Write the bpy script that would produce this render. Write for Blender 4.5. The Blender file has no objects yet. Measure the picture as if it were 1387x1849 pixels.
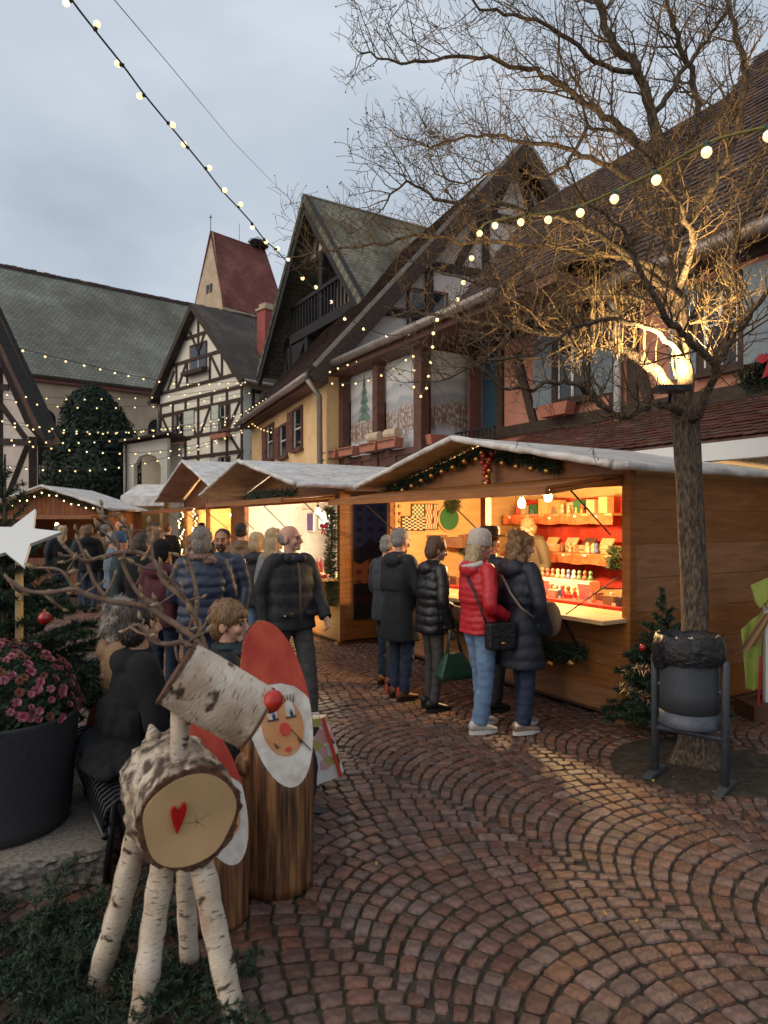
import bpy, bmesh, math, random
import numpy as np
from mathutils import Vector, Matrix, Quaternion
from mathutils import noise as mnoise
random.seed(7)
V = Vector
SC = bpy.context.scene
COL = SC.collection
R = math.radians
# ------------------------------------------------------------------ camera
F, CX, HY, CH = 1232.67, 693.5, 945.0, 1.72      # focal length, centre, horizon in photo pixels; eye height in metres
cd = bpy.data.cameras.new('camera'); cam = bpy.data.objects.new('camera', cd); COL.objects.link(cam)
cam.location = (0, 0, CH); cam.rotation_euler = (R(90), 0, 0)
cd.sensor_fit = 'VERTICAL'; cd.sensor_height = 36; cd.sensor_width = 36; cd.lens = 24
cd.shift_y = 20.5/1849; cd.clip_start = .05; cd.clip_end = 2000
cd.dof.use_dof = True; cd.dof.focus_distance = 5.6; cd.dof.aperture_fstop = 3.2
SC.camera = cam
SC.render.engine = 'CYCLES'
SC.cycles.use_denoising = True
SC.cycles.sample_clamp_indirect = 4.0
SC.cycles.max_bounces = 6
SC.cycles.caustics_reflective = False; SC.cycles.caustics_refractive = False
SC.view_settings.view_transform = 'Standard'; SC.view_settings.look = 'None'
SC.view_settings.gamma = 1; SC.view_settings.exposure = 0.12
# ------------------------------------------------------------------ overcast dusk sky
world = bpy.data.worlds.new('World'); SC.world = world; world.use_nodes = True
nt = world.node_tree; nt.nodes.clear()
N = nt.nodes.new; L = nt.links.new
wo = N('ShaderNodeOutputWorld'); bg = N('ShaderNodeBackground'); L(bg.outputs[0], wo.inputs[0])
sky = N('ShaderNodeTexSky'); sky.sky_type = 'NISHITA'; sky.sun_disc = False
sky.sun_elevation = R(30); sky.sun_rotation = R(238); sky.dust_density = 3; sky.ozone_density = 2
sm = N('ShaderNodeVectorMath'); sm.operation = 'SCALE'; sm.inputs['Scale'].default_value = .07
L(sky.outputs[0], sm.inputs[0])
tc = N('ShaderNodeTexCoord'); mp = N('ShaderNodeMapping'); mp.inputs['Scale'].default_value = (1, 1, 2.4)
L(tc.outputs['Generated'], mp.inputs[0])
n1 = N('ShaderNodeTexNoise'); n1.inputs['Scale'].default_value = 2.1; n1.inputs['Detail'].default_value = 4; n1.inputs['Roughness'].default_value = .5
n1.inputs['Distortion'].default_value = .25
L(mp.outputs[0], n1.inputs['Vector'])
rp = N('ShaderNodeValToRGB'); L(n1.outputs['Fac'], rp.inputs[0])
rp.color_ramp.elements[0].position = .24; rp.color_ramp.elements[0].color = (.33, .395, .48, 1)
rp.color_ramp.elements[1].position = .74; rp.color_ramp.elements[1].color = (.63, .68, .74, 1)
mx = N('ShaderNodeMix'); mx.data_type = 'RGBA'; mx.inputs['Factor'].default_value = .86
L(sm.outputs[0], mx.inputs['A']); L(rp.outputs[0], mx.inputs['B'])
L(mx.outputs['Result'], bg.inputs[0]); bg.inputs[1].default_value = 1.17
# ------------------------------------------------------------------ faint sun behind cloud
sd = bpy.data.lights.new('sun', 'SUN'); sun = bpy.data.objects.new('sun', sd); COL.objects.link(sun)
sd.energy = 1.25; sd.angle = R(60); sd.color = (1, .80, .58)
sun.rotation_euler = (R(60), 0, R(-58))
# ================================================================== helpers
def at(px, py, Y): return V(((px-CX)/F*Y, Y, CH+(HY-py)/F*Y))
def gnd(px, py, z=0.):
    Y = (CH-z)*F/(py-HY); return V(((px-CX)/F*Y, Y, z))
U = V((-.516, .856, 0)).normalized()      # stall fronts run this way (to the left, away)
W = V((.856, .516, 0)).normalized()       # depth of the stalls (to the right, away)
ZZ = V((0, 0, 1))
class Frame:
    """a along ex, h up, d along n (behind the front plane)"""
    def __init__(s, o, ex, n): s.o, s.ex, s.n = V((o[0], o[1], 0)), ex, n
    def p(s, a, h, d=0.): return s.o+s.ex*a+ZZ*h+s.n*d
    def hit(s, px, py, d=0.):
        r = V(((px-CX)/F, 1, (HY-py)/F)); c = V((0, 0, CH)); o = s.o+s.n*d
        k = (o-c).dot(s.n)/r.dot(s.n); q = c+r*k
        return ((q-s.o).dot(s.ex), q.z)
class MB:
    def __init__(s): s.v, s.f = [], []
    def add(s, vs, fs):
        b = len(s.v); s.v += [tuple(v) for v in vs]; s.f += [tuple(i+b for i in f) for f in fs]; return s
    def box(s, c, size, ax=None):
        X, Y, Z = ax or (V((1, 0, 0)), V((0, 1, 0)), ZZ); c = V(c); x, y, z = X*size[0]/2, Y*size[1]/2, Z*size[2]/2
        vs = [c+x*i+y*j+z*k for i in (-1, 1) for j in (-1, 1) for k in (-1, 1)]
        return s.add(vs, [(0, 1, 3, 2), (4, 6, 7, 5), (0, 4, 5, 1), (2, 3, 7, 6), (0, 2, 6, 4), (1, 5, 7, 3)])
    def fbox(s, fr, a0, a1, h0, h1, d0, d1):
        vs = [fr.p(a, h, d) for a in (a0, a1) for d in (d0, d1) for h in (h0, h1)]
        return s.add(vs, [(0, 1, 3, 2), (4, 6, 7, 5), (0, 4, 5, 1), (2, 3, 7, 6), (0, 2, 6, 4), (1, 5, 7, 3)])
    def beam(s, p, q, w, t, side):
        """bar from p to q, w wide (in the plane normal to side), t thick along side"""
        p, q = V(p), V(q); d = (q-p).normalized(); sd_ = (side-d*side.dot(d)).normalized(); o = d.cross(sd_)
        vs = [e+o*w/2*i+sd_*t/2*j for e in (p, q) for i, j in ((-1, -1), (1, -1), (1, 1), (-1, 1))]
        return s.add(vs, [(0, 3, 2, 1), (4, 5, 6, 7), (0, 1, 5, 4), (1, 2, 6, 5), (2, 3, 7, 6), (3, 0, 4, 7)])
    def prism(s, pts, vec):
        n = len(pts); vec = V(vec); vs = [V(p) for p in pts]+[V(p)+vec for p in pts]
        return s.add(vs, [tuple(range(n))[::-1], tuple(range(n, 2*n))]+[(i, (i+1) % n, n+(i+1) % n, n+i) for i in range(n)])
    def loft(s, rings, cap=True):
        n = len(rings[0]); b = len(s.v); vs = [p for r in rings for p in r]
        fs = [(k*n+i, k*n+(i+1) % n, (k+1)*n+(i+1) % n, (k+1)*n+i) for k in range(len(rings)-1) for i in range(n)]
        if cap: fs += [tuple(range(n))[::-1], tuple(range((len(rings)-1)*n, len(rings)*n))]
        return s.add(vs, fs)
    def tube(s, pts, r, n=8, cap=True, flat=None):
        pts = [V(p) for p in pts]; m = len(pts)
        if not hasattr(r, '__len__'): r = [r]*m
        t = [(pts[min(i+1, m-1)]-pts[max(i-1, 0)]).normalized() for i in range(m)]
        a = t[0].orthogonal().normalized() if flat is None else (flat-t[0]*flat.dot(t[0])).normalized(); rings = []
        for i in range(m):
            a = (a-t[i]*a.dot(t[i])).normalized(); b = t[i].cross(a)
            rr = r[i] if hasattr(r[i], '__len__') else (r[i], r[i])
            rings.append([pts[i]+a*math.cos(2*math.pi*k/n)*rr[0]+b*math.sin(2*math.pi*k/n)*rr[1] for k in range(n)])
        return s.loft(rings, cap)
    def lathe(s, c, prof, n=24, jit=None):
        c = V(c)
        return s.loft([[c+V((r*math.cos(2*math.pi*k/n), r*math.sin(2*math.pi*k/n), z)) for k in range(n)] for r, z in prof])
    def ell(s, c, r, ax=None, n=12, m=8):
        c = V(c); X, Y, Z = ax or (V((1, 0, 0)), V((0, 1, 0)), ZZ)
        if not hasattr(r, '__len__'): r = (r, r, r)
        vs = [c+Z*r[2]]; 
        for j in range(1, m):
            ph = math.pi*j/m
            for k in range(n):
                th = 2*math.pi*k/n; vs.append(c+X*r[0]*math.sin(ph)*math.cos(th)+Y*r[1]*math.sin(ph)*math.sin(th)+Z*r[2]*math.cos(ph))
        vs.append(c-Z*r[2]); fs = [(0, 1+k, 1+(k+1) % n) for k in range(n)]
        for j in range(m-2):
            for k in range(n): fs.append((1+j*n+k, 1+(j+1)*n+k, 1+(j+1)*n+(k+1) % n, 1+j*n+(k+1) % n))
        e = len(vs)-1; fs += [(e, 1+(m-2)*n+(k+1) % n, 1+(m-2)*n+k) for k in range(n)]
        return s.add(vs, fs)
    def mesh(s, name, off=None):
        me = bpy.data.meshes.new(name); vs = s.v
        if off is not None: vs = [(x-off[0], y-off[1], z-off[2]) for x, y, z in vs]
        me.from_pydata(vs, [], s.f); me.update(); return me
    def build(s, name, mat, parent=None, world=True, smooth=False, fix=False):
        """world: coordinates are world ones, parent is an unrotated thing"""
        off = org(parent) if (world and parent is not None) else None
        me = s.mesh(name, off)
        if fix:
            bm = bmesh.new(); bm.from_mesh(me); bmesh.ops.recalc_face_normals(bm, faces=bm.faces); bm.to_mesh(me); bm.free()
        return link(name, me, mat, parent, smooth)
    def remesh(s, name, mat, parent, voxel=.012, sm=3, world=False, disp=None):
        off = org(parent) if (world and parent is not None) else None
        me = s.mesh(name+'_tmp', off); o = bpy.data.objects.new('tmp', me); COL.objects.link(o)
        md = o.modifiers.new('r', 'REMESH'); md.mode = 'VOXEL'; md.voxel_size = voxel; md.use_smooth_shade = True
        if sm: ms = o.modifiers.new('s', 'SMOOTH'); ms.iterations = sm; ms.factor = .5
        dg = bpy.context.evaluated_depsgraph_get(); ev = o.evaluated_get(dg)
        m2 = bpy.data.meshes.new_from_object(ev); m2.name = name
        bpy.data.objects.remove(o); bpy.data.meshes.remove(me)
        if disp:
            co = np.empty(len(m2.vertices)*3); m2.vertices.foreach_get('co', co)
            no = np.empty(len(m2.vertices)*3); m2.vertices.foreach_get('normal', no)
            co = co.reshape(-1, 3); no = no.reshape(-1, 3)
            k = np.array([disp(V(c)) for c in co])
            m2.vertices.foreach_set('co', (co+no*k[:, None]).ravel()); m2.update()
        m2.materials.clear()
        return link(name, m2, mat, parent, True)
ORG = {}
def org(o):
    while o.parent is not None: o = o.parent
    return V(ORG.get(o.name, o.location))
def link(name, me, mat, parent=None, smooth=False):
    o = bpy.data.objects.new(name, me); COL.objects.link(o)
    if mat is not None and len(me.materials) == 0: me.materials.append(MAT[mat] if isinstance(mat, str) else mat)
    if smooth: me.polygons.foreach_set('use_smooth', [True]*len(me.polygons))
    if parent is not None: o.parent = parent
    return o
def tag(o, label=None, cat=None, group=None, kind=None):
    if label: o['label'] = label
    if cat: o['category'] = cat
    if group: o['group'] = group
    if kind: o['kind'] = kind
    return o
def thing(name, label, cat, loc=(0, 0, 0), rz=0, group=None):
    o = bpy.data.objects.new(name, None); COL.objects.link(o); o.location = loc; o.rotation_euler = (0, 0, rz)
    o.empty_display_size = .1; ORG[o.name] = V(loc)
    return tag(o, label, cat, group)
def inst(name, me, parent, mtx):
    o = bpy.data.objects.new(name, me); COL.objects.link(o); o.parent = parent; o.matrix_basis = mtx; return o
def basis(p, x, y, z):
    return Matrix(((x[0], y[0], z[0], p[0]), (x[1], y[1], z[1], p[1]), (x[2], y[2], z[2], p[2]), (0, 0, 0, 1)))
# ------------------------------------------------------------------ materials
MAT = {}
def mat(name, c1, c2=None, scale=6., rough=.75, bump=0., bscale=None, stretch=(1, 1, 1), metal=0., emit=None, es=0., rnd=0., detail=5., ramp=(.38, .62), c3=None, spec=None, coat=0., sheen=0., alpha=None, dist=0.):
    m = bpy.data.materials.new(name); m.use_nodes = True; MAT[name] = m
    t = m.node_tree; N = t.nodes.new; Lk = t.links.new; b = t.nodes['Principled BSDF']
    b.inputs['Roughness'].default_value = rough; b.inputs['Metallic'].default_value = metal
    b.inputs['Base Color'].default_value = (*c1, 1)
    if spec is not None: b.inputs['Specular IOR Level'].default_value = spec
    if coat: b.inputs['Coat Weight'].default_value = coat
    if sheen: b.inputs['Sheen Weight'].default_value = sheen
    if emit: b.inputs['Emission Color'].default_value = (*emit, 1); b.inputs['Emission Strength'].default_value = es
    if c2 is not None or bump:
        tc = N('ShaderNodeTexCoord'); mp = N('ShaderNodeMapping'); mp.inputs['Scale'].default_value = stretch; Lk(tc.outputs['Object'], mp.inputs[0])
        nz = N('ShaderNodeTexNoise'); nz.inputs['Scale'].default_value = scale; nz.inputs['Detail'].default_value = detail; nz.inputs['Distortion'].default_value = dist
        nz.inputs['Roughness'].default_value = .62
        Lk(mp.outputs[0], nz.inputs['Vector'])
        if c2 is not None:
            rp = N('ShaderNodeValToRGB'); Lk(nz.outputs['Fac'], rp.inputs[0]); e = rp.color_ramp.elements
            e[0].position, e[1].position = ramp; e[0].color = (*c1, 1); e[1].color = (*c2, 1)
            if c3 is not None: x = e.new((ramp[0]+ramp[1])/2); x.color = (*c3, 1)
            Lk(rp.outputs[0], b.inputs['Base Color'])
        if bump:
            n2 = nz
            if bscale: n2 = N('ShaderNodeTexNoise'); n2.inputs['Scale'].default_value = bscale; n2.inputs['Detail'].default_value = 4; Lk(mp.outputs[0], n2.inputs['Vector'])
            bp = N('ShaderNodeBump'); bp.inputs['Strength'].default_value = 1; bp.inputs['Distance'].default_value = bump
            Lk(n2.outputs['Fac'], bp.inputs['Height']); Lk(bp.outputs[0], b.inputs['Normal'])
    if rnd:      # lighter and darker pieces
        gi = N('ShaderNodeNewGeometry'); oi = N('ShaderNodeObjectInfo'); ad = N('ShaderNodeMath'); ad.operation = 'ADD'
        Lk(gi.outputs['Random Per Island'], ad.inputs[0]); Lk(oi.outputs['Random'], ad.inputs[1])
        fr = N('ShaderNodeMath'); fr.operation = 'FRACT'; Lk(ad.outputs[0], fr.inputs[0])
        mr = N('ShaderNodeMapRange'); mr.inputs['To Min'].default_value = 1-rnd; mr.inputs['To Max'].default_value = 1+rnd; Lk(fr.outputs[0], mr.inputs[0])
        hs = N('ShaderNodeHueSaturation'); Lk(mr.outputs[0], hs.inputs['Value'])
        m2 = N('ShaderNodeMath'); m2.operation = 'MULTIPLY'; m2.inputs[1].default_value = 7.3; Lk(fr.outputs[0], m2.inputs[0])
        f2 = N('ShaderNodeMath'); f2.operation = 'FRACT'; Lk(m2.outputs[0], f2.inputs[0])
        m3 = N('ShaderNodeMapRange'); m3.inputs['To Min'].default_value = 1-rnd*.8; m3.inputs['To Max'].default_value = 1+rnd*.8; Lk(f2.outputs[0], m3.inputs[0]); Lk(m3.outputs[0], hs.inputs['Saturation'])
        src = b.inputs['Base Color'].links[0].from_socket if b.inputs['Base Color'].links else None
        if src: Lk(src, hs.inputs['Color'])
        else: hs.inputs['Color'].default_value = (*c1, 1)
        Lk(hs.outputs[0], b.inputs['Base Color'])
    return m
mat('cobble', (.080, .042, .032), (.185, .102, .075), scale=13, rough=.55, bump=.008, bscale=38, rnd=.30, c3=(.122, .064, .047), spec=.5, detail=8)
mat('joint', (.020, .015, .010), (.06, .044, .028), scale=11, rough=.95, bump=.01, c3=(.034, .028, .016), detail=8)
mat('soil', (.014, .010, .007), (.05, .036, .022), scale=26, rough=1, bump=.02)
mat('plaster_cream', (.50, .44, .34), (.58, .52, .42), scale=1.2, rough=.9, bump=.01, bscale=30)
mat('plaster_white', (.74, .70, .58), (.84, .80, .69), scale=1.1, rough=.9, bump=.01, bscale=30)
mat('plaster_pinkwhite', (.66, .55, .47), (.78, .67, .58), scale=1.1, rough=.9, bump=.01, bscale=30)
mat('plaster_pink', (.43, .18, .12), (.52, .24, .165), scale=1.5, rough=.9, bump=.01, bscale=30)
mat('plaster_yellow', (.64, .40, .18), (.76, .52, .27), scale=1.2, rough=.9, bump=.01, bscale=30)
mat('plaster_church', (.42, .32, .215), (.58, .46, .33), scale=.35, rough=.95, bump=.03, bscale=5, stretch=(1, 1, .5))
mat('stone_tower', (.40, .30, .20), (.52, .40, .28), scale=1.5, rough=.9)
mat('timber_dark', (.030, .018, .013), (.06, .036, .026), scale=9, rough=.8, bump=.005, stretch=(1, 1, 3))
mat('timber_brown', (.085, .033, .022), (.13, .055, .036), scale=8, rough=.7, bump=.004)
mat('timber_black', (.012, .012, .014), (.03, .028, .028), scale=8, rough=.85, bump=.01, stretch=(4, 4, 1))
mat('cornice_red', (.16, .06, .05), (.2, .085, .07), scale=4)
mat('tile_dark', (.05, .03, .026), (.10, .06, .048), scale=3, rough=.85, rnd=.3, bump=.004, bscale=40)
mat('tile_red', (.105, .043, .031), (.18, .078, .054), scale=2.2, rough=.75, rnd=.3, bump=.004, bscale=40)
mat('lichen_roof', (.10, .10, .072), (.20, .20, .155), scale=6, rough=.95)
mat('metal_gutter', (.23, .19, .16), (.30, .25, .215), scale=5, rough=.45, metal=.5)
mat('metal_dark', (.02, .021, .024), rough=.5, metal=.3)
mat('glass_dark', (.015, .018, .022), rough=.08, spec=.8)
mat('shutter_blue', (.17, .21, .235), (.20, .245, .27), scale=5, rough=.6)
mat('shutter_brown', (.10, .035, .022), (.14, .052, .034), scale=5, rough=.6)
mat('shutter_pale', (.52, .55, .48), rough=.7)
mat('terracotta', (.36, .13, .075), (.42, .16, .10), scale=8, rough=.8)
mat('white_paint', (.72, .72, .7), rough=.5)
mat('tarp_white', (.50, .48, .45), (.74, .72, .69), scale=4, rough=.55, bump=.03, bscale=11, detail=8)
def roof_mat(name, c1, c2, c3, sx, rowh, big=.25, moss=None):
    """tiles too far off to tell apart: rows by a wave, pieces by noise"""
    m = mat(name, c1, c2, scale=big, rough=.9, c3=c3, detail=8)
    t = m.node_tree; N = t.nodes.new; Lk = t.links.new; b = t.nodes['Principled BSDF']
    tc = N('ShaderNodeTexCoord'); br = N('ShaderNodeTexBrick'); br.inputs['Scale'].default_value = 1
    br.inputs['Brick Width'].default_value = sx; br.inputs['Row Height'].default_value = rowh; br.inputs['Mortar Size'].default_value = rowh*.1
    br.inputs['Color1'].default_value = (.84, .84, .84, 1); br.inputs['Color2'].default_value = (1.12, 1.12, 1.12, 1); br.inputs['Mortar'].default_value = (.6, .6, .6, 1)
    Lk(tc.outputs['UV'], br.inputs['Vector'])
    mu = N('ShaderNodeMix'); mu.data_type = 'RGBA'; mu.blend_type = 'MULTIPLY'; mu.inputs['Factor'].default_value = 1
    Lk(b.inputs['Base Color'].links[0].from_socket, mu.inputs['A']); Lk(br.outputs['Color'], mu.inputs['B'])
    Lk(mu.outputs['Result'], b.inputs['Base Color'])
    bp = N('ShaderNodeBump'); bp.inputs['Distance'].default_value = .05; Lk(br.outputs['Fac'], bp.inputs['Height']); bp.invert = True; Lk(bp.outputs[0], b.inputs['Normal'])
    return m
roof_mat('roof_church', (.14, .135, .105), (.33, .335, .28), (.21, .21, .17), .3, .26, big=.16)
roof_mat('roof_tower', (.16, .045, .034), (.29, .10, .08), (.21, .065, .05), .3, .25, big=.4)
roof_mat('roof_house', (.055, .042, .036), (.13, .105, .082), (.08, .062, .052), .22, .2, big=.5)
roof_mat('roof_moss', (.085, .072, .048), (.24, .225, .165), (.15, .138, .095), .24, .2, big=.7)
def uvquad(name, pts, matn, parent, thick=.08, world=True):
    """roof sheet: quad p0 p1 (eave) p2 p3 (ridge) with UV in metres, with thickness below"""
    p = [V(q) for q in pts]; n = (p[1]-p[0]).cross(p[3]-p[0]).normalized()
    if n.z < 0: n = -n
    off = org(parent) if parent is not None else V((0, 0, 0))
    q = p+[a-n*thick for a in p]
    me = bpy.data.meshes.new(name); me.from_pydata([tuple(a-off) for a in q], [], [(0, 1, 2, 3), (7, 6, 5, 4), (0, 4, 5, 1), (1, 5, 6, 2), (2, 6, 7, 3), (3, 7, 4, 0)])
    e = (p[1]-p[0]).normalized(); f = n.cross(e); uv = me.uv_layers.new()
    for lp in me.loops:
        c = q[lp.vertex_index]-p[0]; uv.data[lp.index].uv = (c.dot(e), c.dot(f))
    return link(name, me, matn, parent)
def rand_jit(a): return random.uniform(-a, a)
# ================================================================== ground and cobbles
def far_cobble():
    m = mat('far_cobble', (.1, .06, .05)); t = m.node_tree; N = t.nodes.new; Lk = t.links.new; b = t.nodes['Principled BSDF']
    tc = N('ShaderNodeTexCoord'); vo = N('ShaderNodeTexVoronoi'); vo.inputs['Scale'].default_value = 9; Lk(tc.outputs['Object'], vo.inputs['Vector'])
    rp = N('ShaderNodeValToRGB'); Lk(vo.outputs['Color'], rp.inputs[0]); rp.color_ramp.elements[0].color = (.085, .05, .042, 1); rp.color_ramp.elements[1].color = (.17, .105, .085, 1)
    Lk(rp.outputs[0], b.inputs['Base Color']); b.inputs['Roughness'].default_value = .65
far_cobble()
g = MB(); g.add([(-150, -40, -.034), (150, -40, -.034), (150, 260, -.034), (-150, 260, -.034)], [(0, 1, 2, 3)])
tag(g.build('ground', 'far_cobble'), kind='structure')
bed = MB(); bed.add([(-12, -.5, -.0115), (12, -.5, -.0115), (12, 17, -.0115), (-12, 17, -.0115)], [(0, 1, 2, 3)])
PAV = tag(bed.build('pavement', 'joint'), kind='structure')
PIT = V((2.24, 4.90, 0))
SA = V((2.09, 5.78, 0))                       # front right corner of the near stall
def cobbles():
    D = V((-.60, .80, 0)); Nn = V((.80, .60, 0)); CW = 1.27; ph = R(52); Rr = CW/2/math.sin(ph); st = .101
    rng = random.Random(3); stones = []
    narc = int(2*ph*Rr/.104)
    for k in range(-9, 13):
        cm = 1.6+CW*(k+.5); shift = rng.uniform(0, st)
        for j in range(-40, 150):
            a0 = j*st+shift
            c = Nn*cm+D*a0
            if c.y < .2 or c.y > 16.5: continue
            cuts = [-ph+2*ph*(i+rng.uniform(-.16, .16)+((j*.37) % 1)-.5)/narc for i in range(narc+2)]
            cuts = [max(-ph, min(ph, x)) for x in cuts]
            for i in range(len(cuts)-1):
                f0, f1 = cuts[i], cuts[i+1]
                if (f1-f0)*Rr < .05: continue
                fm = (f0+f1)/2; m = c+Nn*(Rr*math.sin(fm))+D*(Rr*(math.cos(fm)-math.cos(ph)))
                if m.y < 1.55 or m.y > 15 or m.x > .60*m.y+1.3 or m.x < -.60*m.y-.55: continue
                if (m-PIT).length < .60: continue
                q = m-SA
                if q.dot(W) > .12 and q.dot(U) > -.05: continue
                if q.dot(W) > .5 and q.dot(U) > -1.5 and m.y > 8: continue
                h = st/2
                cs = []
                for f, s in ((f0, -1), (f1, -1), (f1, 1), (f0, 1)):
                    p = c+Nn*(Rr*math.sin(f))+D*(Rr*(math.cos(f)-math.cos(ph)))
                    rad = Nn*math.sin(f)+D*math.cos(f)
                    cs.append(p+rad*s*h*math.cos(f)*rng.uniform(.93, 1.04))
                stones.append((m, cs))
    def geo(m, cs):
        gap = rng.uniform(.0035, .009); z = rng.uniform(-.004, .004); tx, ty = rng.uniform(-.035, .035), rng.uniform(-.035, .035)
        ctr = sum(cs, V((0, 0, 0)))/4; out = []; inn = []
        for i in range(4):
            p, a, b = cs[i], cs[i-1], cs[(i+1) % 4]
            p = p+(ctr-p).normalized()*gap*1.4+V((rng.uniform(-.003, .003), rng.uniform(-.003, .003), 0))
            ct = rng.uniform(.06, .2)
            for e in (a, b):
                o = p.lerp(e+(ctr-e).normalized()*gap*1.4, ct); out.append(o)
        vs = []
        for o in out: vs.append((o.x, o.y, -.03))
        kq = rng.uniform(.86, .93)
        for o in out: vs.append((o.x, o.y, -.008+z+rng.uniform(-.002, .002)))
        for o in out:
            q = ctr+(o-ctr)*kq; r = q-ctr; vs.append((q.x, q.y, z+r.x*tx+r.y*ty))
        n = 8; fs = [(i, (i+1) % n, n+(i+1) % n, n+i) for i in range(n)]+[(n+i, n+(i+1) % n, 2*n+(i+1) % n, 2*n+i) for i in range(n)]+[tuple(range(2*n, 3*n))]
        return vs, fs
    def inframe(m):
        px = CX+m.x/m.y*F; py = HY+CH/m.y*F
        hid = px < 470 and py > 1150
        return 0 < px < 1387 and py < 1849 and not hid
    stones.sort(key=lambda s: (not inframe(s[0]), s[0].y))
    rest = MB()
    for i, (m, cs) in enumerate(stones):
        vs, fs = geo(m, cs)
        if i < 300:
            b = MB(); b.add(vs, fs); me = b.mesh('cobble', m); o = link('cobble', me, 'cobble', PAV); o.location = m
        else: rest.add(vs, fs)
    tag(rest.build('cobbles_beyond', 'cobble', PAV, world=False), kind='stuff')
    print('cobbles', len(stones))
cobbles()
# bare earth round the tree
b = MB(); n = 40
ring = [V((PIT.x+(.60+.04*math.sin(3*a)+.02*math.sin(7*a))*math.cos(a), PIT.y+(.58+.03*math.sin(5*a))*math.sin(a), -.012)) for a in [2*math.pi*i/n for i in range(n)]]
rings = [ring]+[[PIT+(p-PIT)*k+V((0, 0, .012+hh+.012*mnoise.noise(p*9*k))) for p in ring] for k, hh in ((.85, -.02), (.6, -.012), (.35, .0), (.1, .012))]
b.loft(rings, True); tag(b.build('tree_pit', 'soil', smooth=True), kind='structure')
# ================================================================== buildings
def wallpoly(fr, pts, d0, d1): 
    return [fr.p(a, h, d0) for a, h in pts], fr.n*(d1-d0)
def part_prism(name, fr, pts, d0, d1, m, par):
    b = MB(); p, v = wallpoly(fr, pts, d0, d1); b.prism(p, v); return b.build(name, m, par, fix=True)
def timber(fr, p, q, w, m, par, d=-.03, t=.06):
    b = MB(); b.beam(fr.p(*p, d), fr.p(*q, d), w, t, fr.n); return b.build('timber', m, par)
def window(fr, a0, a1, h0, h1, par, fm='timber_brown', n=2, rows=2, sill=True, glass='glass_dark', lintel=None):
    """frame proud of the wall with recessed panes and glazing bars"""
    f = MB(); w = .07
    for x0, x1, y0, y1 in ((a0, a1, h1-w, h1), (a0, a1, h0, h0+w), (a0, a0+w, h0+w, h1-w), (a1-w, a1, h0+w, h1-w)):
        f.fbox(fr, x0, x1, y0, y1, -.05, .02)
    o = f.build('window', fm, par)
    cw = (a1-a0-2*w)/n
    for i in range(n):
        x0 = a0+w+i*cw; p = MB(); p.fbox(fr, x0+.025, x0+cw-.025, h0+w, h1-w, -.012, -.004); p.build('pane', glass, o)
        s = MB()
        s.fbox(fr, x0, x0+.025, h0+w, h1-w, -.03, 0); s.fbox(fr, x0+cw-.025, x0+cw, h0+w, h1-w, -.03, 0)
        for r in range(1, rows):
            y = h0+w+(h1-h0-2*w)*r/rows; s.fbox(fr, x0+.025, x0+cw-.025, y-.014, y+.014, -.026, -.002)
        s.build('sash', 'white_paint', o)
    if sill: s = MB(); s.fbox(fr, a0-.06, a1+.06, h0-.06, h0-.003, -.12, 0); s.build('sill', fm, o)
    return o
def shutter(fr, a0, a1, h0, h1, m, par, d=-.05):
    b = MB(); b.fbox(fr, a0, a1, h0, h1, d-.02, d+.02); k = max(2, int((h1-h0)/.45))
    o = b.build('shutter', m, par)
    for i in range(k):
        y = h0+(h1-h0)*(i+.5)/k; s = MB(); s.fbox(fr, a0+.04, a1-.04, y-.035, y+.035, d-.035, d-.021); s.build('batten', m, o)
    return o
def tile_mesh(w, l, t=.014):
    o = [(-w/2, l*1.25), (w/2, l*1.25), (w/2, .022), (w*.25, .002), (0, -.004), (-w*.25, .002), (-w/2, .022)]
    n = len(o); vs = [(x, y, t*1.9*(1-y/(l*1.25))) for x, y in o]+[(x, y, t*1.9*(1-y/(l*1.25))-t) for x, y in o]
    fs = [tuple(range(n))[::-1]]+[(i, n+i, n+(i+1) % n, (i+1) % n) for i in range(1, n)]
    return vs, fs
def tile_roof(par, P0, e, up, Wd, Ln, tw, tl, m, clip=None, n_single=300, near=None):
    """tiles on a roof plane: P0 eave corner, e along the eave, up along the slope"""
    nrm = e.cross(up).normalized(); flip = nrm.z < 0
    if flip: P0 = P0+e*Wd; e = -e; nrm = e.cross(up).normalized()
    vs, fs = tile_mesh(tw*.97, tl); va = np.array(vs); base = MB(); base.add(vs, fs); me = base.mesh('roof_tile'); me.materials.append(MAT[m])
    off = org(par); cells = []
    for r in range(int(Ln/tl)):
        for c in range(int(Wd/tw)+1):
            x = (c+.5*(r % 2)+.25)*tw; y = r*tl
            if x > Wd-tw*.3: continue
            p = P0+e*x+up*y
            if clip and not clip(p): continue
            cells.append(p)
    key = near or (lambda p: p.y); cells.sort(key=key)
    rest = MB()
    for i, p in enumerate(cells):
        j = rand_jit(.004); q = p+nrm*(.012+rand_jit(.003)); a = rand_jit(.018); e2 = (e*math.cos(a)+up*math.sin(a)); u2 = nrm.cross(e2)
        nn = (nrm+up*rand_jit(.03)+e*rand_jit(.02)).normalized()
        mt = basis(q-off, e2, u2, nn)
        if i < n_single: inst('roof_tile', me, par, mt)
        else:
            M3 = np.array(mt.to_3x3()); rest.add([tuple(v) for v in va@M3.T+np.array(q-off)], fs)
    if rest.v: tag(rest.build('roof_tiles_beyond', m, par, world=False), kind='stuff')
def gutter(name, pts, r, par, m='metal_gutter'):
    b = MB(); b.tube(pts, r, 10); return b.build(name, m, par, smooth=True)
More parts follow.
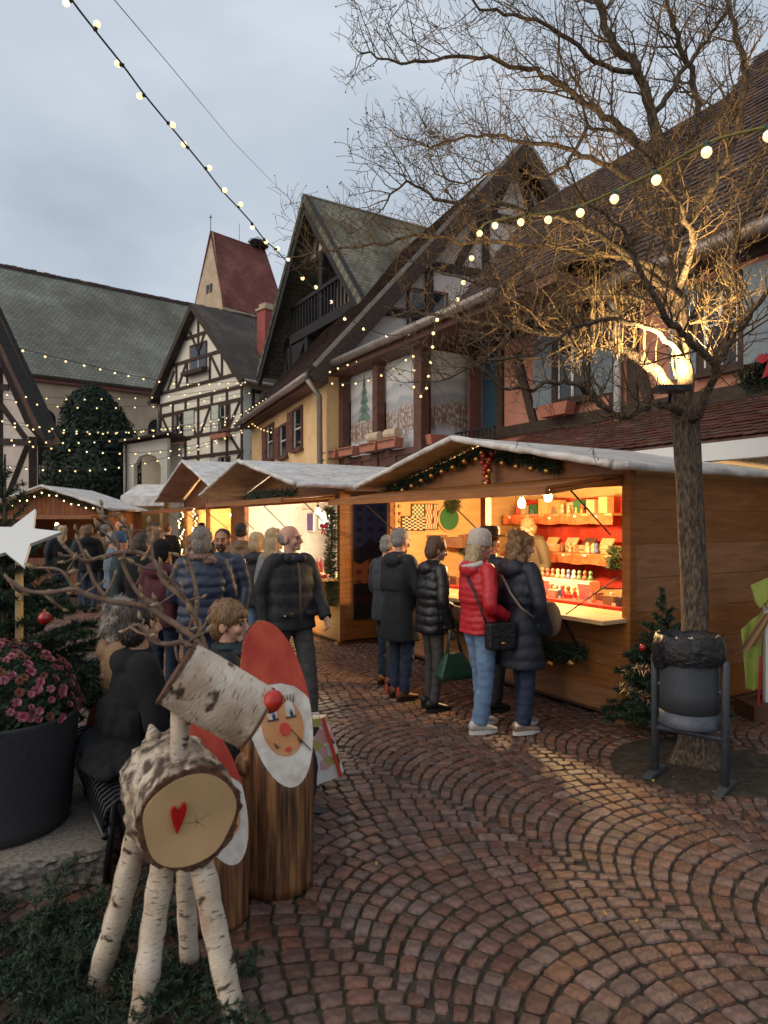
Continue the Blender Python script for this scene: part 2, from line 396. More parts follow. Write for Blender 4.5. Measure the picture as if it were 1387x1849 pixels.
# ---------------------------------------------------------------- church nave
c0 = V((-21.6, 40, 0)); cx = V((.786, .619, 0)).normalized(); cn = V((-.619, .786, 0)).normalized()
fr = Frame(c0, cx, cn)
T = thing('church_nave', 'long church nave with moss-grey tiled roof behind the dark evergreen', 'church', c0)
part_prism('wall', fr, [(-6, -.1), (22, -.1), (22, 10.5), (-6, 10.5)], 0, .6, 'plaster_church', T)
b = MB(); b.fbox(fr, -6, 22, 10.15, 10.45, -.3, -.002); b.build('cornice', 'cornice_red', T)
uvquad('roof', [fr.p(-6, 10.5, -.6), fr.p(22, 10.5, -.6), fr.p(22, 18.7, 6.3), fr.p(-6, 18.7, 6.3)], 'roof_church', T, .2)
uvquad('roof', [fr.p(22, 10.5, 13.2), fr.p(-6, 10.5, 13.2), fr.p(-6, 18.7, 6.3), fr.p(22, 18.7, 6.3)], 'roof_church', T, .2)
part_prism('end_wall', fr, [(21.4, -.1), (21.9, -.1), (21.9, 10.5), (21.4, 10.5)], .6, 12.6, 'plaster_church', T)
b = MB()
for i in range(70):
    a = -6+i*.4; b.fbox(fr, a+.02, a+.38, 18.62, 18.62+.22+rand_jit(.03), 6.12, 6.48)
tag(b.build('ridge_tiles', 'tile_dark', T), kind='stuff')
for pxl, pyt in ((80, 738), (284, 757), (-60, 735)):
    a, h = fr.hit(pxl, pyt); o = [(a-.62, h-3.4), (a+.62, h-3.4), (a+.62, h-.6)]+[(a+.62*math.cos(t), h-.6+.6*math.sin(t)) for t in [math.pi*i/10 for i in range(1, 10)]]+[(a-.62, h-.6)]
    s = [(a+(x-a)*1.25, h-1.7+(y-h+1.7)*1.1) for x, y in o]
    wo_ = part_prism('arched_window', fr, s, -.06, -.004, 'stone_tower', T); part_prism('pane', fr, o, -.08, -.062, 'glass_dark', wo_)
# ---------------------------------------------------------------- church tower
t0 = V((-13.0, 55, 0)); tb = V((-.727, .687, 0)).normalized(); tr = V((.687, .727, 0)).normalized()
fr = Frame(t0, tr, tb)          # a to the right along the long face, d to the left along the gable face
T = thing('church_tower', 'stone church tower with steep red saddle roof and stork nest', 'church tower', t0)
b = MB(); b.fbox(fr, 0, 6.6, -.1, 18.9, 0, 4.6); b.build('wall', 'stone_tower', T)
b = MB(); b.fbox(fr, -.12, 6.72, 18.9, 19.15, -.12, 4.72); b.build('cornice', 'stone_tower', T)
zb, za = 19.2, 26.1
b = MB(); b.add([fr.p(0, zb-.05, 0), fr.p(0, zb-.05, 4.6), fr.p(.45, za-.15, 2.5), fr.p(.45, za-.15, 2.1)], [(0, 1, 2, 3)]); b.build('gable_wall', 'stone_tower', T)
uvquad('roof', [fr.p(0, zb, -.12), fr.p(6.75, zb, -.12), fr.p(5.9, za, 2.3), fr.p(.3, za, 2.3)], 'roof_tower', T, .06)
uvquad('roof', [fr.p(6.75, zb, 4.72), fr.p(0, zb, 4.72), fr.p(.3, za, 2.3), fr.p(5.9, za, 2.3)], 'roof_tower', T, .06)
uvquad('roof', [fr.p(6.75, zb, -.12), fr.p(6.75, zb, 4.72), fr.p(5.9, za, 2.35), fr.p(5.9, za, 2.25)], 'roof_tower', T, .06)
for i in (0, 1): b = MB(); b.fbox(Frame(t0, tb, tr), 1.75+i*.5, 2.0+i*.5, 20.8, 21.5, .04, .2); b.build('slit_window', 'glass_dark', T)
b = MB(); b.tube([fr.p(.35, za, 2.3), fr.p(.35, za+1.3, 2.3)], .035, 6); b.box(fr.p(.35, za+1.1, 2.3), (.22, .03, .1)); b.build('weather_vane', 'metal_dark', T)
b = MB(); b.tube([fr.p(3.2, za, 2.3), fr.p(3.2, za+1.5, 2.3)], .02, 5); b.build('lightning_rod', 'metal_dark', T)
mat('twigs', (.02, .017, .015), (.05, .042, .034), scale=8, rough=1, bump=.05)
b = MB(); rr = random.Random(5)
for i in range(260):
    a = rr.uniform(0, 6.28); r_ = rr.uniform(.35, .75); z = rr.uniform(-.1, .5); c = fr.p(5.2, za+.05+z, 2.3)+V((math.cos(a)*r_, math.sin(a)*r_, 0)); dd = V((-math.sin(a)+rr.uniform(-.5, .5), math.cos(a)+rr.uniform(-.5, .5), rr.uniform(-.3, .3)))*rr.uniform(.2, .45)
    b.tube([c-dd, c+dd], .03, 3)
b.ell(fr.p(5.2, za+.15, 2.3), (.62, .62, .28)); b.build('stork_nest', 'twigs', T)
# ---------------------------------------------------------------- white half-timbered house
h0 = V((-6.17, 30, 0)); hb = V((-.727, .687, 0)).normalized(); hr = V((.687, .727, 0)).normalized()
fr = Frame(h0, hb, hr); HW = 7.3; HE, HA = 8.3, 12.0; mid = HW/2
T = thing('half_timbered_house', 'white half-timbered gable house with red chimney below the church tower', 'house', h0)
part_prism('gable_wall', fr, [(0, -.1), (HW, -.1), (HW, HE), (mid, HA), (0, HE)], 0, .3, 'plaster_white', T)
frs = Frame(h0, hr, hb)
part_prism('side_wall', frs, [(.3, -.1), (9, -.1), (9, HE), (.3, HE)], 0, .3, 'plaster_white', T)
part_prism('side_wall', frs, [(.3, -.1), (9, -.1), (9, HE), (.3, HE)], HW-.3, HW, 'plaster_white', T)
sl = (HA-HE)/mid
for s in (0, 1):
    e0 = -.45 if s == 0 else HW+.45; ez = HE-.45*sl
    uvquad('roof', [fr.p(e0, ez+.12, -.4), fr.p(e0, ez+.12, 9), fr.p(mid, HA+.14, 9), fr.p(mid, HA+.14, -.4)], 'roof_house', T, .14)
    b = MB(); b.beam(fr.p(e0, ez-.02, -.42), fr.p(mid, HA-.02, -.42), .26, .05, fr.n); b.build('bargeboard', 'timber_dark', T)
gutter('gutter', [fr.p(-.5, HE-.42, -.3), fr.p(-.5, HE-.42, 9)], .09, T)
gutter('downpipe', [fr.p(-.45, HE-.5, 1.), fr.p(-.12, HE-.9, .8), fr.p(-.12, 0, .8)], .06, T)
gutter('downpipe', [fr.p(HW+.2, HE-.4, -.1), fr.p(HW+.05, HE-.9, -.1), fr.p(HW+.05, 0, -.1)], .06, T)
tw = .15
for h in (2.9, 3.3, 4.9, 5.9, 7.2, 7.75): timber(fr, (0, h), (HW, h), tw, 'timber_dark', T)
xs = [.1, 1.25, 2.5, 3.65, 4.8, 6.0, HW-.1]
for x in xs: timber(fr, (x, 2.9), (x, 7.8), tw*.9, 'timber_dark', T, d=-.027)
for (p, q) in (((1.3, 3.3), (2.4, 4.9)), ((6.0, 3.3), (4.9, 4.9)), ((3.7, 3.3), (4.7, 4.9)), ((1.3, 5.9), (2.3, 7.2)), ((6.1, 5.9), (5.1, 7.2)), ((2.6, 7.2), (3.5, 5.9)), ((4.7, 7.2), (3.8, 5.9)), ((.2, 4.9), (1.2, 3.3)), ((.2, 7.2), (1.2, 5.9)), ((7.1, 7.2), (6.1, 5.9)), ((7.1, 4.9), (6.1, 3.3)), ((.3, 4.95), (1.2, 5.85)), ((6.9, 4.95), (6.1, 5.85))): timber(fr, p, q, tw*.8, 'timber_dark', T, d=-.024)
for h in (8.35, 9.6, 10.7):
    k = (HA-h)/sl-.1; timber(fr, (mid-k, h), (mid+k, h), tw, 'timber_dark', T)
for x in (-2.0, -1.0, 1.0, 2.0): timber(fr, (mid+x, 8.35), (mid+x, min(9.6, HA-abs(x)*sl-.2)), tw*.8, 'timber_dark', T, d=-.027)
timber(fr, (mid, 9.6), (mid, 11.8), tw*.8, 'timber_dark', T, d=-.027)
for sx in (-1, 1):
    timber(fr, (mid+sx*.1, 10.0), (mid+sx*.75, 11.0), tw*.8, 'timber_dark', T, d=-.024); timber(fr, (mid+sx*1.1, 9.5), (mid+sx*1.9, 8.4), tw*.8, 'timber_dark', T, d=-.024)
    timber(fr, (mid+sx*2.2, 9.3), (mid+sx*2.9, 8.4), tw*.8, 'timber_dark', T, d=-.024)
window(fr, mid-.75, mid+.75, 9.05, 10.3, T, 'timber_dark', n=2); 
b = MB(); b.fbox(fr, mid-.95, mid+.95, 8.8, 8.98, -.42, -.12); b.build('window_box', 'timber_dark', T)
for a in (1.0, 4.95): 
    window(fr, a, a+.85, 5.95, 7.15, T, 'timber_brown', n=2)
    b = MB(); b.fbox(fr, a-.2, a+1.05, 5.55, 5.75, -.4, -.12); b.build('window_box', 'terracotta', T)
shutter(fr, 4.0, 4.9, 5.95, 7.15, 'shutter_pale', T); shutter(fr, 1.9, 2.45, 5.95, 7.15, 'shutter_pale', T)
for a in (1.0, 4.95): window(fr, a, a+.85, 3.35, 4.75, T, 'timber_brown', n=2)
shutter(fr, 1.9, 2.5, 3.35, 4.75, 'shutter_pale', T); shutter(fr, 4.0, 4.9, 3.35, 4.75, 'shutter_pale', T)
frs2 = Frame(h0, hr, -hb); frs2.n = hb
for h in (2.9, 4.9, 5.9, 7.6): timber(frs2, (.4, h), (8, h), tw, 'timber_dark', T)
for x in (.5, 1.6, 2.8, 4.0): timber(frs2, (x, 2.9), (x, 7.7), tw*.9, 'timber_dark', T, d=-.027)
b = MB(); q = fr.p(1.15, 10.3, 2.1); b.box(q, (.62, .62, 2.9), (hb, hr, ZZ)); ch = b.build('chimney', 'cornice_red', T)
b = MB(); b.box(q+ZZ*1.5, (.74, .74, .1), (hb, hr, ZZ)); b.box(q+ZZ*1.66, (.5, .5, .22), (hb, hr, ZZ)); b.build('chimney_cap', 'stone_tower', ch)
mat('chimney_red', (.30, .06, .05), (.36, .085, .07), scale=3); ch.data.materials[0] = MAT['chimney_red']
# ---------------------------------------------------------------- small white house with loggia
d0 = at(302, 940, 28.2); d0.z = 0; dx = V((-1, .12, 0)).normalized(); dn = V((.12, 1, 0)).normalized(); fr = Frame(d0, dx, dn)
T = thing('loggia_house', 'small white house with arched open loggia and red sill', 'house', d0)
for pts in ([(0, 0), (1.75, 0), (1.75, 2.1), (0, 2.1)], [(0, 2.1), (.28, 2.1), (.28, 4.1), (0, 4.1)], [(1.45, 2.1), (1.75, 2.1), (1.75, 4.1), (1.45, 4.1)], [(0, 4.1), (.28, 4.1), (.5, 4.5), (.86, 4.6), (1.2, 4.5), (1.45, 4.1), (1.75, 4.1), (1.75, 5.0), (0, 5.25)]):
    part_prism('wall', fr, pts, 0, .3, 'plaster_white', T)
part_prism('loggia_back', fr, [(0, 0), (1.75, 0), (1.75, 5.0), (0, 5.2)], 1.3, 1.5, 'plaster_cream', T)
part_prism('roof', fr, [(-.2, 5.4), (1.95, 5.05), (1.95, 5.15), (-.2, 5.5)], -.35, 2, 'tile_dark', T)
b = MB(); b.fbox(fr, .05, 1.7, 2.1, 2.45, -.12, -.003); b.build('sill', 'cornice_red', T)
gutter('downpipe', [fr.p(1.8, 5, -.08), fr.p(1.8, 0, -.08)], .06, T)
# ---------------------------------------------------------------- brown half-timbered house at the left
e0 = V((-10.15, 20, 0)); fr = Frame(e0, V((-1, 0, 0)), V((-.6, .8, 0)))
T = thing('timber_house', 'pinkish half-timbered house with steep dark eave beside the evergreen', 'house', e0)
part_prism('gable_wall', fr, [(0, -.1), (6, -.1), (6, 12), (2.9, 10.5), (.35, 4.6), (0, 4.2)], 0, .3, 'plaster_pinkwhite', T)
part_prism('side_wall', Frame(e0, V((-.6, .8, 0)), V((-1, 0, 0))), [(.3, -.1), (8, -.1), (8, 4.2), (.3, 4.2)], 0, .3, 'plaster_pinkwhite', T)
part_prism('roof', fr, [(-.55, 4.0), (-.35, 3.95), (.05, 4.45), (2.9, 10.8), (6, 12.4), (6, 12.8), (2.8, 11.2), (-.15, 4.65)], -.7, 3, 'tile_dark', T)
b = MB(); b.beam(fr.p(-.3, 4.15, -.72), fr.p(2.85, 10.9, -.72), .42, .05, fr.n); b.build('bargeboard', 'timber_black', T)
for p, q, w in (((.12, 0), (.12, 4.25), .26), ((1.1, 1.9), (1.1, 6.3), .16), ((0, 2.1), (6, 2.1), .18), ((0, 4.1), (6, 4.1), .18), ((1.6, 5.9), (.35, 4.2), .15), ((.3, 4.0), (1.0, 2.2), .15), ((0, 5.7), (6, 5.7), .18), ((.95, 0), (.95, 2.0), .16), ((2.0, 0), (2.0, 8), .16), ((1.9, 4.0), (1.2, 2.2), .15)):
    if p == (0, 5.7): p = (.85, 5.7)
    timber(fr, p, q, w, 'timber_dark', T, d=-.03+rand_jit(.006))
window(fr, 1.25, 1.9, 2.5, 3.7, T, 'timber_brown')
# ---------------------------------------------------------------- black timber house with balconies
k0 = V((-2.2, 24, 0)); fr = Frame(k0, U, W)          # a=0 below the apex
T = thing('black_balcony_house', 'tall black timber gable house with open balconies and mossy roof', 'house', k0)
KA, KS = 13.1, 1.17
part_prism('gable_wall', fr, [(4.1, 0), (-4.1, 0), (-4.1, KA-4.1*KS), (0, KA), (4.1, KA-4.1*KS)], 1.5, 1.8, 'plaster_cream', T)
part_prism('top_gable', fr, [(1.5, KA-1.5*KS), (-1.5, KA-1.5*KS), (0, KA)], .1, .3, 'plaster_pinkwhite', T)
part_prism('timber_front', fr, [(4.1, 0), (-4.1, 0), (-4.1, 5.2), (4.1, 5.2)], .1, .3, 'timber_black', T)
for s in (-1, 1):
    uvquad('roof', [fr.p(s*4.6, KA-4.6*KS, -.7), fr.p(s*4.6, KA-4.6*KS, 11), fr.p(0, KA+.05, 11), fr.p(0, KA+.05, -.7)], 'roof_moss', T, .2)
    b = MB(); b.beam(fr.p(s*4.6, KA-4.6*KS-.28, -.6), fr.p(0, KA-.28, -.6), .5, .12, fr.n); b.build('bargeboard', 'timber_black', T)
    b = MB(); b.beam(fr.p(s*3.4, 5.0, .2), fr.p(s*3.4, KA-3.4*KS-.1, .2), .3, .3, fr.n); b.build('post', 'timber_black', T)
for hh, hw, nn in ((5.2, 4.0, 30), (8.9, 2.6, 20)):
    b = MB(); b.fbox(fr, -hw, hw, hh-.35, hh, -.1, 1.5); b.build('balcony_floor', 'timber_black', T)
    lim = lambda a, h: abs(a) < (KA-h)/KS-.1
    b = MB(); w_ = min(hw, (KA-hh-1.)/KS-.05); b.fbox(fr, -w_, w_, hh+.95, hh+1.08, -.12, .02); b.build('handrail', 'timber_black', T)
    for i in range(nn):
        a = -w_+2*w_*(i+.5)/nn; b = MB(); b.fbox(fr, a-.035, a+.035, hh, hh+.95, -.08, -.02); b.build('baluster', 'timber_black', T)
for a, h_, h2 in ((1.2, 5.2, 8.6), (-1.4, 5.2, 8.6), (2.6, 5.2, 8.6), (.0, 8.9, 11.3)):
    b = MB(); b.fbox(fr, a-.13, a+.13, h_, h2, -.05, .2); b.build('post', 'timber_black', T)
for a in (2.0, .6, -.6, -2.4): timber(fr, (a, 5.2), (a, 9), .2, 'timber_dark', T, d=1.47)
b = MB()          # curved brace boards under the upper balcony
for s in (-1, 1):
    pts = [(s*(2.7-1.4*math.sin(t)), 8.5-1.6*(1-math.sin(t))*1.0) for t in [math.pi/2*i/8 for i in range(9)]]
    b = MB(); b.prism([fr.p(a, h, -.05) for a, h in pts+[(s*3.0, 8.5)]], fr.n*.14); b.build('curved_brace', 'timber_black', T, fix=True)
for i in (-1, 0, 1): timber(fr, (i*.55, KA-1.5*KS), (i*.2, KA-.5), .12, 'timber_dark', T, d=.08)
b = MB(); p = fr.p(.4, KA, -.2)
b.tube([p-ZZ*.5, p+ZZ*.3], .018, 5); b.tube([p+V((-1.0, 0, -.1)), p+V((.1, 0, .15))], .011, 4)
for i in range(4): q = p+V((-.9+i*.27, 0, -.08+i*.06)); b.tube([q-ZZ*.14, q+ZZ*.14], .008, 4)
b.build('aerial', 'metal_dark', T)
# ---------------------------------------------------------------- yellow wing with the big gable roof
y0 = V((-1.3, 15.6, 0)); yw = V((-.389, .921, 0)).normalized(); yg = V((.921, .389, 0)).normalized()
fy = Frame(y0, yw, yg)           # a along the yellow wall (away), d to the right
fg = Frame(y0, yg, yw)           # a along the gable front (to the right), d behind
T = thing('gable_house', 'big steep-roofed house with yellow wing and painted winter banners on its balcony', 'house', y0)
part_prism('yellow_wall', fy, [(0, -.1), (8.2, -.1), (8.2, 5.3), (0, 5.3)], 0, .3, 'plaster_yellow', T)
GA, GZ, GE = 5.07, 11.3, 5.35
gs = (GZ-GE)/GA
part_prism('gable_wall', fg, [(.2, 4.6), (8.5, 4.6), (8.5, GZ-(8.5-GA)*gs-.35), (GA, GZ-.3), (.2, GE+.1)], 0.02, .3, 'plaster_pinkwhite', T)
fl = fg.p
uvq = uvquad('roof_board', [fl(-.45, GE-.25, -.45), fl(-.45, GE-.25, 8.3), fl(GA, GZ, 8.3), fl(GA, GZ, -.45)], 'tile_dark', T, .1)
uvquad('roof_board', [fl(9, GZ-(9-GA)*gs, 8.3), fl(9, GZ-(9-GA)*gs, -.45), fl(GA, GZ, -.45), fl(GA, GZ, 8.3)], 'tile_dark', T, .1)
up = (fl(GA, GZ, 0)-fl(-.45, GE-.25, 0)); ln = up.length; up.normalize()
tile_roof(T, fl(-.45, GE-.25, -.45), yw, up, 8.7, ln, .19, .17, 'tile_dark', near=lambda p: p.y)
# verge: pale flashing strip, dark boards below it
for off, w_, tk, m_ in ((-.50, .12, .05, 'metal_gutter'), (-.52, .34, .04, 'timber_dark')):
    dz = .06 if m_ == 'metal_gutter' else -.24
    b = MB(); b.beam(fl(-.45, GE-.25+dz, off), fl(GA, GZ+dz, off), w_, tk, fg.n); b.build('verge_board', m_, T)
    b = MB(); b.beam(fl(GA, GZ+dz, off), fl(8.5, GZ-(8.5-GA)*gs+dz, off), w_, tk, fg.n); b.build('verge_board', m_, T)
tg = .2
for p, q in (((2.4, 8.0), (8, 8.0)), ((3.7, 9.5), (6.6, 9.5)), ((1.4, 6.75), (8.2, 6.75)), ((2.6, 5), (2.6, 8)), ((4.2, 5), (4.2, 9.5)), ((5.6, 6.8), (5.6, 9.6)), ((3.4, 8.1), (4.1, 9.4)), ((6.8, 8.1), (5.8, 9.4)), ((4.4, 9.6), (4.9, 10.7)), ((5.7, 9.6), (5.2, 10.7)), ((6.6, 5.5), (6.6, 8))):
    timber(fg, p, q, tg, 'timber_dark', T, d=-.02+rand_jit(.008))
a, h = fg.hit(772, 580); window(fg, a-.55, a+.55, h-.5, h+.75, T, 'timber_brown', n=2)
# eave of the yellow wing
gutter('gutter', [fy.p(-.1, GE-.32, -.52), fy.p(8.3, GE-.32, -.52)], .085, T)
b = MB(); b.fbox(fy, -.1, 8.2, GE-.45, GE-.30, -.40, 0); b.build('eave_board', 'timber_brown', T)
for px, y_t, y_b in ((540, 735, 812), (514, 765, 826), (490, 765, 830)):
    a, ht = fy.hit(px, y_t); _, hb_ = fy.hit(px, y_b)
    window(fy, a-.4, a+.4, hb_, ht, T, 'timber_brown', n=1); shutter(fy, a+.42, a+.98, hb_+.03, ht-.03, 'shutter_brown', T)
gutter('downpipe', [fy.p(-.1, GE-.4, -.5), fy.p(-.05, GE-.75, -.2), fy.p(-.05, 0, -.16)], .065, T)
# ---- balcony with painted winter banners, front runs along U
fb = Frame(SA+W*2.49, U, W)
aL, _ = fb.hit(594, 800); aR, _ = fb.hit(757, 775); BF, BT = 3.25, 5.15
b = MB(); b.fbox(fb, aR, aL, BF-.36, BF-.18, 0, 1.27); b.build('balcony_floor', 'timber_brown', T)
b = MB(); b.fbox(fb, aR-.06, aL+.06, BT-.05, BT+.17, -.04, .16); b.build('head_beam', 'timber_brown', T)
b = MB(); b.fbox(fb, aR-.06, aR+.1, BT-.05, BT+.17, .16, 1.6); b.build('head_beam', 'timber_brown', T)
b = MB(); b.fbox(fb, aR-.04, aL+.04, BF-.18, BF-.06, -.03, .13); b.build('rail', 'timber_brown', T)
cols = [aR, fb.hit(680, 740)[0], fb.hit(618, 740)[0], aL]
for i, a in enumerate(cols):
    w_ = .13 if i == 0 else .1
    b = MB(); b.fbox(fb, a-w_, a+w_, .1 if i == 0 else BF-1.1, BT-.05, -.045, .14); b.build('post', 'timber_brown', T)
for d_ in (1.22,): b = MB(); b.fbox(fb, aR-.12, aR+.12, .1, BT, d_, d_+.2); b.build('post', 'timber_dark', T)
b = MB(); b.fbox(fb, aR, aL, BF-1.2, BF-1.05, -.04, .14); b.build('rail', 'timber_brown', T)
nb = 5
for i in range(nb):          # crossed braces under the balcony rail
    x0 = aR+.15+(aL-aR-.3)*i/nb; x1 = aR+.15+(aL-aR-.3)*(i+1)/nb
    for a0_, a1_, dd in ((x0+.12, x1-.12, .03), (x1-.12, x0+.12, .075)):
        b = MB(); b.beam(fb.p(a0_, BF-1.05, dd), fb.p(a1_, BF-.2, dd), .1, .04, W); b.build('brace', 'timber_wood' if False else 'timber_brown', T)
    b = MB(); b.fbox(fb, x0-.06, x0+.06, BF-1.05, BF-.18, -.03, .1); b.build('stud', 'timber_brown', T)
part_prism('wall', fb, [(aR-.1, 0), (aL, 0), (aL, BF-.4), (aR-.1, BF-.4)], .2, .3, 'timber_black', T)
def banner_mat():
    m = mat('winter_banner', (.7, .7, .7), rough=.6); t = m.node_tree; N = t.nodes.new; Lk = t.links.new; bs = t.nodes['Principled BSDF']
    tc = N('ShaderNodeTexCoord'); sp = N('ShaderNodeSeparateXYZ'); Lk(tc.outputs['UV'], sp.inputs[0])
    nz = N('ShaderNodeTexNoise'); nz.inputs['Scale'].default_value = 1.6; nz.inputs['Detail'].default_value = 5; Lk(tc.outputs['UV'], nz.inputs['Vector'])
    ad = N('ShaderNodeMath'); ad.operation = 'MULTIPLY_ADD'; ad.inputs[1].default_value = .32; Lk(nz.outputs['Fac'], ad.inputs[0]); Lk(sp.outputs['Y'], ad.inputs[2])
    rp = N('ShaderNodeValToRGB'); Lk(ad.outputs[0], rp.inputs[0]); cr = rp.color_ramp; cr.elements[0].position = .30; cr.elements[0].color = (.70, .72, .76, 1); cr.elements[1].position = 1.0; cr.elements[1].color = (.72, .71, .68, 1)
    for p, c in ((.36, (.55, .58, .62)), (.60, (.50, .50, .50)), (.70, (.33, .36, .40)), (.76, (.55, .54, .53)), (.86, (.40, .43, .46)), (.92, (.70, .68, .66))): e = cr.elements.new(p); e.color = (*c, 1)
    mp = N('ShaderNodeMapping'); mp.inputs['Scale'].default_value = (16, 2.6, 1); Lk(tc.outputs['UV'], mp.inputs[0])
    n2 = N('ShaderNodeTexNoise'); n2.inputs['Scale'].default_value = 1; n2.inputs['Detail'].default_value = 3; Lk(mp.outputs[0], n2.inputs['Vector'])
    n3 = N('ShaderNodeTexNoise'); n3.inputs['Scale'].default_value = 22; n3.inputs['Detail'].default_value = 3; Lk(tc.outputs['UV'], n3.inputs['Vector'])
    # bare vines: band between two wavy edges
    b1 = N('ShaderNodeMapRange'); b1.inputs['From Min'].default_value = .30; b1.inputs['From Max'].default_value = .40; Lk(ad.outputs[0], b1.inputs[0])
    b2 = N('ShaderNodeMapRange'); b2.inputs['From Min'].default_value = .68; b2.inputs['From Max'].default_value = .58; Lk(ad.outputs[0], b2.inputs[0])
    mu = N('ShaderNodeMath'); mu.operation = 'MULTIPLY'; Lk(b1.outputs[0], mu.inputs[0]); Lk(b2.outputs[0], mu.inputs[1])
    st = N('ShaderNodeMapRange'); st.inputs['From Min'].default_value = .50; st.inputs['From Max'].default_value = .56; Lk(n2.outputs['Fac'], st.inputs[0])
    s3 = N('ShaderNodeMapRange'); s3.inputs['From Min'].default_value = .46; s3.inputs['From Max'].default_value = .52; Lk(n3.outputs['Fac'], s3.inputs[0])
    mxx = N('ShaderNodeMath'); mxx.operation = 'MAXIMUM'; Lk(st.outputs[0], mxx.inputs[0]); Lk(s3.outputs[0], mxx.inputs[1])
    m2 = N('ShaderNodeMath'); m2.operation = 'MULTIPLY'; Lk(mu.outputs[0], m2.inputs[0]); Lk(mxx.outputs[0], m2.inputs[1])
    cc = N('ShaderNodeMix'); cc.data_type = 'RGBA'; Lk(n3.outputs['Fac'], cc.inputs['Factor']); cc.inputs['A'].default_value = (.09, .055, .045, 1); cc.inputs['B'].default_value = (.42, .24, .15, 1)
    mx = N('ShaderNodeMix'); mx.data_type = 'RGBA'; Lk(m2.outputs[0], mx.inputs['Factor']); Lk(rp.outputs[0], mx.inputs['A']); Lk(cc.outputs['Result'], mx.inputs['B'])
    Lk(mx.outputs['Result'], bs.inputs['Base Color'])
banner_mat()
def banner(p0, p1, z0, z1, u0):
    w_ = (p1-p0).length; n_ = ZZ.cross(p1-p0).normalized()*.01; vs = [p0+ZZ*z0, p1+ZZ*z0, p1+ZZ*z1, p0+ZZ*z1]; vs += [v-n_ for v in vs]
    me = bpy.data.meshes.new('banner'); off = org(T); me.from_pydata([tuple(v-off) for v in vs], [], [(0, 1, 2, 3), (7, 6, 5, 4), (0, 4, 5, 1), (1, 5, 6, 2), (2, 6, 7, 3), (3, 7, 4, 0)])
    uv = me.uv_layers.new(); q = [(0, 0), (w_, 0), (w_, 1), (0, 1)]
    for lp in me.loops: x, y = q[lp.vertex_index % 4]; uv.data[lp.index].uv = (x+u0, y)
    return link('banner', me, 'winter_banner', T)
banner(fb.p(cols[1]-.11, 0, .18), fb.p(aR+.14, 0, .18), BF-.08, BT-.08, .3)
bb = banner(fb.p(cols[2]-.11, 0, .18), fb.p(cols[1]+.11, 0, .18), BF-.08, BT-.08, 4.2)
banner(fb.p(aR+.05, 0, .3), fb.p(aR+.05, 0, 1.2), BF-.05, BT-.08, 7.7)
mat('fir_paint', (.08, .15, .12), (.18, .26, .22), scale=20, rough=.7)
b = MB(); am = (cols[2]+cols[1])/2+.05
for i in range(5):
    z = BF+.75+i*.19; w_ = .30-.055*i; b.prism([fb.p(am-w_, z, .168), fb.p(am+w_, z, .168), fb.p(am, z+.3, .168)], W*.004)
b.build('painted_fir', 'fir_paint', bb)
b = MB(); b.fbox(fb, aL-.5, aL-.25, BF-.2, BT-.1, .05, .1); b.build('shutter', 'shutter_brown', T)
# terracotta window boxes on iron brackets
def planter_box(a, w_, dpt=None):
    b = MB(); fA = fb
    p = [(-.5, .0), (.5, .0), (.55, .19), (-.55, .19)]
    b.prism([fb.p(a+x*w_, BF-.05+z, -.27) for x, z in p], W*.2); o = b.build('window_box', 'terracotta', T, fix=True)
    b = MB(); b.tube([fb.p(a-w_*.5, BF-.06, -.29), fb.p(a+w_*.5, BF-.06, -.29)], .012, 5); b.tube([fb.p(a-w_*.5, BF+.1, -.3), fb.p(a+w_*.5, BF+.1, -.3)], .01, 5); b.tube([fb.p(a, BF-.06, -.29), fb.p(a, BF-.09, -.02)], .012, 5); b.build('bracket', 'metal_dark', o)
for px in (612, 643, 683, 718): planter_box(fb.hit(px, 790)[0], .62)
f2 = Frame(fb.p(aR, 0, 0), -W, U); 
for d_ in (.35, .95):
    b = MB(); b.prism([fb.p(aR-.1, BF-.05, d_-.27), fb.p(aR-.1, BF-.05, d_+.27), fb.p(aR-.1, BF+.14, d_+.3), fb.p(aR-.1, BF+.14, d_-.3)], -U*.2); b.build('window_box', 'terracotta', T, fix=True)
mat('log_pale', (.48, .36, .24), (.58, .46, .33), scale=6)
for px in (690, 722):
    a = fb.hit(px, 770)[0]; b = MB(); b.tube([fb.p(a-.22, BF+.24, -.17), fb.p(a+.22, BF+.25, -.17)], .1, 12); b.build('log', 'log_pale', T, smooth=False)
# pent roof above the balcony with its gutter
b = MB(); E0, E1 = fb.p(aL+.25, 5.32, -.35), fb.p(3.1, 5.32, -.35); q0, q1 = fb.p(aL+.1, 5.75, .6), fb.p(3.1, 6.4, 1.9)
uvquad('pent_roof', [E1, E0, q0, q1], 'tile_dark', T, .08)
gutter('gutter', [fb.p(aL+.3, 5.27, -.42), fb.p(4.2, 5.27, -.42)], .085, T)
b = MB(); b.fbox(fb, 3.0, aL+.1, 5.08, 5.22, -.32, 0.3); b.build('eave_board', 'timber_brown', T)
gutter('downpipe', [fb.p(aL+.12, 5.2, -.42), fb.p(aL+.1, 4.9, -.12), fb.p(aL+.1, 0, -.1)], .06, T)
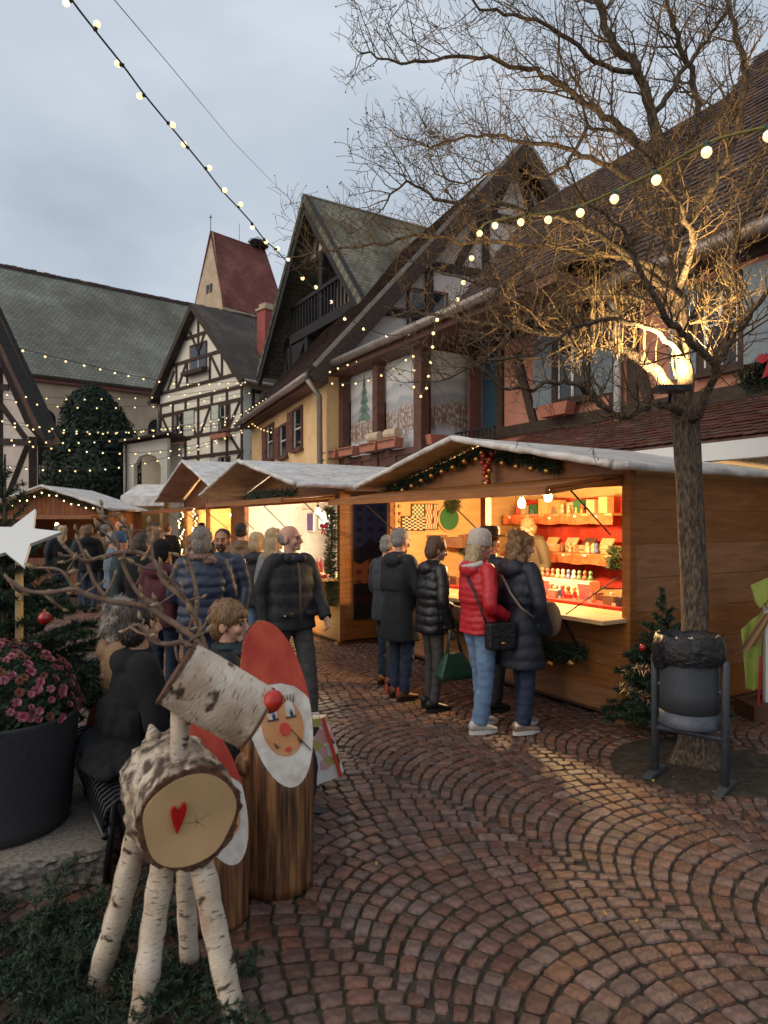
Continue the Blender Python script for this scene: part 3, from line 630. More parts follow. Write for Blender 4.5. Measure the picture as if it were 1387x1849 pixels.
# ---------------------------------------------------------------- pink half-timbered house
fp = Frame(SA+W*3.76, U, W); p0 = fp.p(0, 0)
T = thing('pink_house', 'salmon pink half-timbered house with grey-blue shutters behind the bare tree', 'house', p0)
part_prism('wall', fp, [(-4, -.1), (9.2, -.1), (9.2, 5.6), (-4, 5.6)], 0, .3, 'plaster_pink', T)
rz, rs = 9.5, 3.24
R0, R1 = fp.p(-4, 5.35, -.38), fp.p(8.1, 9.5, rs)
uvquad('roof_board', [fp.p(-4, 5.35, -.38), fp.p(8.6, 5.35, -.38), fp.p(8.1, rz, rs), fp.p(-4, rz, rs)], 'tile_dark', T, .1)
up = (fp.p(0, rz, rs)-fp.p(0, 5.35, -.38)); ln = up.length; up.normalize()
tile_roof(T, fp.p(-1.5, 5.35, -.38), U, up, 9.9, ln, .18, .16, 'tile_dark', near=lambda p: p.y)
uvquad('upper_roof', [fp.p(-4, rz-.3, rs-.2), fp.p(3.7, rz-.3, rs-.2), fp.p(3.55, rz+1.1, rs+1.0), fp.p(-4, rz+1.1, rs+1.0)], 'tile_dark', T, .1)
up2 = (fp.p(0, rz+1.1, rs+1.0)-fp.p(0, rz-.3, rs-.2)); l2 = up2.length; up2.normalize()
tile_roof(T, fp.p(-.5, rz-.28, rs-.2), U, up2, 4.1, l2, .18, .16, 'tile_dark', n_single=0)
gutter('gutter', [fp.p(-4, 5.28, -.44), fp.p(8.6, 5.28, -.44)], .085, T)
gutter('downpipe', [fp.p(fp.hit(1123, 690)[0], 5.25, -.4), fp.p(fp.hit(1123, 690)[0], 4.95, -.1), fp.p(fp.hit(1123, 690)[0], 3, -.1)], .06, T, 'white_paint')
pp = lambda x, y: fp.hit(x, y)
for h in (3.42, 5.2): timber(fp, (-4, h), (9, h), .2, 'timber_dark', T)
for x in (860, 905, 1002, 1112, 1145): a = pp(x, 700)[0]; timber(fp, (a, 3.4), (a, 5.2), .18, 'timber_dark', T, d=-.027)
for (xa, ya), (xb, yb) in (((935, 640), (968, 770)), ((1150, 640), (1178, 740)), ((1330, 500), (1300, 650))): timber(fp, pp(xa, ya), pp(xb, yb), .16, 'timber_dark', T, d=-.024)
a1, hb_ = pp(1005, 742); a0, ht = pp(1068, 625); window(fp, a0, a1, 3.75, 5.0, T, 'timber_dark', n=2)
shutter(fp, pp(1001, 690)[0], pp(968, 690)[0], 3.75, 5.0, 'shutter_blue', T); shutter(fp, pp(1111, 690)[0], pp(1072, 690)[0], 3.75, 5.0, 'shutter_blue', T)
window(fp, pp(1345, 640)[0], pp(1265, 640)[0], 3.75, 5.0, T, 'timber_dark', n=2)
shutter(fp, pp(1387, 640)[0]-.5, pp(1348, 640)[0], 3.75, 5.0, 'shutter_blue', T); shutter(fp, pp(1262, 640)[0], pp(1215, 640)[0], 3.75, 5.0, 'shutter_blue', T)
a = (a0+a1)/2+.15
b = MB(); b.prism([fp.p(a+x, 3.5+z, -.34) for x, z in ((-.28, 0), (.28, 0), (.34, .2), (-.34, .2))], W*.2); b.build('window_box', 'terracotta', T, fix=True)
mat('door_blue', (.012, .045, .075), (.02, .06, .09), scale=5, rough=.5)
b = MB(); b.fbox(fp, pp(898, 740)[0], pp(872, 740)[0], 3.3, 5.0, -.02, -.005); dr = b.build('door', 'door_blue', T)
b = MB(); b.fbox(fp, pp(870, 740)[0], pp(866, 740)[0], 3.3, 4.9, -.3, -.02); b.build('door_leaf', 'cornice_red', T)
b = MB()
for hh in (3.3, 3.45): b.fbox(fp, pp(930, 790)[0], pp(858, 790)[0], hh, hh+.03, -.5, -.46)
for i in range(9): a_ = pp(930, 790)[0]+i*.12; b.fbox(fp, a_, a_+.02, 3.3, 3.46, -.49, -.47)
b.build('railing', 'metal_dark', T)
# lean-to with scalloped tiles below the pink wall
fl2 = Frame(SA+W*2.45, U, W); p0 = fl2.p(0, 0)
T = thing('lean_to', 'low lean-to with scalloped red tile roof under the pink wall', 'outbuilding', p0)
part_prism('wall', fl2, [(-4, -.1), (5.2, -.1), (5.2, 2.6), (-4, 2.6)], .2, .4, 'plaster_cream', T)
uvquad('roof_board', [fl2.p(-4, 2.66, 0), fl2.p(5.2, 2.66, 0), fl2.p(5.2, 3.32, 1.29), fl2.p(-4, 3.32, 1.29)], 'tile_red', T, .06)
up = (fl2.p(0, 3.32, 1.29)-fl2.p(0, 2.66, 0)); ln = up.length; up.normalize()
tile_roof(T, fl2.p(-1.6, 2.67, 0), U, up, 6.8, ln, .175, .112, 'tile_red', near=lambda p: p.y)
b = MB(); b.fbox(fl2, -4, 2.5, 2.42, 2.62, -.16, -.01); b.build('awning_cassette', 'white_paint', T)
# ================================================================== market stalls
mat('stall_wood', (.20, .076, .020), (.37, .15, .043), scale=2.6, rough=.62, stretch=(1, 1, 7), bump=.004, bscale=14, rnd=.12, detail=9, dist=.6, ramp=(.3, .7))
mat('stall_wood_red', (.20, .065, .022), (.28, .10, .035), scale=3, rough=.6, stretch=(5, 5, 1), rnd=.12)
mat('pine', (.52, .33, .14), (.62, .42, .20), scale=3, rough=.6, stretch=(1, 1, 5), rnd=.08)
mat('stall_dark', (.07, .03, .015), (.11, .05, .024), scale=3, rough=.7)
mat('cloth_red', (.42, .03, .015), (.55, .05, .02), scale=10, rough=.9, bump=.01)
mat('cloth_orange', (.50, .10, .03), (.62, .17, .05), scale=16, rough=.9, bump=.02)
mat('cloth_brown', (.14, .07, .04), (.2, .1, .06), scale=14, rough=.8, bump=.02)
mat('box_wood', (.50, .32, .15), (.60, .42, .22), scale=8, rough=.6, rnd=.25)
mat('needle', (.012, .032, .016), (.03, .062, .028), scale=7, rough=.65, rnd=.3)
mat('needle_light', (.03, .06, .022), (.06, .10, .035), scale=7, rough=.65, rnd=.3)
mat('gold_ball', (.52, .30, .09), rough=.25, metal=.85)
mat('red_ball', (.35, .012, .012), rough=.2, coat=.5)
mat('bow_red', (.45, .012, .015), rough=.5)
mat('paper', (.75, .72, .65), (.66, .62, .55), scale=9, rough=.7)
mat('felt_green', (.03, .13, .045), rough=.9)
mat('black', (.012, .012, .013), rough=.6)
mat('iron', (.03, .03, .032), rough=.5, metal=.6)
mat('lamp_glow', (1, .8, .5), emit=(1, .62, .24), es=14)
mat('lamp_glow_white', (1, .9, .75), emit=(1, .80, .55), es=10)
def lamp(name, p, power, color, r=.06, glow='lamp_glow', label=None, cat='lamp', group=None, cord=.25):
    """hanging bulb that really lights the stall"""
    T = thing(name, label, cat, p, group=group)
    b = MB(); b.lathe(p, [(.001, -.075), (.03, -.068), (.045, -.03), (.04, .0), (.02, .035), (.018, .04)], 12); b.build('bulb', glow, T, smooth=True)
    b = MB(); b.lathe(p, [(.022, .038), (.022, .09), (.008, .1), (.006, .1+cord), (.001, .1+cord)], 8); b.build('socket', 'black', T)
    ld = bpy.data.lights.new('bulb_light', 'POINT'); ld.energy = power; ld.color = color; ld.shadow_soft_size = r
    lo = bpy.data.objects.new('bulb_light', ld); COL.objects.link(lo); lo.parent = T; lo.location = (0, 0, -.14)
    return T
def needles(b, path, r, n, ln=.07, w=.006, up=0., rng=random):
    """fir needles round a path"""
    path = [V(p) for p in path]; seg = [(path[i+1]-path[i]).length for i in range(len(path)-1)]; tot = sum(seg)
    for i in range(n):
        s = rng.uniform(0, tot); k = 0
        while k < len(seg)-1 and s > seg[k]: s -= seg[k]; k += 1
        p = path[k].lerp(path[k+1], min(1, s/seg[k])); d = (path[k+1]-path[k]).normalized()
        o = V((rng.gauss(0, 1), rng.gauss(0, 1), rng.gauss(0, 1))); o = (o-d*o.dot(d)); o.normalize()
        q = p+o*rng.uniform(0, r); e = q+(o*.8+d*rng.uniform(-.2, .9)+ZZ*up).normalized()*ln*rng.uniform(.6, 1.2)
        sd_ = (e-q).cross(V((rng.gauss(0, 1), rng.gauss(0, 1), rng.gauss(0, 1)))).normalized()*w
        b.add([q-sd_, q+sd_, e], [(0, 1, 2)])
def garland(name, path, r, n, label, group=None, balls=(), cat='garland', ln=.07, w=.007, m='needle', br=.035, bow=None):
    T = thing(name, label, cat, path[len(path)//2], group=group)
    b = MB(); needles(b, path, r, n, ln, w); tag(b.build('needles', m, T), kind='stuff')
    b = MB(); b.tube(path, .012, 5); b.build('cord', 'timber_dark', T)
    for p, mm in balls: b = MB(); b.ell(p, br, n=14, m=10); b.build('bauble', mm, T, smooth=True)
    return T
def ribbon_bow(b, p, s, ax):
    X, Y = ax
    for sx in (-1, 1):
        lp = [p, p+X*sx*s*.55+ZZ*s*.38, p+X*sx*s*.95+ZZ*s*.1, p+X*sx*s*.55-ZZ*s*.18]
        b.prism(lp, Y*s*.3); b.prism([p, p+X*sx*s*.2-ZZ*s*.1, p+X*sx*s*.55-ZZ*s*1.0, p+X*sx*s*.25-ZZ*s*.9], Y*s*.08)
    b.ell(p+Y*s*.1, s*.2, n=8, m=6)
def roof_tarp(T, fr, a0, am, a1, ze, za, d0, d1, th=.05, roll=.034, m='tarp_white'):
    for e, nm in ((a0, 1), (a1, -1)):
        vs = [fr.p(e, ze, d0), fr.p(am, za, d0), fr.p(am, za, d1), fr.p(e, ze, d1)]
        b = MB(); b.prism(vs, -ZZ*th); b.build('roof_sheet', m, T, fix=True)
        # rolled tarpaulin edges, slightly lumpy
        k = 14; pts = [fr.p(e+(am-e)*i/k, ze+(za-ze)*i/k-.02+rand_jit(.006), d0-.02+rand_jit(.006)) for i in range(k+1)]
        b = MB(); b.tube(pts, [roll*(1+rand_jit(.12)) for _ in pts], 10); b.build('rolled_edge', m, T, smooth=True)
        pts = [fr.p(e, ze-.03+rand_jit(.006), d0+(d1-d0)*i/k) for i in range(k+1)]
        b = MB(); b.tube(pts, [roll*(1+rand_jit(.12)) for _ in pts], 10); b.build('rolled_edge', m, T, smooth=True)
def stall(T, fr, Wd, Dp, ze, za, am, op, ch, ot, wood, ov=.4, side=.15, boards=4, flap=.9, posts=(), inside='pine', flapz=-.13, wall_right=True, skids=True, flapm=None):
    """hut with counter opening op=(a0,a1) between counter height ch and top ot"""
    fz = .1
    def bd(name, *a, m=wood): b = MB(); b.fbox(fr, *a); return b.build(name, m, T)
    bd('floor', .02, Wd-.02, fz-.06, fz, .02, Dp-.02, m='stall_dark')
    for i in range(boards):            # front boards below the counter
        z0 = fz-.03+(ch-.04-fz+.03)*i/boards; z1 = fz-.03+(ch-.04-fz+.03)*(i+1)/boards
        bd('board', .06, Wd-.06, z0+.002, z1-.002, rand_jit(.002), .03)
    nb = 7
    for i in range(nb):                # right side wall, wide boards
        z0 = fz-.03+(ze-.05-fz)*i/nb; z1 = fz-.03+(ze-.05-fz)*(i+1)/nb
        bd('board', rand_jit(.002), .03, z0+.002, z1-.002, .07, Dp)
        bd('board', Wd-.03, Wd, z0+.002, z1-.002, .07, Dp, m=inside)
    bd('light_seal', .031, .04, fz, ze-.02, .07, Dp, m=inside); bd('light_seal', .06, Wd-.06, fz, ch-.05, .031, .038, m=inside); bd('light_seal', Wd-.04, Wd-.031, fz, ze-.02, .07, Dp, m=inside)  # panels added behind the boards to stop light leaking through the gaps
    bd('back_wall', .03, Wd-.03, fz, ze, Dp-.03, Dp, m=inside)
    for a in (0, Wd-.08)+tuple(posts): bd('post', a-.002, a+.082, fz-.04, ze-.02, -.012, .068)
    # gable: boards in steps under the roof slopes
    sl = (za-ze)/(am-(-side))
    b = MB(); b.prism([fr.p(0, ot+.02), fr.p(Wd, ot+.02), fr.p(Wd, ze-.03), fr.p(am, za-.07), fr.p(0, ze-.03)], fr.n*.025); b.build('gable_board', wood, T, fix=True)
    bd('lintel', .08, Wd-.08, ot-.02, ot+.07, -.03, -.002)
    if flap:
        fa0, fa1 = op[0]-.03, op[1]+.05; hz = ot+.06
        b = MB(); b.prism([fr.p(fa0, hz, -.035), fr.p(fa1, hz, -.035), fr.p(fa1, hz+flapz, -flap), fr.p(fa0, hz+flapz, -flap)], ZZ*.025); f_ = b.build('flap', flapm or wood, T, fix=True)
        b = MB(); b.beam(fr.p(fa0, hz+flapz-.02, -flap), fr.p(fa1, hz+flapz-.02, -flap), .05, .04, fr.n); b.build('flap_edge', flapm or wood, f_)
        for a in (fa0+.02, fa1-.02): b = MB(); b.beam(fr.p(a, hz-.03, -.04), fr.p(a, hz+flapz-.03, -flap), .03, .04, fr.ex); b.build('flap_edge', flapm or wood, f_)
        for a in (op[0]+.1, (op[0]+op[1])/2, op[1]-.1): b = MB(); b.tube([fr.p(a, hz-.5, -.02), fr.p(a+.02, hz+flapz*.6, -flap*.6)], .008, 5); b.build('strut', 'iron', T)
        for a in (op[0]+.12, (op[0]+op[1])/2-.3, op[1]-.7): b = MB(); b.fbox(fr, a-.06, a+.06, ot+.035, ot+.085, -.04, -.031); b.build('hinge', 'iron', T)
    if skids:
        for a in (.1, Wd/2, Wd-.1): bd('skid', a-.05, a+.05, 0, fz-.062, -.02, Dp)
    roof_tarp(T, fr, -side, am, Wd+side, ze, za, -ov, Dp+.15)
# ---------------------------------------------------------------- near stall (wooden games and toys)
FS = Frame(SA, U, W)
T = S3 = thing('market_stall', 'wooden toy and game stall with fir-garlanded gable and red cloth shelves', 'market stall', SA)
SW, SD = 3.95, 2.25; CHT = .91
stall(T, FS, SW, SD, 2.215, 2.645, 1.98, (.1, 3.85), CHT, 2.06, 'stall_wood', posts=(1.9,))
b = MB(); b.fbox(FS, .03, SW-.05, CHT-.035, CHT, -.31, .34); ct = b.build('counter', 'pine', T)
for a in (.5, 2.0, 3.4): b = MB(); b.tube([FS.p(a, CHT-.04, -.28), FS.p(a, CHT-.42, -.01)], .012, 5); b.build('bracket', 'iron', ct)
b = MB(); b.tube([FS.p(.5, CHT, -.25), FS.p(.12, CHT+.35, -.01)], .006, 5); b.build('chain', 'iron', T)
b = MB(); b.fbox(FS, .06, SW-.06, CHT-.1, CHT+.03, .345, 1.0); b.build('display_table', 'cloth_red', T)
# red cloth behind the shelves on the back wall, in folds
def drape(name, fr, a0, a1, h0, h1, d, m, par, amp=.02, n=40, rows=2, fq=14):
    b = MB(); vs = []
    for j in range(rows+1):
        for i in range(n+1):
            a = a0+(a1-a0)*i/n; vs.append(fr.p(a, h0+(h1-h0)*j/rows+amp*.5*math.sin(a*fq*.6+j), d+amp*math.sin(a*fq+1.3*math.sin(a*5))))
    b.add(vs, [(j*(n+1)+i, j*(n+1)+i+1, (j+1)*(n+1)+i+1, (j+1)*(n+1)+i) for j in range(rows) for i in range(n)])
    return b.build(name, m, par, smooth=True)
drape('red_drape', FS, 1.7, 3.72, CHT, 2.06, SD-.08, 'cloth_red', T)
for h in (1.34, 1.84):
    b = MB(); b.fbox(FS, 1.7, 3.6, h-.025, h, 1.75, SD-.05); sh = b.build('shelf', 'pine', T)
    drape('shelf_cloth', FS, 1.68, 3.62, h-.13, h-.005, 1.742, 'cloth_orange', sh, amp=.016, fq=22)
    b = MB(); b.fbox(FS, 1.68, 3.62, h+.001, h+.006, 1.74, SD-.06); b.build('shelf_cloth', 'cloth_orange', sh)
# inner left wall: boards to play on
FLW = Frame(FS.p(SW-.042, 0, 0), W, U)
def lw(px, py): return FLW.hit(px, py)
def checker(name, px0, py0, px1, py1, n, c1, c2, label):
    a0, h1 = lw(px0, py0); a1, h0 = lw(px1, py1)
    m = mat('check_'+name+str(px0), c1); t = m.node_tree; ck = t.nodes.new('ShaderNodeTexChecker'); tc = t.nodes.new('ShaderNodeTexCoord'); t.links.new(tc.outputs['UV'], ck.inputs[0])
    ck.inputs['Scale'].default_value = n; ck.inputs['Color1'].default_value = (*c1, 1); ck.inputs['Color2'].default_value = (*c2, 1); t.links.new(ck.outputs[0], t.nodes['Principled BSDF'].inputs['Base Color'])
    base = FLW.p((a0+a1)/2, h0, -.01); G = thing('game_board', label, 'game board', base, group='game boards')
    b = MB(); b.fbox(FLW, a0-.012, a1+.012, h0-.012, h1+.012, -.02, -.002); b.build('frame', 'stall_dark', G)
    vs = [FLW.p(a0, h0, -.022), FLW.p(a1, h0, -.022), FLW.p(a1, h1, -.022), FLW.p(a0, h1, -.022)]; me = bpy.data.meshes.new('field'); me.from_pydata([tuple(v-base) for v in vs], [], [(0, 1, 2, 3)])
    uv = me.uv_layers.new(); 
    for lp, c in zip(me.loops, ((0, 0), (1, 0), (1, 1), (0, 1))): uv.data[lp.index].uv = c
    link('field', me, m, G)
cream = (.72, .62, .42)
checker('black', 725, 933, 766, 957, 8, (.02, .018, .015), cream, 'black and cream chequered board on the stall wall')
checker('green', 743, 911, 764, 934, 6, (.03, .16, .06), cream, 'green and cream chequered board on the stall wall')
checker('red', 767, 911, 779, 955, 5, (.5, .09, .05), cream, 'tall red and cream chequered board on the stall wall')
checker('dark', 781, 911, 789, 955, 4, (.06, .03, .02), cream, 'narrow brown and cream chequered board on the stall wall')
a, h = lw(809, 936); G = thing('round_game', 'round green felt dice tray on the stall wall', 'game board', FLW.p(a, h, 0))
for nm, r_, m_, d_ in (('rim', .19, 'pine', -.03), ('felt', .165, 'felt_green', -.034)):
    b = MB(); b.prism([FLW.p(a+r_*math.cos(t), h+r_*math.sin(t), d_) for t in [2*math.pi*i/28 for i in range(28)]], U*.025); b.build(nm, m_, G, fix=True)
a0, h = lw(770, 966); a1, _ = lw(830, 970)
b = MB(); b.fbox(FLW, a0, a1, h-.02, h, -.28, -.001); sh = b.build('shelf', 'pine', T)
drape('shelf_cloth', FLW, a0, a1, h-.17, h+.005, -.285, 'cloth_brown', sh, amp=.02, fq=18)
# goods
rg = random.Random(11)
def goods_box(fr, a, h, d, w, hh, dp, m, label, group, tilt=0, name='wooden_box'):
    p = fr.p(a, h, d); q = Quaternion(fr.ex, tilt); ax = (fr.ex, q@fr.n, q@ZZ)
    b = MB(); b.box(p+ax[2]*hh/2, (w, dp, hh), ax); o = b.mesh(name, p); o = link(name, o, m); o.location = p; tag(o, label, 'box', group)
    return o
for i, a in enumerate([1.95, 2.15, 2.34, 2.52, 2.72, 2.95, 3.2, 3.42]):
    goods_box(FS, a, 1.847, 1.95+rg.uniform(-.04, .04), rg.uniform(.1, .17), rg.uniform(.12, .21), .12, 'box_wood' if i not in (2, 6) else 'felt_green', 'wooden game box standing on the top cloth shelf' if i not in (2, 6) else 'green game box standing on the top cloth shelf', 'boxes on the top shelf' if i not in (2, 6) else 'green boxes on the top shelf', name='game_box')
for i, a in enumerate([1.92, 2.2, 2.5, 2.85, 3.15]):
    for k in range(3): goods_box(FS, a+rg.uniform(-.01, .01), 1.347+k*.032, 1.95, .22, .03, .17, 'box_wood', 'flat wooden puzzle box stacked on the lower cloth shelf', 'flat boxes on the lower shelf', name='puzzle_box')
    goods_box(FS, a+.01, 1.445, 1.93, .19, .02, .19, 'box_wood' if i != 1 else 'stall_dark', 'opened puzzle box tilted up on a stack' if i != 1 else 'dark puzzle board tilted up on a stack', 'tilted boxes on the lower shelf' if i != 1 else None, tilt=-.95, name='tilted_box')
def many(name, cols, rough=.5):
    m = mat(name, cols[0], rough=rough); t = m.node_tree; oi = t.nodes.new('ShaderNodeObjectInfo'); rp = t.nodes.new('ShaderNodeValToRGB'); t.links.new(oi.outputs['Random'], rp.inputs[0]); rp.color_ramp.interpolation = 'CONSTANT'
    rp.color_ramp.elements[0].color = (*cols[0], 1); rp.color_ramp.elements[1].position = 1/len(cols); rp.color_ramp.elements[1].color = (*cols[1], 1)
    for i, c in enumerate(cols[2:]): e = rp.color_ramp.elements.new((i+2)/len(cols)); e.color = (*c, 1)
    t.links.new(rp.outputs[0], t.nodes['Principled BSDF'].inputs['Base Color'])
many('toy_paint', [(.55, .38, .2), (.5, .06, .04), (.6, .55, .45), (.08, .2, .1), (.1, .14, .3), (.62, .42, .12), (.2, .09, .04)])
mat('tag', (.8, .78, .72), rough=.7)
many('trinket', [(.45, .28, .12), (.15, .06, .03), (.6, .5, .35), (.4, .05, .04), (.05, .05, .05), (.3, .2, .1), (.5, .35, .18)])
mat('pale_box', (.72, .48, .38), rough=.7)
b = MB(); b.fbox(FS, 1.2, 2.35, CHT+.03, CHT+.19, .82, .98); tag(b.build('display_step', 'pale_box'), 'pale pink step holding rows of small toys', 'display step')
toyb = MB(); toyb.lathe((0, 0, 0), [(.001, 0), (.024, .002), (.026, .03), (.015, .045), (.013, .05), (.02, .065), (.018, .085), (.001, .095)], 8); toym = toyb.mesh('toy_figure'); toym.materials.append(MAT['toy_paint'])
toym.polygons.foreach_set('use_smooth', [True]*len(toym.polygons))
def toy(p, s=1.): o = bpy.data.objects.new('toy_figure', toym); COL.objects.link(o); o.location = p; o.scale = (s, s, s); return tag(o, 'little painted wooden figure on the stall table', 'toy', 'toy figures on the stall table')
for i in range(14): toy(FS.p(1.25+i*.08, CHT+.19, .9), 1.15)
for i in range(13): toy(FS.p(1.22+i*.085, CHT+.031, .72+rg.uniform(-.02, .02)), 1.2)
for i in range(16): toy(FS.p(.35+i*.13+rg.uniform(-.03, .03), CHT+.031, .45+rg.uniform(0, .18)), rg.uniform(.8, 1.2))
for i in range(18):
    goods_box(FS, .25+i*.19+rg.uniform(-.05, .05), CHT+.031, .40+rg.uniform(0, .3), rg.uniform(.06, .15), rg.uniform(.03, .09), rg.uniform(.06, .12), 'trinket', 'small wooden trinket box on the red stall table', 'trinket boxes on the stall table', name='trinket_box')
mat('card', (.78, .72, .6), (.55, .42, .3), scale=60, rough=.7, detail=2)
for i, a in enumerate((1.05, 1.62, 2.45)): goods_box(FS, a, CHT+.031, .62, .16, .17, .015, 'card', 'printed card standing among the toys', 'cards on the stall table', tilt=-.3, name='card')
p = FS.p(1.95, CHT+.031, .6); b = MB(); b.box(p+ZZ*.08, (.08, .08, .16), (U, W, ZZ)); b.prism([p+U*x*.055+ZZ*z-W*.045 for x, z in ((-1, .16), (1, .16), (0, .23))], W*.09); o = link('toy_house', b.mesh('toy_house', p), 'paper'); o.location = p; tag(o, 'tall white toy house with pointed roof on the stall table', 'toy')
for px, py in ((942, 905), (990, 893)):
    a, h = FS.hit(px, py, .45); lamp('stall_lamp', FS.p(a, min(h, 2.1), 0.45), 135, (1, .64, .28), label='bright bulb hanging inside the toy stall', group='bulbs in the toy stall', cord=.2)
def tagcard(p):
    b = MB(); b.box(p, (.045, .003, .03), (U, W, ZZ)); o = link('price_tag', b.mesh('price_tag', p), 'tag'); o.location = p; tag(o, 'small white price tag among the toy stall goods', 'price tag', 'price tags in the toy stall')
for i in range(9): tagcard(FS.p(1.9+i*.2+rg.uniform(-.05, .05), (1.31 if i % 2 else 1.80)+rg.uniform(-.02, .02), 1.728))
for i in range(9): tagcard(FS.p(.3+i*.22+rg.uniform(-.05, .05), CHT+.05, .36))
for i in range(26):          # small turned and carved things between the boxes
    h_ = rg.choice((1.346, 1.846)); p = FS.p(rg.uniform(1.8, 3.5), h_, rg.uniform(1.78, 1.86)); o = toy(p, rg.uniform(.6, 1.5))
    tag(o, 'little painted wooden figure on a cloth shelf', group='toy figures on the cloth shelves')
for i in range(9):           # ornaments strung on the post by the opening
    p = FS.p(SW-.16, 1.15+i*.1, .08); b = MB(); b.ell(V((0, 0, 0)), (.022, .022, .026), n=10, m=8); o = link('ornament', b.mesh('ornament'), 'red_ball' if i % 2 else 'gold_ball', None, True); o.location = p; tag(o, 'red bauble strung on the toy stall post' if i % 2 else 'gold bauble strung on the toy stall post', 'bauble', 'red baubles on the stall post' if i % 2 else 'gold baubles on the stall post')
# fir greenery on the gable with baubles, and on the counter front
sl3 = (2.645-2.215)/2.13
path = [FS.p(a, 2.215+(2.13-abs(a-1.98))*sl3-.14-.02*math.sin(a*9), -.06) for a in [.75+i*.12 for i in range(29)] if a < 3.95]
balls = []
for i in range(15):
    a = .85+i*.21; balls.append((FS.p(a, 2.215+(2.13-abs(a-1.98))*sl3-.20-.03*rg.random(), -.13), 'gold_ball'))
garland('gable_garland', path, .055, 3400, 'fir garland with gold baubles under the toy stall roof', balls=balls, ln=.08)
G = thing('bauble_cluster', 'hanging grape-like cluster of red and gold baubles on the toy stall gable', 'decoration', FS.p(1.72, 2.25, -.12))
for i in range(17):
    z = 2.47-.022*i; k = (1-i/18)*.075; t = i*2.4
    b = MB(); b.ell(FS.p(1.72+k*math.cos(t), z, -.14+k*.6*math.sin(t)), .033, n=12, m=8); b.build('bauble', 'red_ball' if i % 3 else 'gold_ball', G, smooth=True)
pts = [FS.p(.45+.85*i/10, .70-.10*math.sin(math.pi*i/10)+.05*i/10-.12, -.08) for i in range(11)]
garland('counter_garland', pts, .07, 1500, 'fir garland with gold baubles hung below the toy stall counter', balls=[(p-ZZ*.1+(-W)*.06, 'gold_ball') for p in pts[1::3]], ln=.08, br=.04)
pts = [FS.p(2.0+.9*i/8, .62-.08*math.sin(math.pi*i/8), -.08) for i in range(9)]
garland('counter_garland', pts, .06, 900, 'short fir garland on the stall front behind the shoppers', ln=.08, balls=[(pts[3]-ZZ*.12-W*.05, 'gold_ball')])
for px, py, nn in ((812, 905, 160), (880, 965, 140), (835, 985, 160)):
    a, h = lw(px, py); c = FLW.p(a, h, -.1); pts = [c+V((rand_jit(.1), rand_jit(.1), .02*i-.1)) for i in range(6)]
    garland('fir_sprig', pts, .05, nn*3, 'lit fir sprig pinned inside the toy stall', group='fir sprigs in the toy stall', ln=.09, m='needle_light')
a, h = FS.hit(1112, 1005, 1.5); c = FS.p(a, h, 1.5); garland('fir_sprig', [c+V((rand_jit(.05), 0, .05*i-.15)) for i in range(6)], .05, 500, 'fir sprig hanging beside the red shelves', ln=.09, m='needle_light')
# ---------------------------------------------------------------- second stall (white lit, with night picture on its side)
SB = V((-.61, 9.6, 0)); F2 = Frame(SB, U, W)
T = thing('market_stall', 'brown stall with cool white lights, menu boards and night view on its side', 'market stall', SB)
stall(T, F2, 4.0, 2.4, 2.26, 2.74, 2.05, (.12, 3.5), .95, 2.05, 'stall_wood', ov=.76, side=.2, flap=.85, inside='paper', boards=3, flapz=-.06)
b = MB(); b.fbox(F2, .05, 3.9, .91, .95, -.3, .5); b.build('counter', 'pine', T)
FP2 = Frame(F2.p(0, 0, 0), W, U)
def night_mat():
    m = mat('night_view', (.02, .02, .04), rough=.45); t = m.node_tree; N = t.nodes.new; Lk = t.links.new; bs = t.nodes['Principled BSDF']
    tc = N('ShaderNodeTexCoord'); sp = N('ShaderNodeSeparateXYZ'); Lk(tc.outputs['UV'], sp.inputs[0])
    nz = N('ShaderNodeTexNoise'); nz.inputs['Scale'].default_value = 3; Lk(tc.outputs['UV'], nz.inputs['Vector'])
    ad = N('ShaderNodeMath'); ad.operation = 'MULTIPLY_ADD'; ad.inputs[1].default_value = .25; Lk(nz.outputs['Fac'], ad.inputs[0]); Lk(sp.outputs['Y'], ad.inputs[2])
    rp = N('ShaderNodeValToRGB'); rp.color_ramp.interpolation = 'CONSTANT'; Lk(ad.outputs[0], rp.inputs[0]); c = rp.color_ramp; c.elements[0].color = (.012, .012, .014, 1); c.elements[1].position = .72; c.elements[1].color = (.035, .042, .10, 1)
    for p, q in ((.22, (.05, .012, .012)), (.30, (.014, .012, .014)), (.42, (.34, .10, .035)), (.60, (.012, .012, .02))): e = c.elements.new(p); e.color = (*q, 1)
    br = N('ShaderNodeTexBrick'); br.offset = 0; br.inputs['Scale'].default_value = 1; br.inputs['Brick Width'].default_value = .10; br.inputs['Row Height'].default_value = .085; br.inputs['Mortar Size'].default_value = .026
    br.inputs['Color1'].default_value = (.12, .1, .1, 1); br.inputs['Color2'].default_value = (.3, .25, .2, 1); br.inputs['Mortar'].default_value = (1, 1, 1, 1); Lk(tc.outputs['UV'], br.inputs['Vector'])
    mu = N('ShaderNodeMix'); mu.data_type = 'RGBA'; mu.blend_type = 'MULTIPLY'; mu.inputs['Factor'].default_value = .8; Lk(rp.outputs[0], mu.inputs['A']); Lk(br.outputs[0], mu.inputs['B'])
    Lk(mu.outputs['Result'], bs.inputs['Base Color'])
night_mat()
vs = [FP2.p(.2, .35, -.012), FP2.p(1.75, .35, -.012), FP2.p(1.75, 2.12, -.012), FP2.p(.2, 2.12, -.012)]; me = bpy.data.meshes.new('night_picture'); me.from_pydata([tuple(v-SB) for v in vs], [], [(0, 1, 2, 3)])
uv = me.uv_layers.new()
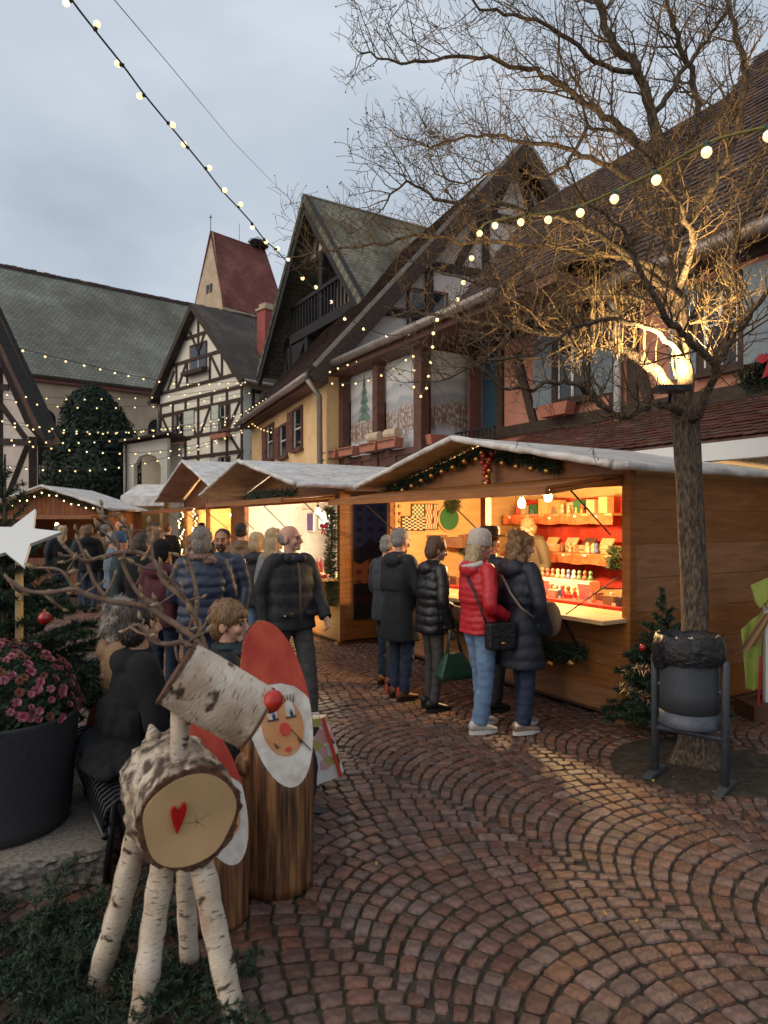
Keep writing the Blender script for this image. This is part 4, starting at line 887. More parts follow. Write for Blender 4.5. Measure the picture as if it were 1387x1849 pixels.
for lp, c in zip(me.loops, ((0, 0), (.85, 0), (.85, 1), (0, 1))): uv.data[lp.index].uv = c
tag(link('night_picture', me, 'night_view', T), 'large night view of an old town street')
b = MB(); b.fbox(FP2, .6, 1.2, .93, .96, -.25, -.02); b.build('side_shelf', 'pine', T)
mat('screen_pale', (.22, .28, .25), (.36, .42, .37), scale=5, rough=.3); mat('purple', (.12, .07, .26), rough=.6); mat('sign_white', (.78, .76, .70), (.55, .52, .48), scale=26, rough=.6, detail=2, ramp=(.55, .7))
many('bottle', [(.25, .12, .05), (.03, .06, .03), (.5, .3, .08), (.6, .55, .45), (.2, .03, .03), (.05, .03, .02)], .15); mat('grey_panel', (.12, .13, .14), rough=.5)
def panel(fr, px0, py0, px1, py1, d, m, label, par=None, name='menu_board', t=.03):
    a0, h1 = fr.hit(px0, py0, d); a1, h0 = fr.hit(px1, py1, d); b = MB(); b.fbox(fr, a0, a1, h0, h1, d, d+t); o = b.build(name, m, par)
    return o if par is not None else tag(o, label, 'sign')
def framed(px0, py0, px1, py1, d, m, label, fm='pine'):
    a0, h1 = F2.hit(px0, py0, d); a1, h0 = F2.hit(px1, py1, d); p = F2.p(a0, h0, d); G = thing('menu_board', label, 'sign', p)
    b = MB(); b.fbox(F2, min(a0, a1), max(a0, a1), h0, h1, d, d+.03); b.build('sheet', m, G)
    b = MB(); x0, x1 = min(a0, a1), max(a0, a1)
    for q in ((x0-.02, x1+.02, h1, h1+.02), (x0-.02, x1+.02, h0-.02, h0), (x0-.02, x0, h0, h1), (x1, x1+.02, h0, h1)): b.fbox(F2, *q, d-.01, d+.03)
    b.build('frame', fm, G); return G
framed(485, 917, 525, 946, 1.6, 'screen_pale', 'pale grey-green menu board in the white lit stall', 'paper')
framed(536, 905, 566, 918, 1.2, 'sign_white', 'white sign sheet hung at the top of the lit stall')
framed(533, 928, 566, 958, 1.3, 'purple', 'purple poster with pale spire in the lit stall', 'sign_white')
framed(575, 925, 598, 955, .9, 'grey_panel', 'grey screen with white diamond in the lit stall', 'black')
a, h = F2.hit(586, 938, .88); b = MB(); b.prism([F2.p(a+x, h+z, .885) for x, z in ((-.09, 0), (0, -.11), (.09, 0), (0, .11))], W*.008); tag(b.build('diamond_sign', 'sign_white', fix=True), 'white diamond shape on the grey screen', 'sign')
a, h = F2.hit(549, 945, 1.28); b = MB(); b.prism([F2.p(a+x, h+z, 1.288) for x, z in ((-.05, -.14), (.05, -.14), (0, .16))], W*.006); tag(b.build('spire_print', 'card', fix=True), 'pale spire printed on the purple poster', 'print')
botb = MB(); botb.lathe((0, 0, 0), [(.001, 0), (.035, .002), (.036, .15), (.014, .2), (.013, .25), (.001, .252)], 10); botm = botb.mesh('bottle'); botm.materials.append(MAT['bottle']); botm.polygons.foreach_set('use_smooth', [True]*len(botm.polygons))
def bottle(p, label, group, s=1.): o = bpy.data.objects.new('bottle', botm); COL.objects.link(o); o.location = p; o.scale = (s, s, s); tag(o, label, 'bottle', group)
for h in (1.25, 1.6):
    b = MB(); b.fbox(F2, .3, 3.6, h-.03, h, 1.95, 2.3); b.build('shelf', 'pine', T)
    for i in range(22): bottle(F2.p(.4+i*.145, h, 2.05), 'bottle or jar on the white lit stall shelf', 'bottles in the white lit stall')
for i in range(14): bottle(F2.p(.35+i*.2+rg.uniform(-.04, .04), .951, .25+rg.uniform(-.08, .1)), 'bottle on the counter of the white lit stall', 'bottles on the white lit counter', rg.uniform(.7, 1.1))
for a in (.8, 2.2): lamp('stall_lamp', F2.p(a, 1.95, .7), 125, (1, .80, .55), label='bright white bulb inside the menu-board stall', group='bulbs in the menu-board stall', glow='lamp_glow_white')
lamp('floor_lamp', F2.p(.85, .35, -.22), 5, (1, .66, .2), label='small glowing lamp at the foot of the brown stall', cord=.05)
gp = [F2.p(.10, .55+i*.14, -.1)+V((rand_jit(.02), 0, 0)) for i in range(11)]
G = garland('post_garland', gp, .07, 2200, 'fir garland with red bows on the post of the brown stall', ln=.08)
for i in (3, 8): b = MB(); ribbon_bow(b, gp[i]-W*.12, .11, (U, W)); b.build('bow', 'bow_red', G)
garland('eave_garland', [F2.p(.2+i*.2, 2.17-.03*(i % 2), -.62) for i in range(10)], .05, 1100, 'dark fir garland under the eave of the brown stall', ln=.08)
# ---------------------------------------------------------------- third stall farther along
SCc = F2.p(4.15, 0, .12); F1 = Frame(SCc, U, W)
T = thing('market_stall', 'far stall with tall gable, bottle shelves and fairy-light posts', 'market stall', SCc)
stall(T, F1, 4.6, 2.4, 2.3, 3.1, 2.3, (1.0, 4.4), .95, 2.05, 'stall_wood_red', ov=.62, side=.25, flap=.95, posts=(2.6,), flapz=-.12, boards=3)
for i in range(8): b = MB(); b.fbox(F1, .1+i*.11, .1+i*.11+.106, .95, 2.06, .0, .02); b.build('board', 'stall_wood_red', T)
b = MB(); b.fbox(F1, 1.0, 4.5, .9, .95, -.25, .4); b.build('counter', 'pine', T)
for h in (1.2, 1.5, 1.8):
    b = MB(); b.fbox(F1, .9, 4.3, h-.03, h, 1.6, 2.3); b.build('shelf', 'pine', T)
    for i in range(20): bottle(F1.p(1.0+i*.165, h, 1.75), 'bottle in a row on the far stall shelves', 'bottles in the far stall')
lamp('stall_lamp', F1.p(2.2, 1.95, .9), 110, (1, .6, .25), label='warm bulb inside the far bottle stall', group='bulbs in the bottle stall')
lamp('stall_lamp', F1.p(3.6, 1.95, .9), 100, (1, .6, .25), label='warm bulb inside the far bottle stall', group='bulbs in the bottle stall')
mat('fairy', (1, .8, .5), emit=(1, .68, .32), es=9)
fbm = MB(); fbm.ell((0, 0, 0), .016, n=6, m=4); fairym = fbm.mesh('fairy_light'); fairym.materials.append(MAT['fairy'])
for a in (4.3, 3.1):
    gp = [F1.p(a+rand_jit(.02), .7+i*.14, -.12) for i in range(11)]
    G = garland('post_garland', gp, .07, 900, 'fir garland with fairy lights on a post of the far stall', group='fairy-light post garlands', ln=.09)
    for i in range(26): inst('fairy_light', fairym, G, Matrix.Translation(gp[0].lerp(gp[-1], i/26)+V((rand_jit(.07), -.1+rand_jit(.04), 0))-G.location))
# ---------------------------------------------------------------- small white-roofed kiosk and the stall at the far left
kp = at(298, 945, 18.5); kp.z = 0; FK = Frame(kp, V((-1, .1, 0)).normalized(), V((.1, 1, 0)).normalized())
T = thing('kiosk', 'small kiosk with flat white awning beyond the bottle stall', 'kiosk', kp)
b = MB(); b.prism([FK.p(-.2, 2.4, -.5), FK.p(1.0, 2.4, -.5), FK.p(.95, 2.75, .4), FK.p(-.15, 2.75, .4)], ZZ*.05); b.build('awning', 'tarp_white', T, fix=True)
b = MB(); b.prism([FK.p(-.2, 2.18, -.52), FK.p(1.0, 2.18, -.52), FK.p(1.0, 2.44, -.52), FK.p(-.2, 2.44, -.52)], FK.n*.02); b.build('valance', 'tarp_white', T, fix=True)
b = MB(); b.fbox(FK, 0, .9, 0, 2.35, .2, .3); b.build('wall', 'pine', T)
for a in (-.1, .9): b = MB(); b.fbox(FK, a, a+.07, 0, 2.3, -.4, -.33); b.build('post', 'pine', T)
lp = V((-6.45, 16.0, 0)); FL = Frame(lp, V((-1, 0, 0)), V((0, 1, 0)))
T = thing('market_stall', 'reddish plank stall with low gable in front of the dark evergreen', 'market stall', lp)
stall(T, FL, 2.7, 2.2, 2.07, 2.6, 1.4, (.15, 2.6), .95, 1.85, 'stall_wood_red', ov=.35, side=.2, flap=.7, boards=3, flapz=-.05, inside='stall_dark')
for i in range(24): 
    a = .06+i*.108; zt = min(2.02+(1.4-abs(a+.05-1.4))*.34, 2.5); b = MB(); b.fbox(FL, a, a+.103, 1.9, zt, -.022, -.002); b.build('board', 'stall_wood_red', T)
lamp('stall_lamp', FL.p(1.6, 1.7, .8), 14, (1, .45, .14), label='orange bulb in the reddish plank stall', cord=.1)
G = garland('gable_garland', [FL.p(a, 2.05+(1.5-abs(a-1.4))*.34-.1, -.12) for a in [-.05+i*.29 for i in range(11)]], .06, 900, 'fir garland with white fairy lights on the reddish stall gable', ln=.1, w=.012)
for i in range(16): a = .1+i*.17; inst('fairy_light', fairym, G, Matrix.Translation(FL.p(a, 2.0+(1.5-abs(a-1.4))*.34-.1+rand_jit(.05), -.22)-G.location))
# ---------------------------------------------------------------- gabled porch with garland behind the near stall, at the right
FG = Frame(SA+W*2.12, U, W); gp0 = FG.p(-.2, 0)
T = thing('wooden_porch', 'brown wooden porch gable edged with a thick fir garland', 'porch', gp0)
am_, zt, zl = -2.2, 4.0, 3.02
b = MB(); b.prism([FG.p(-.15, zl), FG.p(am_, zt), FG.p(am_-2.2, zl)], W*.1); b.build('gable_board', 'stall_wood_red', T, fix=True)
for e in (.05, am_-2.4):
    b = MB(); b.prism([FG.p(e, zl, -.35), FG.p(am_, zt+.05, -.35), FG.p(am_, zt+.05, 1.0), FG.p(e, zl, 1.0)], ZZ*.07); b.build('roof_board', 'stall_wood_red', T, fix=True)
for a in (-.12, am_-2.1): b = MB(); b.fbox(FG, a-.07, a+.07, 0, zl, .16, .3); b.build('post', 'stall_dark', T)
gp = [FG.p(.05+(am_-.05)*i/12, zl+.04+(zt-zl)*i/12, -.42) for i in range(13)]
G = garland('thick_garland', gp, .12, 5200, 'thick fir garland with red bow on the porch gable', ln=.1, w=.008)
b = MB(); ribbon_bow(b, gp[2]-W*.16+ZZ*.02, .17, (U, W)); b.build('bow', 'bow_red', G)
b = MB(); ribbon_bow(b, gp[4]-W*.14+ZZ*.06, .07, (U, W)); b.build('bow', 'bow_red', G)
# ================================================================== bare tree by the near stall
mat('bark', (.035, .024, .017), (.17, .125, .085), scale=55, rough=.95, bump=.02, stretch=(1, 1, .3), c3=(.085, .06, .042), detail=8)
mat('twig_bark', (.06, .038, .022), (.15, .10, .05), scale=12, rough=.9)
def smooth_path(p, k=4):
    p = [V(q) for q in p]; out = []
    for i in range(len(p)-1):
        a, b, c, d = p[max(i-1, 0)], p[i], p[i+1], p[min(i+2, len(p)-1)]
        for j in range(k):
            t = j/k; out.append(.5*((2*b)+(c-a)*t+(2*a-5*b+4*c-d)*t*t+(3*b-a-3*c+d)*t**3))
    return out+[p[-1]]
def bare_tree():
    rg = random.Random(21)
    T = thing('bare_tree', 'bare leafless tree with spreading twiggy crown lit by a floodlight', 'tree', PIT)
    tr = [(1258, 1392, 4.92), (1259, 1340, 4.92), (1257, 1270, 4.92), (1255, 1100, 4.92), (1248, 960, 4.92), (1243, 850, 4.92), (1239, 790, 4.92), (1237, 745, 4.92)]
    path = smooth_path([at(*q) for q in tr], 5); path[0].z = -.01
    n = 22; rings = []
    for i, p in enumerate(path):
        f = p.z; r = .090+.10*math.exp(-max(0, f)/.15)+.016*max(0, (f-2.1))
        rings.append([p+V((math.cos(t), math.sin(t), 0))*r*(1+.05*math.sin(5*t+f*2)+.22*math.exp(-max(0, f)/.2)*math.sin(4*t+1)+.05*mnoise.noise(V((math.cos(t)*3, math.sin(t)*3, f*5)))) for t in [2*math.pi*k/n for k in range(n)]])
    b = MB(); b.loft(rings); b.build('trunk', 'bark', T, smooth=True)
    limbs = [
     ([(1240, 760, 4.92), (1226, 742, 4.85), (1177, 731, 4.72), (1131, 752, 4.6), (1100, 739, 4.5), (1071, 719, 4.45), (1042, 698, 4.4), (999, 690, 4.35), (955, 703, 4.3), (900, 700, 4.3)], .045, .012),
     ([(1238, 735, 4.95), (1186, 672, 5.05), (1143, 641, 5.2), (1100, 622, 5.3), (1065, 625, 5.4), (1013, 605, 5.5), (955, 597, 5.6), (898, 589, 5.7), (820, 575, 5.8), (740, 560, 5.9)], .062, .012),
     ([(1238, 760, 4.94), (1237, 690, 4.98), (1234, 600, 5.0), (1225, 520, 5.05), (1212, 420, 5.1), (1208, 320, 5.1), (1178, 215, 5.1), (1157, 135, 5.1), (1108, 81, 5.15), (1085, 20, 5.2), (1070, -60, 5.2)], .085, .03),
     ([(1225, 520, 5.05), (1180, 480, 5.2), (1120, 460, 5.35), (1040, 455, 5.5), (950, 440, 5.6), (850, 438, 5.7), (760, 425, 5.8), (690, 440, 5.9), (620, 450, 6.0), (560, 455, 6.0)], .045, .009),
     ([(1212, 330, 5.1), (1162, 264, 5.0), (1100, 215, 4.95), (1049, 183, 4.9), (1006, 150, 4.85), (940, 120, 4.8), (845, 102, 4.75), (748, 116, 4.7), (690, 100, 4.7), (650, 92, 4.7)], .045, .006),
     ([(1215, 400, 5.1), (1160, 340, 5.25), (1098, 301, 5.3), (1017, 269, 5.4), (941, 253, 5.5), (860, 245, 5.5), (790, 262, 5.5), (730, 250, 5.5)], .04, .008),
     ([(1226, 540, 5.0), (1170, 500, 4.8), (1110, 440, 4.6), (1040, 400, 4.5), (960, 385, 4.4), (880, 360, 4.35), (800, 365, 4.3), (740, 330, 4.3), (700, 360, 4.3)], .04, .007),
     ([(1240, 770, 4.9), (1262, 740, 4.75), (1290, 665, 4.6), (1240, 610, 4.4), (1195, 560, 4.25), (1150, 470, 4.15), (1120, 410, 4.1), (1060, 370, 4.0)], .05, .012),
     ([(1288, 668, 4.6), (1330, 600, 4.5), (1387, 530, 4.4), (1450, 470, 4.3)], .035, .015),
     ([(1238, 640, 5.0), (1265, 560, 5.15), (1310, 500, 5.3), (1340, 400, 5.4), (1387, 330, 5.5), (1430, 250, 5.6)], .05, .02),
     ([(1210, 350, 5.1), (1240, 280, 5.2), (1259, 210, 5.3), (1240, 110, 5.4), (1211, 32, 5.4), (1200, -50, 5.4)], .045, .02),
     ([(1220, 430, 5.1), (1290, 330, 4.9), (1330, 240, 4.8), (1345, 120, 4.7), (1320, 30, 4.7), (1310, -60, 4.7)], .04, .018),
     ([(1178, 215, 5.1), (1221, 150, 5.2), (1260, 90, 5.3), (1300, 40, 5.3), (1340, -40, 5.3)], .03, .015),
     ([(1157, 135, 5.1), (1090, 120, 5.0), (1010, 60, 4.9), (940, 30, 4.8), (870, 15, 4.8), (830, -20, 4.8)], .03, .008),
     ([(1230, 560, 5.0), (1190, 540, 5.5), (1100, 540, 5.9), (1000, 530, 6.2), (900, 520, 6.4), (820, 500, 6.5), (740, 470, 6.6)], .035, .008),
     ([(1236, 650, 4.98), (1190, 600, 4.7), (1120, 580, 4.5), (1040, 590, 4.35), (960, 640, 4.2), (880, 650, 4.2), (800, 690, 4.2)], .03, .006),
     ([(1226, 520, 5.0), (1250, 440, 4.6), (1230, 380, 4.3), (1180, 300, 4.1), (1120, 240, 4.0), (1060, 230, 4.0)], .035, .01),
     ([(1060, 230, 4.9), (1020, 300, 4.8), (960, 320, 4.7), (900, 310, 4.7), (840, 330, 4.7), (780, 310, 4.7)], .02, .006),
    ]
    tw = MB(); flood = at(1215, 690, 4.8)
    def branch(p, d, ln, r, lv):
        m = (7, 5, 3)[lv]; pts = [p]; rs = [r]; q = p.copy(); dd = d.normalized()
        for i in range(m):
            w = (.17, .22, .25)[lv]
            dd = (dd+V((rg.gauss(0, w), rg.gauss(0, w), rg.gauss(0, w)+.06))).normalized(); q = q+dd*ln/m; pts.append(q); rs.append(max(.0017, r*(1-.75*(i+1)/m)))
        tw.tube(pts, rs, (5, 4, 3)[lv], cap=False)
        if lv < 2:
            gap = (.07, .06)[lv]; k = max(2, int(ln/gap))
            for j in range(k):
                t = (j+.5+rg.uniform(-.3, .3))/k; i = min(m-1, int(t*m)); c = pts[i].lerp(pts[i+1], t*m-i); ax = (pts[i+1]-pts[i]).normalized()
                o = V((rg.gauss(0, 1), rg.gauss(0, 1), rg.gauss(0, 1)+.35)); o = (o-ax*o.dot(ax)).normalized()
                branch(c, o*.85+ax*.6, ln*rg.uniform(.3, .55)*(1-.35*t) if lv == 0 else rg.uniform(.05, .16), max(.0020, rs[i]*.6), lv+1)
        elif rg.random() < .25: tw.ell(pts[-1], .006, n=4, m=3)
    for pl, r0, r1 in limbs:
        pts = smooth_path([at(*q) for q in pl], 5); m = len(pts)
        for i in range(1, m): pts[i] = pts[i]+V((rg.gauss(0, .008), rg.gauss(0, .014), rg.gauss(0, .008)))
        rs = [(r0+(r1-r0)*(i/(m-1))**.8)*.76 for i in range(m)]
        b = MB(); b.tube(pts, [r*(1+rg.uniform(-.07, .07)) for r in rs], 9); b.build('limb', 'bark', T, smooth=True)
        ln = sum((pts[i+1]-pts[i]).length for i in range(m-1)); k = int(ln/.078)
        for j in range(k):
            t = (j+.6+rg.uniform(-.3, .3))/k; t = .2+.8*t
            if t > .995: t = .995
            i = int(t*(m-1)); c = pts[i].lerp(pts[min(i+1, m-1)], t*(m-1)-i); ax = (pts[min(i+1, m-1)]-pts[max(i-1, 0)]).normalized()
            o = V((rg.gauss(0, 1), rg.gauss(0, .8), rg.gauss(0, .8)+.45)); o = (o-ax*o.dot(ax)).normalized()
            branch(c, o*.9+ax*.7, rg.uniform(.25, .75)*(1.1-.35*t), max(.0042, min(.009, rs[i]*.35)), 0)
        branch(pts[-1], pts[-1]-pts[-2], .35, rs[-1], 0)
    for j in range(20):                     # straight water shoots above the lit fork
        t = rg.random(); c = at(1230-170*t, 690-60*t, 4.95+.3*t)+V((rg.uniform(-.05, .1), rg.uniform(-.1, .1), 0)); h = rg.uniform(.3, .75); pts = [c+V((rg.gauss(0, .012), rg.gauss(0, .012), h*i/4)) for i in range(5)]
        tw.tube(pts, [.006, .005, .0045, .004, .002], 4, cap=False)
    tag(tw.build('twigs', 'twig_bark', T), kind='stuff')
    print('twig faces', len(tw.f))
bare_tree()
# floodlight strapped in the fork
fp_ = at(1212, 703, 4.74); T = thing('floodlight', 'black floodlight tray strapped in the tree fork, switched on', 'floodlight', fp_)
b = MB(); b.box(fp_, (.22, .16, .035)); b.build('housing', 'black', T)
b = MB(); b.box(fp_+V((0, 0, .02)), (.12, .08, .008)); b.build('glass', 'lamp_glow', T)
b = MB(); b.tube([fp_+V((.02, .06, 0)), fp_+V((.05, .16, -.1))], .012, 6); b.build('bracket', 'iron', T)
ld = bpy.data.lights.new('flood_light', 'SPOT'); ld.energy = 430; ld.color = (1, .70, .30); ld.spot_size = R(150); ld.spot_blend = .6; ld.shadow_soft_size = .06
lo = bpy.data.objects.new('flood_light', ld); COL.objects.link(lo); lo.parent = T; lo.location = (0, 0, .06); lo.rotation_euler = (R(180-18), R(0), 0)
# ================================================================== dark evergreen by the church
mat('yew', (.008, .018, .011), (.022, .042, .022), scale=3, rough=.8, rnd=.35)
def evergreen():
    rg = random.Random(4); c = V((-14.1, 33, 0)); T = thing('evergreen_tree', 'large dark rounded evergreen in front of the church wall', 'tree', c)
    b = MB(); b.tube([c, c+ZZ*2, c+ZZ*6.5], [.3, .25, .08], 8); b.build('trunk', 'bark', T)
    f = MB()
    for i in range(24000):
        u = rg.uniform(-1, 1); t = rg.uniform(0, 6.283); z = rg.random()
        h = .25+8.1*z; R_ = 2.85*math.sqrt(max(.0, 1-z**2.4))*min(1, .78+z*.9)
        R_ *= .84+.32*mnoise.noise(V((math.cos(t)*1.6, math.sin(t)*1.6, h*.7)))+.12*mnoise.noise(V((math.cos(t)*5, math.sin(t)*5, h*2.2)))
        r = R_*rg.uniform(.72, 1.03); p = c+V((r*math.cos(t), r*math.sin(t), h))
        n = V((math.cos(t), math.sin(t), .35))+V((rg.gauss(0, .6), rg.gauss(0, .6), rg.gauss(0, .6))); n.normalize(); x = n.orthogonal().normalized(); y = n.cross(x); s = rg.uniform(.06, .15)
        a = rg.uniform(0, 6.28); x, y = x*math.cos(a)+y*math.sin(a), y*math.cos(a)-x*math.sin(a)
        f.add([p-x*s, p+y*s*.5, p+x*s*1.2, p-y*s*.5], [(0, 1, 2, 3)])
    tag(f.build('crown', 'yew', T), kind='stuff')
    k = MB(); rings = []
    for j in range(14):
        z = .02+.93*j/13; h = .25+8.1*z; R_ = 2.85*math.sqrt(max(.0, 1-z**2.4))*min(1, .78+z*.9)*.60
        rings.append([c+V((R_*math.cos(t)*(1+.1*math.sin(3*t+h)), R_*math.sin(t), h)) for t in [2*math.pi*q/16 for q in range(16)]])
    k.loft(rings); k.build('inner_crown', 'yew', T, smooth=True)
evergreen()
# ================================================================== foreground at the left
def uvtube(name, pts, rs, n, m, par, rough=0., cap='same', seed=0, world=True):
    """log with UV: u round the bark in metres, v along the log"""
    pts = [V(p) for p in pts]; k = len(pts); off = org(par); b = MB()
    t = [(pts[min(i+1, k-1)]-pts[max(i-1, 0)]).normalized() for i in range(k)]; a = t[0].orthogonal().normalized(); ln = 0; vs = []; uvs = []
    for i in range(k):
        a = (a-t[i]*a.dot(t[i])).normalized(); c = t[i].cross(a); ln += (pts[i]-pts[i-1]).length if i else 0
        for j in range(n+1):
            th = 2*math.pi*j/n; d = a*math.cos(th)+c*math.sin(th); rr = rs[i]
            if rough: rr *= 1+rough*(mnoise.noise(V((math.cos(th)*2.5+seed, math.sin(th)*2.5, ln*9)))+.6*mnoise.noise(V((math.cos(th)*7+seed, math.sin(th)*7, ln*22))))
            vs.append(pts[i]+d*rr-off); uvs.append((rs[i]*th, ln+seed))
    me = bpy.data.meshes.new(name); fs = [(i*(n+1)+j, i*(n+1)+j+1, (i+1)*(n+1)+j+1, (i+1)*(n+1)+j) for i in range(k-1) for j in range(n)]
    fs += [tuple(range(n))[::-1], tuple((k-1)*(n+1)+j for j in range(n))]
    me.from_pydata([tuple(v) for v in vs], [], fs); uv = me.uv_layers.new()
    for lp in me.loops: uv.data[lp.index].uv = uvs[lp.vertex_index]
    o = link(name, me, m, par, True)
    me.polygons[len(me.polygons)-1].use_smooth = False; me.polygons[len(me.polygons)-2].use_smooth = False
    return o
def birch_mat(name, rough_bark):
    m = bpy.data.materials.new(name); m.use_nodes = True; MAT[name] = m; t = m.node_tree; N = t.nodes.new; Lk = t.links.new; b = t.nodes['Principled BSDF']; b.inputs['Roughness'].default_value = .8
    tc = N('ShaderNodeTexCoord')
    def nz(sc, st, det=4): mp = N('ShaderNodeMapping'); mp.inputs['Scale'].default_value = st; Lk(tc.outputs['UV'], mp.inputs[0]); q = N('ShaderNodeTexNoise'); q.inputs['Scale'].default_value = sc; q.inputs['Detail'].default_value = det; Lk(mp.outputs[0], q.inputs['Vector']); return q
    def ramp(src, p0, p1, c0, c1): r = N('ShaderNodeValToRGB'); r.color_ramp.elements[0].position = p0; r.color_ramp.elements[1].position = p1; r.color_ramp.elements[0].color = (*c0, 1); r.color_ramp.elements[1].color = (*c1, 1); Lk(src.outputs['Fac'], r.inputs[0]); return r
    base = ramp(nz(5, (1, 1, 1)), .35, .65, (.36, .265, .175), (.66, .57, .46))
    len_ = ramp(nz(1, (22, 120, 1), 2), .62, .68, (1, 1, 1), (.28, .2, .16))
    scar = ramp(nz(1, (9, 17, 1) if not rough_bark else (17, 13, 1), 3 if not rough_bark else 7), .60 if not rough_bark else .41, .66 if not rough_bark else .62, (1, 1, 1), (.13, .09, .075) if not rough_bark else (.12, .085, .065))
    mu = N('ShaderNodeMix'); mu.data_type = 'RGBA'; mu.blend_type = 'MULTIPLY'; mu.inputs['Factor'].default_value = 1; Lk(base.outputs[0], mu.inputs['A']); Lk(len_.outputs[0], mu.inputs['B'])
    m2 = N('ShaderNodeMix'); m2.data_type = 'RGBA'; m2.blend_type = 'MULTIPLY'; m2.inputs['Factor'].default_value = 1; Lk(mu.outputs['Result'], m2.inputs['A']); Lk(scar.outputs[0], m2.inputs['B'])
    Lk(m2.outputs['Result'], b.inputs['Base Color'])
    bp = N('ShaderNodeBump'); bp.inputs['Distance'].default_value = .02 if rough_bark else .004; q = nz(18 if rough_bark else 60, (1, 1.6, 1)); Lk(q.outputs['Fac'], bp.inputs['Height']); Lk(bp.outputs[0], b.inputs['Normal'])
birch_mat('birch', False); birch_mat('birch_rough', True)
mat('bark_edge', (.07, .03, .018), (.16, .075, .04), scale=30, rough=.95, bump=.02)
mat('antler', (.13, .08, .055), (.24, .155, .105), scale=20, rough=.85, bump=.004)
mat('bud', (.22, .15, .08), (.34, .25, .14), scale=60, rough=.9)
def cutwood():
    m = mat('cut_wood', (.55, .34, .15), rough=.7); t = m.node_tree; N = t.nodes.new; Lk = t.links.new; b = t.nodes['Principled BSDF']
    tc = N('ShaderNodeTexCoord'); nz = N('ShaderNodeTexNoise'); nz.inputs['Scale'].default_value = 3; Lk(tc.outputs['UV'], nz.inputs['Vector'])
    wv = N('ShaderNodeTexWave'); wv.wave_type = 'RINGS'; wv.rings_direction = 'Z'; wv.inputs['Scale'].default_value = 28; wv.inputs['Distortion'].default_value = 9; wv.inputs['Detail'].default_value = 2; Lk(tc.outputs['UV'], wv.inputs['Vector'])
    rp = N('ShaderNodeValToRGB'); rp.color_ramp.elements[0].color = (.612, .398, .19, 1); rp.color_ramp.elements[1].color = (.65, .44, .215, 1); Lk(wv.outputs['Fac'], rp.inputs[0])
    r2 = N('ShaderNodeValToRGB'); r2.color_ramp.elements[0].position = .35; r2.color_ramp.elements[1].position = .7; r2.color_ramp.elements[0].color = (.75, .72, .68, 1); r2.color_ramp.elements[1].color = (1.05, 1, 1, 1); Lk(nz.outputs['Fac'], r2.inputs[0])
    mu = N('ShaderNodeMix'); mu.data_type = 'RGBA'; mu.blend_type = 'MULTIPLY'; mu.inputs['Factor'].default_value = 1; Lk(rp.outputs[0], mu.inputs['A']); Lk(r2.outputs[0], mu.inputs['B']); Lk(mu.outputs['Result'], b.inputs['Base Color'])
cutwood()
def disc(name, c, nrm, upv, fn, m, par, t=.004, n=48):
    """flat shape fn(angle)->(x,y) in the plane, UV in metres from the centre"""
    nrm = nrm.normalized(); X = upv.cross(nrm).normalized(); Y = nrm.cross(X); off = org(par); pts = [fn(2*math.pi*i/n) for i in range(n)] if callable(fn) else fn; n = len(pts)
    vs = [c+X*x+Y*y+nrm*t for x, y in pts]+[c+X*x+Y*y for x, y in pts]; me = bpy.data.meshes.new(name)
    me.from_pydata([tuple(v-off) for v in vs], [], [tuple(range(n)), tuple(range(n, 2*n))[::-1]]+[(i, n+i, n+(i+1) % n, (i+1) % n) for i in range(n)]); uv = me.uv_layers.new()
    for lp in me.loops: uv.data[lp.index].uv = pts[lp.vertex_index % n]
    return link(name, me, m, par)
# ---------------------------------------------------------------- birch log reindeer
fc = V((-.668, 2.35, .704)); rc = V((-.862, 2.69, .735)); ax = (fc-rc).normalized()
T = thing('log_reindeer', 'birch log reindeer with twig antlers, red nose and red heart', 'decoration', (-.76, 2.48, 0))
k = 26; b_ = uvtube('body', [rc.lerp(fc, i/k) for i in range(k+1)], [.168+.014*math.sin(3*i/k) for i in range(k+1)], 72, 'birch_rough', T, rough=.13, seed=3)
disc('bark_rim', fc-ax*.002, ax, ZZ, lambda t: ((.176+.006*math.sin(7*t)+.004*math.sin(17*t+1)+.003*math.sin(31*t))*math.cos(t), (.182+.006*math.sin(5*t+2)+.004*math.sin(19*t)+.003*math.sin(37*t))*math.sin(t)), 'bark_edge', T, .012, 96)
disc('cut_face', fc+ax*.010, ax, ZZ, lambda t: ((.156+.006*math.sin(3*t)+.004*math.sin(5*t+1))*math.cos(t)-.002, (.165+.006*math.sin(2*t+1))*math.sin(t)), 'cut_wood', T, .005, 72)
mat('heart_red', (.42, .008, .008), (.5, .015, .012), scale=14, rough=.18, coat=.6, bump=.003)
for _k in range(5):
    _a = .5+_k*1.27; _l = (.05, .032, .06, .026, .04)[_k]; disc('crack', fc+ax*.0148, ax, ZZ, [(.02, -.01), (.02+_l*math.cos(_a), -.01+_l*math.sin(_a)), (.0215, -.0085)], 'bark_edge', T, .0012)
hp = [(x*.8, y*.86) for x, y in [(0, -.072), (.012, -.045), (.026, -.002), (.030, .028), (.026, .048), (.018, .052), (.010, .046), (.003, .026), (-.002, .018), (-.008, .030), (-.018, .040), (-.030, .036), (-.034, .022), (-.030, .0), (-.016, -.038)]]
_hx = ZZ.cross(ax).normalized(); disc('heart', fc+ax*.016-_hx*.045+ax.cross(_hx)*.03, ax, (ZZ+V((.1, 0, 0))).normalized(), hp, 'heart_red', T, .014)
ha, hb_ = at(318, 1213, 2.36), at(464, 1297, 2.42); k = 22
for nm in ('head',):
    uvtube(nm, [ha.lerp(hb_, i/k) for i in range(k+1)], [.113+.006*math.sin(2.6*i/k+.5) for i in range(k+1)], 56, 'birch', T, rough=.03, seed=9)
hax = (hb_-ha).normalized()
